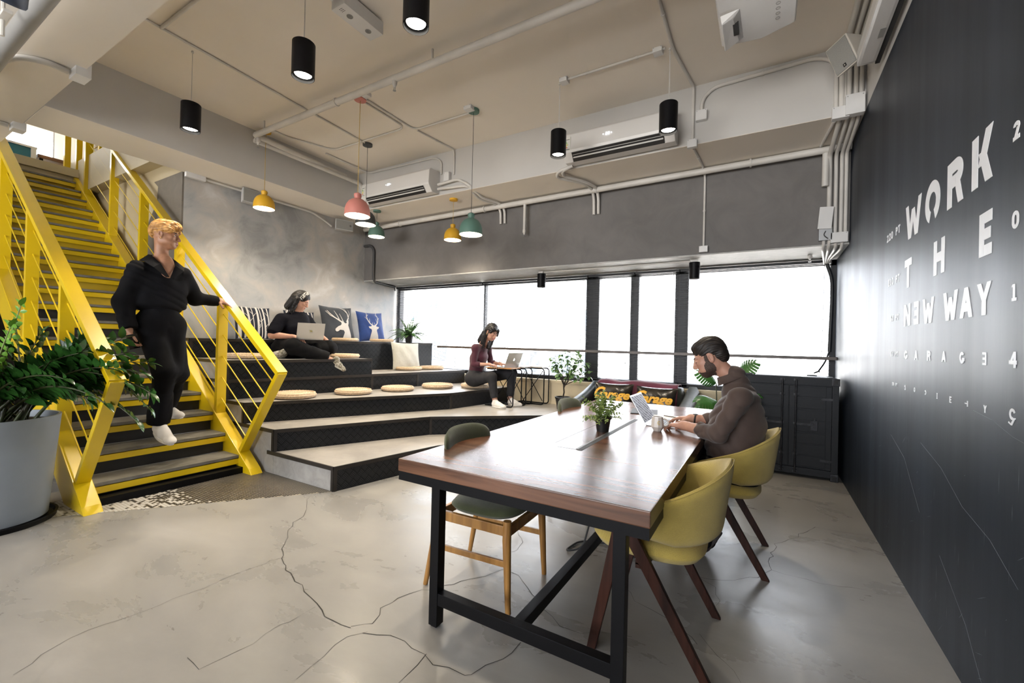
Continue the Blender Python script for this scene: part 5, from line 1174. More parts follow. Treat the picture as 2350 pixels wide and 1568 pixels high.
# --- big planter with the glossy plant, lower left
pl = thing('potted_plant', 'large dark glossy plant in a grey-blue tapered planter at the lower left', 'plant', (-4.56, .735, 0))
PH = .735
MB().lathe([(.285, .03), (.338, PH), (.322, PH), (.318, PH-.06), (.001, PH-.06)], 48).build('planter', 'zinc', pl, smooth=40)
MB().lathe([(.001, .0), (.325, 0), (.335, .035), (.32, .035), (.31, .012), (.001, .012)], 48).build('saucer', 'black_metal', pl, smooth=40)
MB().lathe([(.001, PH-.045), (.15, PH-.035), (.317, PH-.05)], 30).build('soil', 'soil', pl)
def zz_stem(end, base, sag, nl, fresh, seed, tw=0., ls=1.):
    R = random.Random(seed); E_ = Vector(end); B_ = Vector(base); mid = B_.lerp(E_, .45) + Vector((0, 0, sag)); N = 16; P = []
    for i in range(N+1): t = i/N; P.append(B_*(1-t)**2 + mid*2*t*(1-t) + E_*t*t)
    m = MB(); m.tube(P, [.011*(1-t/N*.75) for t in range(N+1)], 7); so = m.build('stem', 'new_stem' if fresh else 'zz_stem', pl, smooth=70)
    lf = MB()
    for k in range(nl):
        t = .30 + .70*k/(nl-1); q = t*N; i = min(N-1, int(q)); p = P[i].lerp(P[i+1], q-i); d = (P[i+1]-P[i]).normalized()
        sd = d.cross(Vector((math.sin(tw), math.cos(tw), .8))).normalized(); upv = sd.cross(d).normalized(); L_ = ls*(.115-.045*t)*R.uniform(.85, 1.15)
        if fresh: L_ *= .72
        for s in (1, -1):
            dd = (sd*s*R.uniform(.75, 1) + d*R.uniform(.45, .8) + upv*R.uniform(.0, .45)).normalized(); nn = (upv + sd*s*-.35 + Vector((R.uniform(-.25, .25), R.uniform(-.25, .25), 0))).normalized()
            leaf(lf, p + dd*.006, dd, nn, L_, L_*.50, curl=R.uniform(.1, .55), seg=5, fold=.18)
    leaf(lf, P[-1], (P[-1]-P[-2]), Vector((0, 0, 1)), .075*ls, .035*ls)
    o = lf.build('leaflets', 'zz_new' if fresh else 'zz_dark', so, smooth=180, clean=False)
ZS = [((.74, .62, .22), .42, 17), ((.70, .56, .02), .46, 16), ((.62, .60, .36), .34, 15), ((.66, .44, .40), .26, 14), ((.78, .36, .18), .36, 15), ((.60, .66, .10), .50, 15), ((.50, .30, .50), .2, 13), ((.72, .48, .30), .40, 15), ((.56, .52, .50), .2, 13), ((.20, .62, .60), .10, 12), ((.62, .20, .34), .28, 13), ((.10, .45, .55), .12, 12), ((-.20, .50, .62), .1, 11), ((.30, .30, .52), .12, 12), ((.45, .18, .45), .15, 12),
      ((.42, -.10, .52), .12, 12), ((.40, .05, .28), .2, 11), ((.10, .20, .62), .1, 11), ((.38, -.35, .45), .1, 12), ((-.1, -.25, .62), .1, 11), ((.50, .35, .18), .28, 12), ((.15, .52, .35), .2, 11), ((.32, .48, .58), .14, 12), ((-.25, .15, .66), .08, 10), ((.25, -.15, .35), .15, 9), ((.42, .72, .42), .30, 13), ((.2, .05, .50), .1, 10), ((.05, .35, .42), .15, 10)]
R0 = random.Random(2)
for i, (e, sag, nl) in enumerate(ZS):
    b = (R0.uniform(-.15, .15), R0.uniform(-.15, .18), PH-.05); zz_stem((e[0], e[1], PH-.05+e[2]), b, sag, nl, False, 50+i, tw=R0.uniform(-.5, .5), ls=1.3)
zz_stem((.33, .06, PH+.76), (.05, -.02, PH-.05), .1, 13, True, 90); zz_stem((.32, .02, PH+.62), (.08, -.06, PH-.05), .1, 12, True, 91); zz_stem((.30, -.20, PH+.36), (.1, -.12, PH-.05), .1, 9, True, 92)
# --- fern on the top bench
M['fern'] = leafmat('fern_green', (.08, .19, .045), (.045, .115, .028), .5)
fn = thing('potted_fern', 'green fern in a small black pot at the far end of the top bench', 'plant', (-5.42, 5.62, 1.30))
MB().lathe([(.001, 0), (.055, 0), (.075, .115), (.082, .115), (.082, .13), (.072, .13), (.068, .11), (.001, .11)], 24).build('pot', 'blackpot', fn, smooth=40); MB().lathe([(.001, .112), (.069, .112)], 16).build('soil', 'soil', fn)
R = random.Random(6)
for i in range(38):
    az = 2*PI*i/38*1.0 + R.uniform(-.2, .2); el_ = R.uniform(.35, 1.35); L_ = R.uniform(.28, .46); d0 = Vector((math.cos(az)*math.cos(el_), math.sin(az)*math.cos(el_), math.sin(el_))); P = []; p = Vector((0, 0, .115)); d = d0.copy(); N = 13
    for k in range(N): P.append(p.copy()); p = p + d*L_/N; d = (d + Vector((0, 0, -.085-.05*(1.3-el_)))).normalized()
    m = MB(); m.tube(P, [.0022*(1-k/N*.7) for k in range(N)], 4)
    for k in range(2, N):
        d = (P[k]-P[k-1]).normalized(); s_ = d.cross(Vector((0, 0, 1))).normalized(); u = s_.cross(d); ll = .048*math.sin(PI*(.12+.85*k/N))
        for q in (1, -1):
            for hf in (0, .5): leaf(m, P[k-1].lerp(P[k], hf), s_*q + d*.35, u, ll, .019, curl=.25, seg=2, fold=.1)
    m.build('frond', 'fern', fn, clean=False)
# --- small bush on the table
M['bush'] = leafmat('light_bush_leaf', (.26, .33, .085), (.09, .16, .035), .5, vs=40)
tp = thing('potted_plant', 'small bushy artificial plant in a black pot on the communal table', 'plant', (-.925, 2.80, .7505))
MB().lathe([(.001, 0), (.040, 0), (.052, .085), (.057, .085), (.057, .10), (.050, .10), (.048, .085), (.001, .085)], 28).build('pot', 'blackpot', tp, smooth=40); MB().lathe([(.001, .086), (.049, .088)], 16).build('soil', 'soil', tp)
R = random.Random(9)
for i in range(46):
    az = R.uniform(0, 2*PI); el_ = R.uniform(-.15, 1.5); L_ = R.uniform(.13, .20)*(1.0 if el_ > .3 else .85); d = Vector((math.cos(az)*math.cos(el_), math.sin(az)*math.cos(el_), math.sin(el_)+.25)).normalized(); p = Vector((R.uniform(-.02, .02), R.uniform(-.02, .02), .09)); P = []; N = 9
    for k in range(N): P.append(p.copy()); p = p + d*L_/N; d = (d + Vector((R.uniform(-.12, .12), R.uniform(-.12, .12), -.07 if el_ < .5 else 0))).normalized()
    m = MB(); m.tube(P, .0012, 4)
    for k in range(2, N):
        d = (P[k]-P[k-1]).normalized(); s_ = d.cross(Vector((R.uniform(-1, 1), R.uniform(-1, 1), 1))).normalized(); u = s_.cross(d)
        for q in (1, -1): leaf(m, P[k], s_*q + d*.7 + u*R.uniform(-.3, .5), u, R.uniform(.015, .022), .012, curl=.3, seg=3, fold=.15)
        if k % 2: leaf(m, P[k], u + d*.6, s_, R.uniform(.014, .020), .011, curl=.3, seg=3, fold=.15)
    m.build('sprig', 'bush', tp, clean=False)
# --- broad-leaved small tree left of the sofa
M['tree_leaf'] = leafmat('tree_leaf_green', (.19, .33, .11), (.10, .20, .06), .4, vs=14)
tr = thing('potted_tree', 'small leafy tree in a black pot standing left of the sofa by the window', 'plant', (-2.42, 5.55, 2*T))
MB().lathe([(.001, 0), (.075, 0), (.10, .15), (.108, .15), (.108, .175), (.095, .175), (.09, .15), (.001, .15)], 28).build('pot', 'blackpot', tr, smooth=40); MB().lathe([(.001, .152), (.091, .152)], 16).build('soil', 'soil', tr)
M['bark'] = pm('dark_bark', (.035, .025, .018), .8, bump=.3, bs=50)
R = random.Random(12); br = MB(); lv = []
br.tube([(0, 0, .14), (.02, 0, .24), (.01, .0, .33), (.04, .01, .42)], [.012, .011, .010, .009], 8)
ends = [(-.16, -.05, .72), (-.06, -.12, .66), (.06, .02, .80), (.22, -.05, .82), (.33, -.02, .66), (.38, .05, .55), (.16, .08, .62), (-.20, .05, .60), (.28, -.12, .78), (.02, .1, .68), (-.02, -.05, .76), (.40, -.05, .48), (.22, .05, .70)]
for e in ends:
    a = Vector((.02, 0, .30+R.uniform(0, .1))); e = Vector(e); mid = a.lerp(e, .5)+Vector((R.uniform(-.03, .03), R.uniform(-.03, .03), .03)); P = [a*(1-t)**2 + mid*2*t*(1-t) + e*t*t for t in [k/8 for k in range(9)]]
    br.tube(P, [.006-.0045*k/8 for k in range(9)], 6); lv.append(P)
br.build('trunk', 'bark', tr, smooth=60)
for P in lv:
    m = MB()
    for k in range(3, 9):
        for q in range(3):
            az = R.uniform(0, 2*PI); d = Vector((math.cos(az), math.sin(az), R.uniform(-.5, .5))); leaf(m, P[k], d, Vector((R.uniform(-.3, .3), R.uniform(-.3, .3), 1)), R.uniform(.065, .095), R.uniform(.038, .055), curl=R.uniform(.2, .7), seg=5, fold=.12)
    m.build('leaf_cluster', 'tree_leaf', tr, smooth=180, clean=False)
# --- monstera behind the seated man
M['monstera'] = leafmat('monstera_green', (.055, .19, .035), (.03, .12, .02), .3, vs=6)
mo = thing('potted_monstera', 'monstera with large split leaves between the sofa and the container cabinet', 'plant', (-.46, 5.52, 0))
MB().lathe([(.001, 0), (.13, 0), (.17, .30), (.18, .30), (.18, .33), (.16, .33), (.155, .30), (.001, .29)], 28).build('pot', 'blackpot', mo, smooth=40); MB().lathe([(.001, .292), (.156, .292)], 16).build('soil', 'soil', mo)
def mleaf(c, d, n_, L_, seed):
    R = random.Random(seed); d = Vector(d).normalized(); n_ = Vector(n_).normalized(); s = d.cross(n_).normalized(); n_ = s.cross(d); c = Vector(c); K = 9; vs = []; fs = []; m = MB()
    for q in (1, -1):
        for k in range(K):
            t0, t1 = k/K, (k+.80)/K; 
            def wdt(t): return L_*.48*math.sin(PI*min(1, t*.85+.12))**.7
            a0 = c + d*L_*t0 - n_*L_*.25*t0*t0; a1 = c + d*L_*((k+1)/K) - n_*L_*.25*((k+1)/K)**2; w0, w1 = wdt(t0), wdt(t1)
            m0 = c + d*L_*t0 + s*q*w0*.45 + d*.01 - n_*L_*.25*t0*t0; m1 = c + d*L_*((k+1)/K) + s*q*w1*.45 + d*.01 - n_*L_*.25*((k+1)/K)**2
            b0 = c + d*L_*(t0+.10) + s*q*w0 - n_*(L_*.3*t0*t0+.03); b1 = c + d*L_*(t1+.10) + s*q*w1 - n_*(L_*.3*t1*t1+.03)
            i = len(vs); vs += [a0, a1, m1, m0, b1, b0]; fs += [(i, i+1, i+2, i+3), (i+3, i+2, i+4, i+5)]
    m.add(vs, fs); return m
for i, (e, dr, L_) in enumerate([((-.12, -.10, .62), (-.8, -.3, -.2), .26), ((.05, -.15, .56), (-.3, -.9, -.2), .26), ((.16, -.05, .75), (.5, -.4, .2), .28), ((-.02, .05, .92), (-.4, -.4, .4), .24), ((.20, .05, 1.02), (.4, -.3, .5), .24), ((-.20, .0, .45), (-.8, -.4, -.3), .24), ((.15, -.15, .46), (.3, -.8, -.3), .24), ((.0, -.05, .72), (-.5, -.6, .1), .25)]):
    e = Vector(e); m = MB(); m.tube([(0, 0, .28), (e.x*.4, e.y*.4, e.z*.75), tuple(e)], .006, 6); so = m.build('stem', 'zz_stem', mo, smooth=60); mleaf(e, dr, (0, -.8, .7), L_, i).build('leaf', 'monstera', so, smooth=180, clean=False)

# ================================================================ PEOPLE: smooth-union solids turned into one continuous surface
def _blk(prims, noise, lo, n, vox):
    """field on an (n+2)^3 lattice of corners starting at lo"""
    ax = [lo[i] + vox*np.arange(n+2, dtype=np.float32) for i in range(3)]
    P = np.stack(np.meshgrid(*ax, indexing='ij'), -1).astype(np.float32)
    F = np.full(P.shape[:3], .06, np.float32)
    for pr in prims:
        kind, k, sub = pr['t'], pr['k'], pr['sub']
        if kind in 'cf':
            a, b = pr['a'], pr['b']; ab = b-a; L2 = float(ab@ab)+1e-12; q = P-a; t = (q@ab)/L2
            tc = np.clip(t, 0, 1) if kind == 'c' else np.clip(t, -.2, 1.2)
            r = pr['ra'] + (pr['rb']-pr['ra'])*np.clip(t, 0, 1)
            d = np.linalg.norm(q - tc[..., None]*ab, axis=-1) - r
            if kind == 'f': d = np.maximum(d, np.maximum(-t, t-1)*math.sqrt(L2))
        else:
            q = (P-pr['c']) @ pr['R'].T; k0 = np.linalg.norm(q/pr['r'], axis=-1); k1 = np.linalg.norm(q/(pr['r']**2), axis=-1)+1e-9
            d = k0*(k0-1)/k1
        d = d.astype(np.float32)
        if sub: 
            m = np.maximum(F, -d); hh = np.clip(k-np.abs(F+d), 0, None); F = m + hh*hh/(4*k)
        else:
            m = np.minimum(F, d); hh = np.clip(k-np.abs(F-d), 0, None); F = m - hh*hh/(4*k)
    if noise is not None: F = F + noise(P).astype(np.float32)*(np.abs(F) < .045)
    return F
def sdf_mesh(name, prims, vox, mats, parent=None, noise=None, paint=(), smooth_it=1):
    for p in prims:
        if p['t'] in 'cf': r = max(p['ra'], p['rb']); p['lo'] = np.minimum(p['a'], p['b'])-r; p['hi'] = np.maximum(p['a'], p['b'])+r
        else: r = float(max(p['r'])); p['lo'] = p['c']-r; p['hi'] = p['c']+r
        mgn = p['k']+.02; p['lo'] = p['lo']-mgn; p['hi'] = p['hi']+mgn
    add = [p for p in prims if not p['sub']]
    LO = np.min([p['lo'] for p in add], 0); HI = np.max([p['hi'] for p in add], 0); n = 24
    nb = np.ceil((HI-LO)/(vox*n)).astype(int); KEYS = []; PTS = []; EDG = []
    big = 1 << 20
    corners = np.array([[i, j, k] for i in (0, 1) for j in (0, 1) for k in (0, 1)])
    for bi in range(nb[0]):
        for bj in range(nb[1]):
            for bk in range(nb[2]):
                lo = LO + np.array([bi, bj, bk])*n*vox; hi = lo+(n+1)*vox
                L = [p for p in prims if np.all(p['lo'] <= hi) and np.all(p['hi'] >= lo)]
                if not any(not p['sub'] for p in L): continue
                F = _blk(L, noise, lo.astype(np.float32), n, vox); S = F < 0
                if S.all() or not S.any(): continue
                C = S[:-1, :-1, :-1].astype(np.int8)*0
                for c in corners: C += S[c[0]:c[0]+n+1, c[1]:c[1]+n+1, c[2]:c[2]+n+1]
                act = np.argwhere((C > 0) & (C < 8)); act = act[(act < n).all(1)] if True else act
                if len(act):
                    acc = np.zeros((len(act), 3)); cnt = np.zeros(len(act))
                    for c0 in range(8):
                        for c1 in range(c0+1, 8):
                            if np.abs(corners[c0]-corners[c1]).sum() != 1: continue
                            i0 = act+corners[c0]; i1 = act+corners[c1]; f0 = F[tuple(i0.T)]; f1 = F[tuple(i1.T)]; mk = (f0 < 0) != (f1 < 0)
                            t = np.where(mk, f0/np.where(mk, f0-f1, 1), 0)[:, None]; acc += np.where(mk[:, None], i0+(i1-i0)*t, 0); cnt += mk
                    PTS.append(lo + (acc/cnt[:, None])*vox); g = act+np.array([bi, bj, bk])*n
                    KEYS.append((g[:, 0].astype(np.int64)*big+g[:, 1])*big+g[:, 2])
                for a in range(3):
                    s0 = [slice(1, n+1)]*3; s1 = list(s0); s0[a] = slice(0, n); s1[a] = slice(1, n+1)
                    A = S[tuple(s0)]; B = S[tuple(s1)]; df = np.argwhere(A != B)
                    if len(df):
                        off = np.array([1, 1, 1]); off[a] = 0; idx = df+off; fl = A[tuple(df.T)]
                        EDG.append((a, idx+np.array([bi, bj, bk])*n, fl))
    K = np.concatenate(KEYS); V = np.concatenate(PTS); o_ = np.argsort(K); K = K[o_]; V = V[o_]; FA = []
    for a, idx, fl in EDG:
        u, v = [(1, 2), (2, 0), (0, 1)][a]; q = []
        for du, dv in ((0, 0), (-1, 0), (-1, -1), (0, -1)):
            g = idx.copy(); g[:, u] += du; g[:, v] += dv; key = (g[:, 0].astype(np.int64)*big+g[:, 1])*big+g[:, 2]
            w_ = np.searchsorted(K, key); w_ = np.clip(w_, 0, len(K)-1); ok = K[w_] == key; q.append(np.where(ok, w_, -1))
        Q = np.stack(q, 1); good = (Q >= 0).all(1); Q = Q[good]; f_ = fl[good]; Q[~f_] = Q[~f_][:, ::-1]; FA.append(Q)
    FA = np.concatenate(FA)
    me = bpy.data.meshes.new(name); me.vertices.add(len(V)); me.vertices.foreach_set('co', V.astype(np.float32).ravel())
    me.loops.add(len(FA)*4); me.loops.foreach_set('vertex_index', FA.astype(np.int32).ravel()); me.polygons.add(len(FA))
    me.polygons.foreach_set('loop_start', np.arange(0, len(FA)*4, 4, dtype=np.int32)); me.update(calc_edges=True)
    for x in mats: me.materials.append(M[x])
    if paint:
        ctr = V[FA].mean(1); mi = np.zeros(len(FA), np.int32)
        for (c, r, R_, idx) in paint:
            q = (ctr-c) @ R_.T; mi[(np.linalg.norm(q/np.array(r), axis=1) < 1)] = idx
        me.polygons.foreach_set('material_index', mi)
    me.polygons.foreach_set('use_smooth', np.ones(len(FA), bool)); me.validate()
    o = bpy.data.objects.new(name, me); COL.objects.link(o)
    if parent: o.parent = parent
    if smooth_it: q = o.modifiers.new('smooth', 'SMOOTH'); q.factor = .5; q.iterations = smooth_it
    return o
A3 = lambda p: np.array(p, dtype=float)
def co(a, b, ra, rb=None, k=.02, t='c', sub=False): return dict(t=t, a=A3(a), b=A3(b), ra=ra, rb=ra if rb is None else rb, k=k, sub=sub)
def el(c, r, R_=None, k=.02, sub=False): return dict(t='e', c=A3(c), r=A3(r), R=np.eye(3) if R_ is None else R_, k=k, sub=sub)
def frame(fwd, up):
    f = A3(fwd); f /= np.linalg.norm(f); u = A3(up); u -= f*(u@f); u /= np.linalg.norm(u); r = np.cross(f, u); return np.array([r, f, u])
def head(c, fwd, up, s=1., fem=False, lips=True):
    """head prims; local axes right/forward/up, origin mid head at eye level"""
    B = frame(fwd, up); c = A3(c); W = lambda x, y, z: c + s*(x*B[0]+y*B[1]+z*B[2]); P = []
    E = lambda x, y, z, rx, ry, rz, k=.015, sub=False: P.append(el(W(x, y, z), (rx*s, ry*s, rz*s), B, k*s, sub))
    E(0, -.014, .030, .074, .093, .086); E(0, .022, -.035, .058, .066, .078, .03); j = .0 if fem else .006
    E(0, .058, -.094, .024+j, .024, .020, .03)
    for q in (-1, 1):
        E(q*.040, .046, -.062, .020+j, .035, .024, .03); E(q*.038, .058, -.018, .022, .022, .018, .02); E(q*.052, .0, -.05, .014, .03, .03, .03)
        E(q*.031, .094, .002, .017, .013, .010, .012, True); E(q*.031, .0755, .002, .0135, .0135, .0125, .006)
        P.append(co(W(q*.014, .083, .020), W(q*.046, .070, .022), .008*s, .006*s, .012*s))
        P.append(el(W(q*.076, -.008, -.006), (.007*s, .019*s, .031*s), B @ np.eye(3), .008*s)); E(q*.081, -.006, -.002, .005, .010, .018, .004, True)
        E(q*.010, .098, -.036, .0085, .011, .0085, .008)
    P.append(co(W(0, .083, .014), W(0, .106, -.029), .0075*s, .0105*s, .012*s))
    E(0, .088, -.060, .022, .010, .0075 if not fem else .008, .008); E(0, .086, -.071, .019, .010, .008, .006); E(0, .100, -.0655, .022, .008, .0018, .003, True)
    return P, B, W
def face_paint(B, W, s, lips=1, brow=2, eye=3, fem=False, white=None, closed=False):
    L = []
    L.append((W(0, .094, -.065), (.023*s, .012*s, .0115*s), B, lips))
    for q in (-1, 1):
        tilt = B
        L.append((W(q*.031, .088, .0245 if not fem else .026), (.019*s, .018*s, .0042*s), tilt, brow))
        if closed: L.append((W(q*.031, .088, -.004), (.014*s, .014*s, .0026*s), B, eye))
        else:
            L.append((W(q*.031, .088, .002), (.014*s, .014*s, .0055*s), B, white if white else eye)); L.append((W(q*.031, .088, .002), (.0058*s, .02*s, .0055*s), B, eye)); L.append((W(q*.031, .088, .0065), (.015*s, .016*s, .0022*s), B, eye))
    return L
def hand(wr, fd, dorsal, side, curl=(.5, .5, .5, .5), s=1., thumb=.5, spread=.06, cj=(1, 1.1, .7)):
    """wr wrist, fd direction of the fingers, dorsal normal of the back, side: +1 thumb on the right of (fd, dorsal)"""
    B = frame(fd, dorsal); X, Y, Z = B[0]*side, B[1], B[2]; w_ = A3(wr); P = []
    at = lambda x, y, z: w_ + s*(x*X+y*Y+z*Z)
    P.append(co(at(0, -.03, 0), at(0, .015, 0), .026*s, .027*s, .015*s))
    base = [(.033, .088), (.011, .093), (-.011, .089), (-.031, .079)]; LN = [(.043, .026, .021), (.047, .029, .022), (.043, .027, .021), (.034, .020, .018)]
    for (bx, by) in base: P.append(co(at(bx*.6, .012, 0), at(bx, by-.008, 0), .0145*s, .0115*s, .012*s))
    P.append(el(at(0, .05, -.006), (.038*s, .042*s, .013*s), np.array([X, Y, Z]), .012*s))
    for i, ((bx, by), L_) in enumerate(zip(base, LN)):
        p = at(bx, by-.004, 0); ang = 0; sp = (1.5-i)*spread
        for j in range(3):
            ang += curl[i]*cj[j]; d = Y*math.cos(ang)*math.cos(sp) + X*math.sin(sp)*math.cos(ang) - Z*math.sin(ang); q = p + d*L_[j]*s
            P.append(co(p, q, (.0092-.0008*j)*s, (.0084-.0008*j)*s, .0025*s)); p = q
    p = at(.022, .020, -.006); d1 = Y*.62+X*.62-Z*.35*thumb; d1 /= np.linalg.norm(d1); q = p+d1*.045*s; P.append(co(p, q, .015*s, .0112*s, .012*s))
    d2 = Y*.85+X*.25-Z*.5*thumb; d2 /= np.linalg.norm(d2); r = q+d2*.032*s; P.append(co(q, r, .0108*s, .0098*s, .003*s)); d3 = Y*.9-X*.0-Z*.6*thumb; d3 /= np.linalg.norm(d3); P.append(co(r, r+d3*.024*s, .0098*s, .0082*s, .003*s))
    return P
def folds(amp, f=38., seed=0):
    R = np.random.RandomState(seed); D = R.normal(size=(4, 3)); D /= np.linalg.norm(D, axis=1)[:, None]; D = D.astype(np.float32)
    def fn(P):
        a = np.sin((P@D[0])*f + 2.2*np.sin((P@D[1])*f*.45)); b = np.sin((P@D[2])*f*.6 + 1.8*np.sin((P@D[3])*f*.35)); return amp*(1-np.abs(a))*1.2 + amp*b*.7 - amp*.4
    return fn
def strands(c, B, f=260., amp=.0022):
    """fine grooves running from the crown"""
    def fn(P):
        q = (P-c.astype(np.float32)) @ B.T.astype(np.float32); a = np.arctan2(q[..., 0], q[..., 2]+.0001); w = np.sin(a*34 + 3*np.sin(q[..., 1]*30)) + .6*np.sin(a*71+q[..., 1]*55) + .8*np.sin(q[..., 1]*f*.3+a*9)
        return w*amp*.6
    return fn
M['skin_light'] = pm('light_skin', (.50, .27, .19), .5, col2=(.44, .23, .16), vs=25, sss=.15); M['skin_tan'] = pm('tan_skin', (.38, .19, .11), .5, col2=(.32, .155, .09), vs=25, sss=.15)
M['lip'] = pm('lip', (.45, .15, .13), .4); M['lip_w'] = pm('rose_lip', (.42, .10, .10), .4); M['lash'] = pm('dark_brow', (.020, .014, .012), .7); M['eye_white'] = pm('eye_white', (.62, .60, .58), .25)
M['hair_dark'] = pm('dark_brown_hair', (.010, .007, .006), .55, col2=(.020, .013, .010), vs=60, stretch=(1, 1, .2)); M['hair_black'] = pm('black_hair', (.004, .0035, .004), .5, col2=(.010, .008, .009), vs=60, stretch=(1, 1, .2)); M['hair_blond'] = pm('blond_dyed_hair', (.55, .29, .085), .5, col2=(.30, .14, .035), vs=45, lo=.4, hi=.6, stretch=(1, 1, .5))
M['beard'] = pm('dark_beard', (.035, .024, .018), .75, col2=(.10, .06, .045), vs=220, lo=.35, hi=.6)
M['shirt_brown'] = pm('taupe_brown_shirt', (.082, .053, .042), .8, col2=(.068, .043, .034), vs=8, sheen=.15, bump=.1, bs=300); M['black_cloth'] = pm('black_cotton', (.0035, .0035, .0045), .8, col2=(.006, .006, .008), vs=8, spec=.12, bump=.1, bs=300)
M['navy_cloth'] = pm('black_navy_tee', (.0035, .0035, .007), .85, col2=(.006, .006, .010), vs=8, spec=.12); M['burgundy'] = pm('burgundy_jersey', (.065, .008, .022), .8, col2=(.05, .006, .017), vs=8, sheen=.15)
M['denim'] = pm('charcoal_denim', (.017, .017, .021), .85, col2=(.010, .010, .013), vs=12, bump=.15, bs=300); M['trouser'] = pm('dark_trousers', (.004, .004, .005), .85, col2=(.007, .007, .008), vs=8, spec=.12)
M['sneaker'] = pm('white_sneaker', (.74, .71, .67), .6, col2=(.66, .63, .59), vs=20); M['sneaker_g'] = pm('olive_striped_sneaker', (.16, .15, .11), .7, col2=(.40, .38, .33), vs=40, lo=.45, hi=.55); M['sole'] = pm('pale_sole', (.45, .46, .42), .7); M['gold'] = pm('gold', (.8, .55, .2), .25, metal=1.); M['shoe_dark'] = pm('dark_brown_shoe', (.020, .013, .010), .6)
def shoe(name, heel, toe, up, mats, parent, s=1., low=True):
    """heel and toe points at sole level"""
    h_, t_ = A3(heel), A3(toe); f = t_-h_; L_ = np.linalg.norm(f); f /= L_; B = frame(f, up); Wd = lambda x, y, z: h_ + x*B[0]*s + y*f*L_ + z*B[2]*s
    P = [co(Wd(0, .14, .042), Wd(0, .45, .040), .036*s, .040*s, .02), co(Wd(0, .45, .036), Wd(0, .82, .028), .042*s, .034*s, .02), co(Wd(0, .15, .06), Wd(0, .20, .095), .036*s, .037*s, .02), co(Wd(0, .25, .085), Wd(0, .62, .05), .030*s, .026*s, .02), el(Wd(0, .86, .026), (.040*s, .042*s, .026*s), B, .015)]
    # flat sole
    o = sdf_mesh(name, P, .005, [mats[0]], parent)
    m = MB(); K = 26; prof = []
    for i in range(K):
        a = 2*PI*i/K; y = .5+.5*math.cos(a); wd = (.033+.012*math.sin(PI*min(1, y*1.05)**1.5))*(abs(math.sin(a))**.6); prof.append((wd*(1 if math.sin(a) > 0 else -1), y))
    vs = [Wd(x*(1.02), y, z) for z in (0, .020) for x, y in prof]
    m.add(vs, [tuple(reversed(range(K))), tuple(range(K, 2*K))] + [(i, (i+1) % K, K+(i+1) % K, K+i) for i in range(K)]); m.build('shoe_sole', mats[1], o, bevel=.004)
    lc = MB()
    for i in range(4):
        y = .42+.075*i; lc.tube([Wd(-.022, y, .075-.010*i), Wd(0, y+.02, .088-.011*i), Wd(.022, y, .075-.010*i)], .0028, 5)
    lc.build('shoelace', mats[2] if len(mats) > 2 else mats[1], o, smooth=60)
    return o
def person(name, prims, mats, paint, label, vox=.0042):
    o = sdf_mesh(name, prims, vox, mats, None, paint=paint); tag(o, label, 'person'); return o

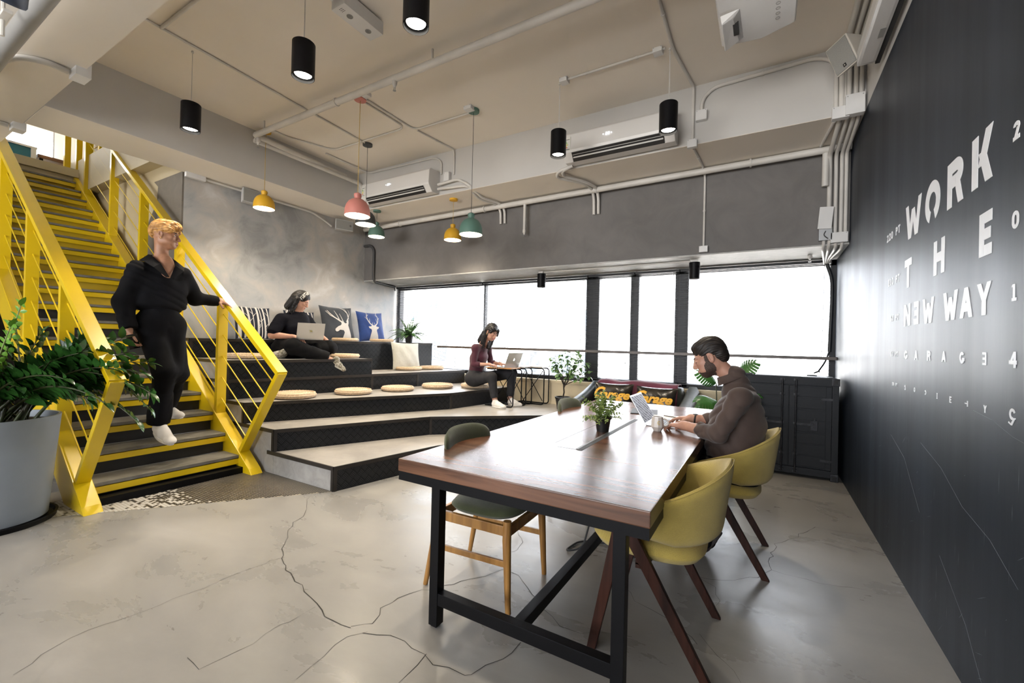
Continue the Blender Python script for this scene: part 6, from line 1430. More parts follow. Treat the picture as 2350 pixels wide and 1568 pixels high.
# ---------------------------------------------------------------- man seated at the table
def seated_man():
    hc = (-.315, 3.12, 1.262); fw = (-.90, -.10, -.40); s = 1.03
    hp, B, W = head(hc, fw, (-.3, 0, 1), s)
    pel = (-.14, 3.13, .57); ch = (-.15, 3.13, .90); nb = (-.145, 3.13, 1.10)
    shN, shF = (-.12, 2.94, 1.03), (-.12, 3.33, 1.03); elN, elF = (-.235, 2.90, .80), (-.245, 3.42, .80); wrN, wrF = (-.455, 3.08, .80), (-.445, 3.37, .81)
    P = list(hp) + [co(nb, W(0, -.03, -.06), .050, .054, .03), co(pel, ch, .10, .095, .04), co(ch, nb, .085, .055, .04), co(shN, shF, .04, .04, .03)]
    for a, b, c in ((shN, elN, wrN), (shF, elF, wrF)): P += [co(a, b, .042, .040), co(b, c, .042, .030)]
    P += hand(wrN, (-1, .45, -.05), (.05, 0, 1), 1, curl=(.35, .40, .42, .45), thumb=.6); P += hand(wrF, (-1, .12, -.05), (.05, 0, 1), -1, curl=(.30, .35, .38, .42), thumb=.6)
    kN, kF = (-.56, 3.01, .53), (-.54, 3.26, .53); aN, aF = (-.30, 3.03, .10), (-.50, 3.27, .09)
    for k_, a_, dy in ((kN, aN, -.09), (kF, aF, .09)): P += [co((-.13, 3.13+dy, .55), k_, .085, .06, .04), co(k_, a_, .055, .04, .02)]
    pt = [(W(0, .055, -.098), (.075*s, .070*s, .036*s), B, 4), (W(0, .088, -.051), (.030*s, .022*s, .007*s), B, 4)] + [(W(q*.058, .018, -.062), (.028*s, .034*s, .046*s), B, 4) for q in (-1, 1)] + [(W(q*.066, .016, -.015), (.016*s, .015*s, .045*s), B, 4) for q in (-1, 1)] + face_paint(B, W, s, closed=True)
    o = person('person', P, ['skin_light', 'lip', 'lash', 'lash', 'beard'], pt, 'seated bearded man in a brown shirt typing on a laptop at the long table', .0036)
    # hair
    H = [el(W(0, -.022, .046), (.080*s, .100*s, .088*s), B, .01), el(W(0, .020, .088), (.066*s, .058*s, .030*s), B, .02), el(W(0, -.070, .0), (.070*s, .050*s, .070*s), B, .02)]
    H += [el(W(0, .115, -.02), (.12*s, .062*s, .085*s), B, .008, True)] + [el(W(q*.085, .035, -.06), (.05*s, .075*s, .072*s), B, .008, True) for q in (-1, 1)] + [el(W(q*.090, -.008, -.02), (.028*s, .028*s, .042*s), B, .006, True) for q in (-1, 1)] + [el(W(0, -.06, -.115), (.12*s, .10*s, .055*s), B, .01, True)]
    sdf_mesh('hair', H, .0035, ['hair_dark'], o, noise=strands(A3(hc), B), smooth_it=1)
    # shirt
    S = [co((-.15, 3.13, .62), (-.14, 3.13, .86), .150, .150, .06), co((-.14, 3.13, .86), (-.125, 3.13, .99), .148, .105, .06), co(A3(shN)+A3((0, .02, -.01)), A3(shF)+A3((0, -.02, -.01)), .066, .066, .05), co((-.14, 3.13, 1.03), (-.165, 3.13, 1.145), .090, .066, .03), co((-.15, 3.06, .66), (-.145, 3.06, .92), .13, .10, .06), co((-.15, 3.20, .66), (-.145, 3.20, .92), .13, .10, .06), el((-.21, 3.13, .72), (.12, .14, .12), None, .05)]
    for a, b, c, cu in ((shN, elN, wrN, .52), (shF, elF, wrF, .52)):
        a, b, c = A3(a), A3(b), A3(c); e = b+(c-b)*cu; S += [co(a, b, .060, .058, .03), co(b, b+(e-b)*.9, .056, .049, .02), co(b+(e-b)*.55, e, .051, .051, .01, 'f')]
    S += [co(W(0, .02, -.115), W(0, .09, -.20), .05, .05, .02, sub=True)]
    sh = sdf_mesh('shirt', S, .0055, ['shirt_brown'], o, noise=folds(.0062, 38, 2))
    # collar: standing fold round the neck
    cm = MB(); n = 28; ctr = A3((-.195, 3.13, 1.142)); ax_ = A3((-.62, 0, 1.)); ax_ /= np.linalg.norm(ax_); u = np.cross(ax_, (0, 1, 0)); u /= np.linalg.norm(u); v = np.cross(ax_, u); vs = []; fs = []
    for i in range(n+1):
        a = -PI*.82 + 1.64*PI*i/n
        for (r, z) in ((.066, -.022), (.061, .014), (.067, .018), (.088, -.030)):
            vs.append(ctr + (u*math.cos(a) + v*math.sin(a))*(r) + ax_*(z + .010*math.cos(a)))
    for i in range(n):
        for j in range(3): q = i*4+j; fs.append((q, q+1, q+5, q+4))
    c_ = cm.add(vs, fs).build('collar', 'shirt_brown', sh, smooth=60, clean=False); q = c_.modifiers.new('s', 'SOLIDIFY'); q.thickness = .003
    T_ = [co((-.13, 3.13, .56), (-.13, 3.13, .62), .145, .14, .04)]
    for k_, a_, dy in ((kN, aN, -.09), (kF, aF, .09)): T_ += [co((-.13, 3.13+dy, .55), k_, .10, .075, .05), co(k_, a_, .072, .062, .03)]
    sdf_mesh('trousers', T_, .006, ['trouser'], o, noise=folds(.003, 30, 5))
    shoe('shoe', (-.205, 3.03, .16), (-.30, 3.03, .012), (-1, 0, .35), ['shoe_dark', 'shoe_dark'], o); shoe('shoe', (-.46, 3.27, .002), (-.73, 3.29, .002), (0, 0, 1), ['shoe_dark', 'shoe_dark'], o)
    m = MB(); w_ = A3(wrF)+A3((.022, .004, 0)); m.tube([w_+A3((.004*math.sin(a), .036*math.cos(a), .031*math.sin(a))) for a in np.linspace(0, 2*PI, 24, endpoint=False)], .0065, 6, closed=True); m.lathe([(.001, .030), (.018, .034), (.019, .028)], 20, c=tuple(w_)); m.build('watch', 'slot', o, smooth=50)
    return o
SM = seated_man()
# ---------------------------------------------------------------- man walking down the stair
def stair_man():
    hc = (-4.72, 1.755, 2.232); fw = (.66, .75, -.03); s = 1.03; hp, B, W = head(hc, fw, (0, .05, 1), s)
    nb = (-4.75, 1.745, 2.00); ch = (-4.77, 1.745, 1.80); pel = (-4.79, 1.76, 1.43)
    shR, shL = (-4.75, 1.56, 1.90), (-4.77, 1.93, 1.905); elR, elL = (-4.80, 1.50, 1.61), (-4.86, 2.06, 1.70); wrR, wrL = (-4.73, 1.515, 1.36), (-4.86, 2.29, 1.695)
    kR, kL = (-4.60, 1.735, 1.00), (-4.66, 1.85, .98); aR, aL = (-4.70, 1.735, .52), (-4.97, 1.89, .64)
    P = list(hp) + [co(nb, W(0, -.03, -.06), .055, .048, .03), co(pel, ch, .09, .092, .04), co(ch, (-4.755, 1.745, 1.93), .095, .085, .04), co((-4.755, 1.745, 1.93), nb, .085, .055, .04), co(shR, shL, .045, .045, .04), el((-4.674, 1.750, 1.935), (.052, .065, .115), None, .03)]
    for a, b, c in ((shR, elR, wrR), (shL, elL, wrL)): P += [co(a, b, .045, .038), co(b, c, .038, .027)]
    P += hand(wrR, (.10, .05, -1), (-.2, -1, 0), -1, curl=(.55, .6, .65, .7), thumb=.7)
    P += hand(wrL, (.70, .42, -.33), (.1, .25, 1), 1, curl=(.18, .22, .28, .35), spread=.10, thumb=.9, s=1.12)
    for k_, a_, dy in ((kR, aR, -.085), (kL, aL, .085)): P += [co((-4.79, 1.76+dy, 1.42), k_, .08, .055, .04), co(k_, a_, .05, .035, .02)]
    o = person('person', P, ['skin_tan', 'lip', 'lash', 'lash', 'eye_white'], face_paint(B, W, s, white=4), 'blond man dressed in black walking down the yellow stair, one hand on the rail', .0042)
    H = [el(W(0, -.016, .055), (.083*s, .102*s, .090*s), B, .01), el(W(0, .055, .100), (.070*s, .055*s, .036*s), B, .02), el(W(.02, .095, .075), (.046*s, .030*s, .026*s), B, .012), el(W(0, -.085, .02), (.066*s, .035*s, .05*s), B, .02)]
    H += [el(W(-q*.062, .045, .05), (.026*s, .046*s, .034*s), B, .015) for q in (-1, 1)]
    H += [el(W(0, .13, -.035), (.12*s, .07*s, .085*s), B, .008, True)] + [el(W(q*.085, .03, -.055), (.05*s, .07*s, .062*s), B, .008, True) for q in (-1, 1)] + [el(W(0, -.05, -.115), (.12*s, .10*s, .07*s), B, .01, True)]
    sdf_mesh('hair', H, .004, ['hair_blond'], o, noise=strands(A3(hc), B, amp=.0048), smooth_it=1)
    ear = MB(); ear.tube([W(.078, -.004+.005*math.cos(a), -.040+.006*math.sin(a)) for a in np.linspace(0, 2*PI, 10, endpoint=False)], .0014, 5, closed=True); ear.build('earring', 'gold', o)
    S = [co((-4.785, 1.755, 1.60), (-4.77, 1.745, 1.84), .135, .13, .06), co(A3(shR)+A3((0, .03, -.01)), A3(shL)+A3((0, -.03, -.01)), .070, .070, .05), co((-4.77, 1.745, 1.88), (-4.765, 1.745, 1.995), .105, .072, .05), el((-4.785, 1.755, 1.60), (.14, .195, .06), None, .05), co((-4.78, 1.66, 1.65), (-4.78, 1.64, 1.85), .10, .09, .05), co((-4.78, 1.85, 1.65), (-4.78, 1.87, 1.85), .10, .09, .05)]
    aR_, bR_ = A3(elR), A3(wrR); S += [co(shR, elR, .066, .074, .04), co(elR, aR_+(bR_-aR_)*.75, .074, .060, .03), co(aR_+(bR_-aR_)*.55, aR_+(bR_-aR_)*.93, .060, .060, .012, 'f')]
    aL_, bL_ = A3(elL), A3(wrL); S += [co(shL, elL, .068, .070, .04), co(elL, aL_+(bL_-aL_)*.7, .064, .050, .03), co(aL_+(bL_-aL_)*.55, aL_+(bL_-aL_)*.90, .053, .050, .012, 'f')]
    # open V neck
    S += [co((-4.64, 1.75, 2.07), (-4.625, 1.752, 1.875), .088, .008, .006, sub=True), co((-4.72, 1.745, 2.01), (-4.76, 1.745, 2.10), .066, .10, .01, sub=True)]
    sh = sdf_mesh('shirt', S, .0055, ['black_cloth'], o, noise=folds(.0065, 30, 9))
    cm = MB()
    for q in (-1, 1):
        pts = [[(-4.70+.0, 1.745+q*.105, 2.005), (-4.62, 1.745+q*.075, 1.955), (-4.600, 1.75+q*.012, 1.835)], [(-4.71, 1.745+q*.085, 2.035), (-4.615, 1.745+q*.055, 1.975), (-4.597, 1.75+q*.004, 1.84)], [(-4.69, 1.745+q*.150, 1.975), (-4.605, 1.745+q*.115, 1.93), (-4.592, 1.75+q*.03, 1.84)], [(-4.83, 1.745+q*.095, 2.05), (-4.83, 1.745+q*.095, 2.05), (-4.83, 1.745+q*.095, 2.05)]]
        a = [[-4.835, 1.745+q*.04, 2.055], [-4.78, 1.745+q*.088, 2.045], [-4.70, 1.745+q*.082, 2.02], [-4.625, 1.745+q*.055, 1.96], [-4.598, 1.75+q*.004, 1.845]]
        b = [[-4.885, 1.745+q*.05, 2.00], [-4.80, 1.745+q*.145, 1.985], [-4.69, 1.745+q*.150, 1.965], [-4.60, 1.745+q*.115, 1.915], [-4.592, 1.75+q*.03, 1.842]]
        cm.add(a+b, [(i, i+1, 6+i, 5+i) for i in range(4)])
    c_ = cm.build('collar', 'black_cloth', sh, clean=False); q = c_.modifiers.new('s', 'SOLIDIFY'); q.thickness = .005
    T_ = [co((-4.785, 1.758, 1.40), (-4.785, 1.755, 1.56), .135, .130, .05), el((-4.79, 1.76, 1.42), (.13, .19, .14), None, .05)]
    for k_, a_, dy in ((kR, aR, -.085), (kL, aL, .085)):
        k2, a2 = A3(k_), A3(a_); T_ += [co((-4.79, 1.76+dy, 1.40), k_, .108, .084, .05), co(k_, k2+(a2-k2)*.8, .082, .080, .04), co(k2+(a2-k2)*.4, k2+(a2-k2)*.97, .080, .085, .02, 'f')]
    sdf_mesh('trousers', T_, .006, ['black_cloth'], o, noise=folds(.0045, 24, 12))
    shoe('shoe', (-4.76, 1.735, .445), (-4.49, 1.76, .353), (.3, 0, 1), ['sneaker', 'sneaker', 'sneaker'], o, 1.2); shoe('shoe', (-5.01, 1.885, .5385), (-4.75, 1.935, .5385), (0, 0, 1), ['sneaker', 'sneaker', 'sneaker'], o, 1.1)
    m = MB(); n = 30; m.tube([(-4.765+.100*math.cos(a)*1.0, 1.745+.078*math.sin(a), 1.985-.038*math.cos(a)) for a in np.linspace(0, 2*PI, n, endpoint=False)], .0022, 5, closed=True); m.build('necklace', 'gold', o)
    ph = MB().box((-.005, -.038, -.075), (.005, .038, .075), ch=.003).build('mobile_phone', 'phoneglass'); ph.location = (-4.69, 1.535, 1.265); ph.rotation_euler = (.35, .55, 0); tag(ph, 'dark phone in the lowered hand of the man on the stair', 'phone')
stair_man()
# ---------------------------------------------------------------- woman with the headband
def woman_band():
    ox, oy = -5.42, 3.47; z0 = 5*T
    hc = (ox+.06, oy+.05, 1.835); fw = (.62, .58, -.50); s = .99; hp, B, W = head(hc, fw, (.25, .15, 1), s, True)
    pel = (ox-.10, oy, z0+.14); ch = (ox-.03, oy+.02, 1.50); nb = (ox+.01, oy+.03, 1.67)
    shR, shL = (ox-.02, oy-.18, 1.575), (ox-.03, oy+.20, 1.575); elR, elL = (ox+.02, oy-.31, 1.365), (ox-.02, oy+.33, 1.42); wrR, wrL = (ox+.22, oy-.14, 1.345), (ox+.12, oy+.39, 1.32)
    kR, kL = (ox+.30, oy-.20, z0+.16), (ox+.24, oy+.36, z0+.14); aR, aL = (ox+.56, oy+.17, z0-.02), (ox+.12, oy-.27, z0+.06)
    P = list(hp) + [co(nb, W(0, -.03, -.06), .054, .050, .03), co(pel, ch, .14, .13, .06), co(ch, nb, .12, .06, .06), co(shR, shL, .055, .055, .05), el(W(0, .03, -.085), (.055, .045, .03), B, .03)]
    for a, b, c in ((shR, elR, wrR), (shL, elL, wrL)): P += [co(a, b, .052, .046), co(b, c, .046, .028)]
    P += hand(wrR, (.75, .5, -.25), (0, 0, 1), -1, curl=(.3, .35, .4, .4), s=.92); P += hand(wrL, (.5, .55, -.55), (.6, .2, .75), 1, curl=(.75, .8, .85, .9), s=.92)
    for k_, a_, dy in ((kR, aR, -.10), (kL, aL, .10)): P += [co((ox-.10, oy+dy, z0+.12), k_, .10, .07, .04), co(k_, a_, .06, .04, .02)]
    o = person('person', P, ['skin_light', 'lip_w', 'lash', 'lash'], face_paint(B, W, s, fem=True, closed=True), 'woman in black with long hair and patterned headband, cross-legged with a laptop', .0045)
    H = [el(W(0, -.020, .046), (.086*s, .106*s, .092*s), B, .01)] + [co(W(-.075, -.02, .0), W(-.085, -.03, -.16), .036, .040, .03), co(W(.072, -.035, .0), W(.075, -.01, -.17), .034, .030, .03), co(W(0, -.09, .0), W(0, -.10, -.15), .055, .05, .04)]
    H += [el(W(0, .112, -.020), (.078*s, .082*s, .098*s), B, .008, True), el(W(0, .13, -.14), (.10, .09, .08), B, .01, True)]
    hh = sdf_mesh('hair', H, .0045, ['hair_black'], o, noise=strands(A3(hc), B, amp=.003))
    st_ = MB(); R = random.Random(8)
    for i in range(60):
        q = R.choice((-1, 1)); a = A3(W(q*R.uniform(.06, .088), R.uniform(-.07, .0), R.uniform(.02, .06))); b = A3(W(q*R.uniform(.07, .11), R.uniform(-.10, .01), R.uniform(-.20, -.12))); mid = (a+b)/2 + A3(W(q*.010, 0, 0)) - A3(W(0, 0, 0)); st_.tube(rnd([a, mid, b, b+A3((R.uniform(-.01, .01), R.uniform(-.015, .01), -.03))], .05, 3), .0022, 5)
    for i in range(14): 
        a = A3(W(-.075, -.06, .0)); e = a+A3((-.02, -.10-.08*R.random(), -.03-.05*R.random())); st_.tube([a, (a+e)/2+A3((0, 0, .02)), e], [.003, .002, .0006], 5)
    st_.build('loose_strands', 'hair_black', hh, smooth=80, clean=False)
    M['band'] = pm('patterned_headband', (.55, .53, .5), .8, col2=(.03, .03, .03), vs=75, vd=1, lo=.47, hi=.53)
    bn = MB(); n = 26; vs = []; fs = []
    for i in range(n+1):
        a = PI*(-.08+1.16*i/n)
        for y_ in (.052, .030, .006): vs.append(W(.0905*math.cos(a), y_-.02*abs(math.cos(a)), .042+.099*math.sin(a)*(1-.14*(y_ > .04))))
    for i in range(n):
        for j in range(2): q = i*3+j; fs.append((q, q+1, q+4, q+3))
    b_ = bn.add(vs, fs).build('headband', 'band', o, smooth=70, clean=False); q = b_.modifiers.new('s', 'SOLIDIFY'); q.thickness = .004; q.offset = 1
    S = [co((ox-.09, oy, z0+.20), ch, .185, .175, .07), co(ch, (ox, oy+.04, 1.60), .165, .12, .06), co(A3(shR)+A3((0, .04, 0)), A3(shL)+A3((0, -.04, 0)), .074, .074, .06), el((ox+.08, oy+.02, 1.45), (.11, .165, .11), None, .05)]
    for a, b, c in ((shR, elR, wrR), (shL, elL, wrL)): a, b = A3(a), A3(b); S += [co(a, b*.8+a*.2, .078, .075, .03), co(a*.6+b*.4, a*.12+b*.88, .078, .078, .01, 'f')]
    S += [co(nb, W(0, 0, -.05), .066, .06, .008, sub=True)]
    sdf_mesh('shirt', S, .006, ['navy_cloth'], o, noise=folds(.004, 28, 21))
    T_ = [el((ox-.10, oy, z0+.13), (.19, .21, .15), None, .05)]
    for k_, a_, dy in ((kR, aR, -.11), (kL, aL, .11)):
        k2, a2 = A3(k_), A3(a_); T_ += [co((ox-.08, oy+dy, z0+.13), k_, .125, .10, .05), co(k_, k2+(a2-k2)*.75, .095, .085, .04), co(k2+(a2-k2)*.4, k2+(a2-k2)*.88, .085, .090, .02, 'f')]
    sdf_mesh('trousers', T_, .0065, ['trouser'], o, noise=folds(.005, 26, 22))
    shoe('shoe', (ox+.565, oy+.13, z0-.055), (ox+.635, oy+.30, z0-.165), (.35, .45, .8), ['sneaker_g', 'sole', 'sole'], o); shoe('shoe', (ox+.17, oy-.22, z0+.03), (ox+.13, oy-.42, z0+.03), (.75, 0, .6), ['sneaker_g', 'sole', 'sole'], o)
    t, Tm, lo_ = laptop((ox+.33, oy+.17, z0+.215), math.radians(90+180), 'silver laptop on the lap of the woman with the headband', 112); t.rotation_euler = (0, 0, math.radians(-113));
    t.location = (ox+.37, oy-.02, z0+.245)
    m = MB(); m.lathe([(.001, 0), (.027, 0)], 24, T=Tm @ Matrix.Translation((0, .0068, .115)) @ Matrix.Rotation(-PI/2, 4, 'X')); m.build('round_sticker', 'sticker', lo_); m = MB(); m.lathe([(.001, 0), (.008, 0)], 10, T=Tm @ Matrix.Translation((-.005, .0075, .115)) @ Matrix.Rotation(-PI/2, 4, 'X')).lathe([(.001, 0), (.006, 0)], 10, T=Tm @ Matrix.Translation((.009, .0075, .119)) @ Matrix.Rotation(-PI/2, 4, 'X')); m.build('sticker_emblem', 'st_yellow', lo_)
    cp_ = MB(); cp_.lathe([(.001, 0), (.028, 0), (.036, .02), (.038, .075), (.035, .075), (.032, .01), (.001, .008)], 24); c_ = cp_.build('white_cup', 'sneaker', smooth=50); c_.location = (ox+.185, oy+.475, 1.20); c_.rotation_euler = (.25, -.2, 0); tag(c_, 'white cup held in the left hand of the woman with the headband', 'cup')
woman_band()
# ---------------------------------------------------------------- woman in burgundy
def woman_burgundy():
    oy = 5.25; zf = 2*T
    hc = (-3.425, oy-.01, 1.485); fw = (.80, -.28, -.46); s = .97; hp, B, W = head(hc, fw, (.35, 0, 1), s, True)
    pel = (-3.70, oy, .81); ch = (-3.66, oy, 1.10); nb = (-3.58, oy, 1.31)
    shN, shF = (-3.61, oy-.15, 1.25), (-3.60, oy+.16, 1.25); elN, elF = (-3.62, oy-.17, 1.015), (-3.56, oy+.19, 1.03); wrN, wrF = (-3.40, oy-.10, 1.02), (-3.33, oy+.09, 1.03)
    kN, kF = (-3.32, oy-.14, .845), (-3.16, oy+.15, .90); aN, aF = (-3.25, oy-.16, .54), (-3.18, oy+.14, .54)
    P = list(hp) + [co(nb, W(0, -.03, -.06), .044, .042, .03), co(pel, ch, .085, .085, .04), co(ch, nb, .08, .05, .04), co(shN, shF, .045, .045, .04)]
    for a, b, c in ((shN, elN, wrN), (shF, elF, wrF)): P += [co(a, b, .036, .032), co(b, c, .032, .021)]
    P += hand(wrN, (1, .10, -.05), (0, 0, 1), -1, curl=(.3, .35, .4, .45), s=.88); P += hand(wrF, (1, -.10, -.05), (0, 0, 1), 1, curl=(.3, .35, .4, .45), s=.88)
    for k_, a_, dy in ((kN, aN, -.09), (kF, aF, .09)): P += [co((-3.70, oy+dy, .78), k_, .075, .055, .04), co(k_, a_, .05, .034, .02), co(a_, A3(a_)+A3((.02, 0, -.06)), .034, .036)]
    o = person('person', P, ['skin_light', 'lip_w', 'lash', 'lash'], face_paint(B, W, s, fem=True, closed=True), 'woman in a burgundy top with long black hair, working at a small side table', .0042)
    H = [el(W(0, -.024, .042), (.090*s, .108*s, .096*s), B, .01), co(W(0, -.10, -.01), W(0, -.15, -.22), .062, .055, .04), el(W(.03, .055, .085), (.055*s, .045*s, .03*s), B, .02), co(W(-.072, -.02, .01), W(-.05, .03, -.24), .028, .034, .03), co(W(.070, -.055, .02), W(.03, -.04, -.26), .026, .045, .03), co(W(-.05, .06, .065), W(-.078, .055, -.02), .022, .016, .02), co(W(.045, .06, .07), W(.078, .045, .01), .020, .012, .02)]
    H += [el(W(.0, .105, -.040), (.066*s, .080*s, .102*s), B, .008, True), el(W(.085, -.004, -.01), (.025, .026, .036), B, .006, True)]
    hh = sdf_mesh('hair', H, .0042, ['hair_black'], o, noise=strands(A3(hc), B, amp=.0026))
    st_ = MB(); R = random.Random(18)
    for i in range(70):
        q = R.choice((-1, 1)); a = A3(W(q*R.uniform(.05, .085), R.uniform(-.09, .03), R.uniform(.02, .07))); b = A3(W(q*R.uniform(.02, .10), R.uniform(-.14, .06), R.uniform(-.30, -.20))); mid = (a+b)/2 + (A3(W(q*.012, 0, 0)) - A3(W(0, 0, 0))); st_.tube(rnd([a, mid, b, b+A3((R.uniform(-.01, .015), R.uniform(-.01, .01), -.025))], .05, 3), .0022, 5)
    st_.build('loose_strands', 'hair_black', hh, smooth=80, clean=False)
    S = [co((-3.70, oy, .87), (-3.665, oy, 1.10), .108, .112, .05), co((-3.665, oy, 1.10), (-3.62, oy, 1.22), .110, .085, .05), co(shN, shF, .060, .060, .04), el((-3.60, oy, 1.12), (.075, .125, .075), None, .04)]
    for a, b, c in ((shN, elN, wrN), (shF, elF, wrF)): a, b, c = A3(a), A3(b), A3(c); e = b+(c-b)*.38; S += [co(a, b, .050, .044, .025), co(b, b+(e-b)*.8, .043, .039, .015), co(b+(e-b)*.3, e, .040, .038, .01, 'f')]
    S += [co(nb, W(0, 0, -.08), .075, .07, .006, sub=True)]
    sdf_mesh('top', S, .005, ['burgundy'], o, noise=folds(.0022, 30, 31))
    T_ = [el((-3.71, oy, .80), (.145, .175, .125), None, .04), co((-3.70, oy, .82), (-3.69, oy, .92), .118, .106, .03)]
    for k_, a_, dy in ((kN, aN, -.09), (kF, aF, .09)): k2, a2 = A3(k_), A3(a_); T_ += [co((-3.70, oy+dy, .79), k_, .095, .072, .05), co(k_, k2+(a2-k2)*.8, .070, .052, .03), co(k2+(a2-k2)*.5, k2+(a2-k2)*.93, .053, .052, .015, 'f')]
    sdf_mesh('jeans', T_, .0055, ['denim'], o, noise=folds(.0028, 34, 32))
    shoe('shoe', (-3.29, oy-.16, zf+.002), (-3.05, oy-.20, zf+.002), (0, 0, 1), ['sneaker', 'sneaker', 'sneaker'], o, .94); shoe('shoe', (-3.21, oy+.14, zf+.002), (-2.98, oy+.13, zf+.002), (0, 0, 1), ['sneaker', 'sneaker', 'sneaker'], o, .94)
    e = MB(); e.tube([W(.079, -.004+.007*math.cos(a), -.044+.009*math.sin(a)) for a in np.linspace(0, 2*PI, 10, endpoint=False)], .0015, 5, closed=True); e.build('earring', 'gold', o)
woman_burgundy()
t, Tm, lo_ = laptop((-3.12, 5.30, .985), math.radians(-98), 'open silver laptop with lit emblem on the orange side table', 112)
# emblem: a bitten round fruit with a leaf, lit
m = MB(); K = 22; pts = [(.016*math.cos(a)*(1+.06*math.cos(2*a)), .017*math.sin(a)*(1-.10*abs(math.cos(a))**6)) for a in np.linspace(0, 2*PI, K, endpoint=False)]
pts = [(x if not (x > .008 and -.004 < y < .010) else .0085, y) for x, y in pts]; Tq = Tm @ Matrix.Translation((0, .0072, .115)) @ Matrix.Rotation(PI/2, 4, 'X') @ Matrix.Scale(-1, 4, (0, 0, 1))
m.add([(x, y, 0) for x, y in pts], [tuple(range(K))], 0, Tq); m.add([(.001, .019, 0), (.006, .021, 0), (.008, .028, 0), (.003, .025, 0)], [(0, 1, 2, 3)], 0, Tq); m.build('lid_emblem', 'logo_glow', lo_, clean=False)

# ================================================================ THINGS ON THE TABLE
t, Tm, lo_ = laptop((-.735, 3.365, .7505), math.radians(90), 'silver laptop with a bright wavy-patterned screen in front of the man in the brown shirt', 121, .33, .235, 'alu')
# the switched-on screen shows a wavy picture, faintly glowing
def wavescreen(name):
    m, n, l, b = newmat(name); tc = n.new('ShaderNodeTexCoord'); mp = n.new('ShaderNodeMapping'); mp.inputs['Rotation'].default_value = (0, 0, .0); mp.inputs['Scale'].default_value = (1, 1, 1)
    w_ = n.new('ShaderNodeTexWave'); w_.wave_type = 'BANDS'; w_.bands_direction = 'DIAGONAL'; w_.inputs['Scale'].default_value = 11; w_.inputs['Distortion'].default_value = 3.2; w_.inputs['Detail Scale'].default_value = 4
    l.new(tc.outputs['Object'], mp.inputs[0]); l.new(mp.outputs[0], w_.inputs[0]); cr = n.new('ShaderNodeValToRGB'); cr.color_ramp.elements[0].position = .16; cr.color_ramp.elements[1].position = .26
    cr.color_ramp.elements[0].color = (.02, .02, .04, 1); cr.color_ramp.elements[1].color = (.38, .40, .50, 1); l.new(w_.outputs['Fac'], cr.inputs[0]); l.new(cr.outputs[0], b.inputs['Base Color']); b.inputs['Roughness'].default_value = .6; b.inputs['Specular IOR Level'].default_value = .2; l.new(cr.outputs[0], b.inputs['Emission Color']); b.inputs['Emission Strength'].default_value = .06
    return m
M['wallpaper'] = wavescreen('wavy_screen_wallpaper')
MB().box((-.155, -.0016, .014), (.155, -.0007, .220), T=Tm).build('screen_image', 'wallpaper', lo_)
M['mug'] = pm('off_white_glaze', (.62, .57, .52), .25, col2=(.60, .55, .50)); M['emblem_y'] = pm('yellow_emblem', (.72, .48, .03), .4)
mg = thing('mug', 'off-white faceted mug with a small yellow emblem, next to the laptop on the table', 'mug', (-.615, 3.11, .7505)) if False else thing('mug', 'off-white mug with angular base and small yellow emblem, beside the laptop', 'mug', (-.622, 3.05, .7505))
MB().lathe([(.001, 0), (.026, 0), (.028, .003), (.044, .030), (.044, .034), (.036, .098), (.033, .098), (.040, .036), (.024, .008), (.001, .007)], 10).build('body', 'mug', mg, smooth=25)
m = MB(); pts = rnd([(.040, .0, .085), (.066, .0, .078), (.072, .0, .055), (.060, .0, .036), (.042, .0, .036)], .012, 4)
m.tube(pts, .0055, 8, T=Matrix.Rotation(math.radians(18), 4, 'Z')).build('handle', 'mug', mg, smooth=60)
m = MB(); Tg = Matrix.Rotation(math.radians(-70), 4, 'Z') @ Matrix.Translation((.0412, 0, .060)) @ Matrix.Rotation(PI/2, 4, 'Y') @ Matrix.Rotation(PI/2, 4, 'Z')
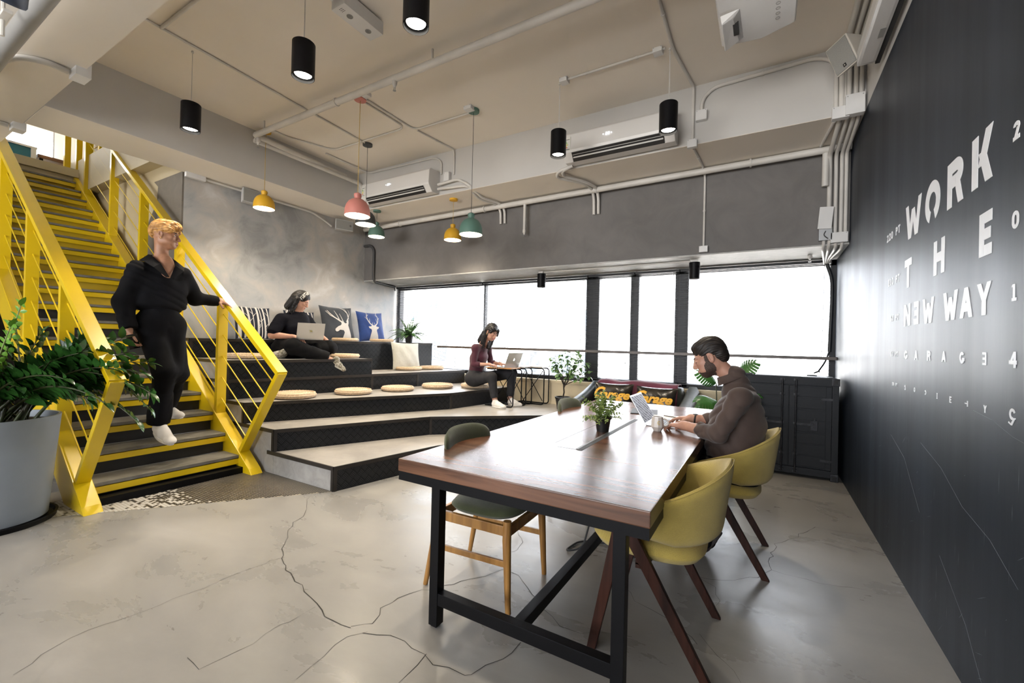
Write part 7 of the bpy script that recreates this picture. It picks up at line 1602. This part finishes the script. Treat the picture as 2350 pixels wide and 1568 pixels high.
m.tube([(.008*math.cos(a)+.003, .012*math.sin(a), 0) for a in np.linspace(.5, 4.8, 14)], .0014, 4, T=Tg); m.tube([(0, -.004, 0), (.009, -.002, 0), (.004, -.016, 0)], .0014, 4, T=Tg); m.build('emblem', 'emblem_y', mg)
M['paper'] = pm('white_paper', (.75, .75, .74), .6)
o = MB().box((-.11, -.15, 0), (.11, .15, .007)).build('notebook', 'slot'); o.location = (-.90, 3.86, .7505); o.rotation_euler = (0, 0, .2); tag(o, 'closed black notebook behind the patterned laptop', 'notebook')
nb_ = thing('open_notebook', 'open white notebook with a pen across it beyond the laptop', 'notebook', (-.62, 3.66, .7505), .25); MB().box((-.155, -.105, 0), (-.002, .105, .006), ch=.002).build('page', 'paper', nb_); MB().box((.002, -.105, 0), (.155, .105, .006), ch=.002).build('page', 'paper', nb_)
o = MB().tube([(-.07, 0, .0), (.07, 0, .0)], .004, 8).build('pen', 'railwood'); o.location = (-.64, 3.67, .762); o.rotation_euler = (0, 0, -.4); tag(o, 'pen lying on the open white notebook', 'pen')
# cables on the floor under the table
run('power_cable', [(-.93, 2.75, .64), (-.94, 2.73, .30), (-.98, 2.62, .02), (-1.08, 2.55, .008), (-1.05, 2.75, .008), (-.85, 2.82, .008), (-.70, 2.70, .008), (-.62, 2.76, .008), (-.72, 2.88, .008), (-.9, 2.98, .008)], .006, 'black power cable looping down to the floor under the table', 'c_dark', 'cable', rr=.07)
run('cable', [(-.62, 2.62, .006), (-.60, 2.75, .006), (-.68, 2.86, .006), (-.60, 2.95, .006), (-.66, 3.05, .006)], .004, 'thin white cable on the floor behind the near yellow chair', 'white', 'cable', rr=.05)
# spotlight close to the camera
Tk = Matrix.Translation((0, 0, .05)) @ Matrix.Rotation(.6, 4, 'Y')
MB().lathe([(.06, 0), (.065, .01), (.06, .14), (.04, .16), (.001, .16)], 24, T=Tk).build('lamp_head', 'bluegrey', cf, smooth=45)
MB().box((-.02, -.05, .14), (.09, .05, .26), ch=.01).build('joint', 'bluegrey', cf); MB().tube([(.03, 0, .2), (.03, 0, .575)], .012, 8).build('stem', 'bluegrey', cf)
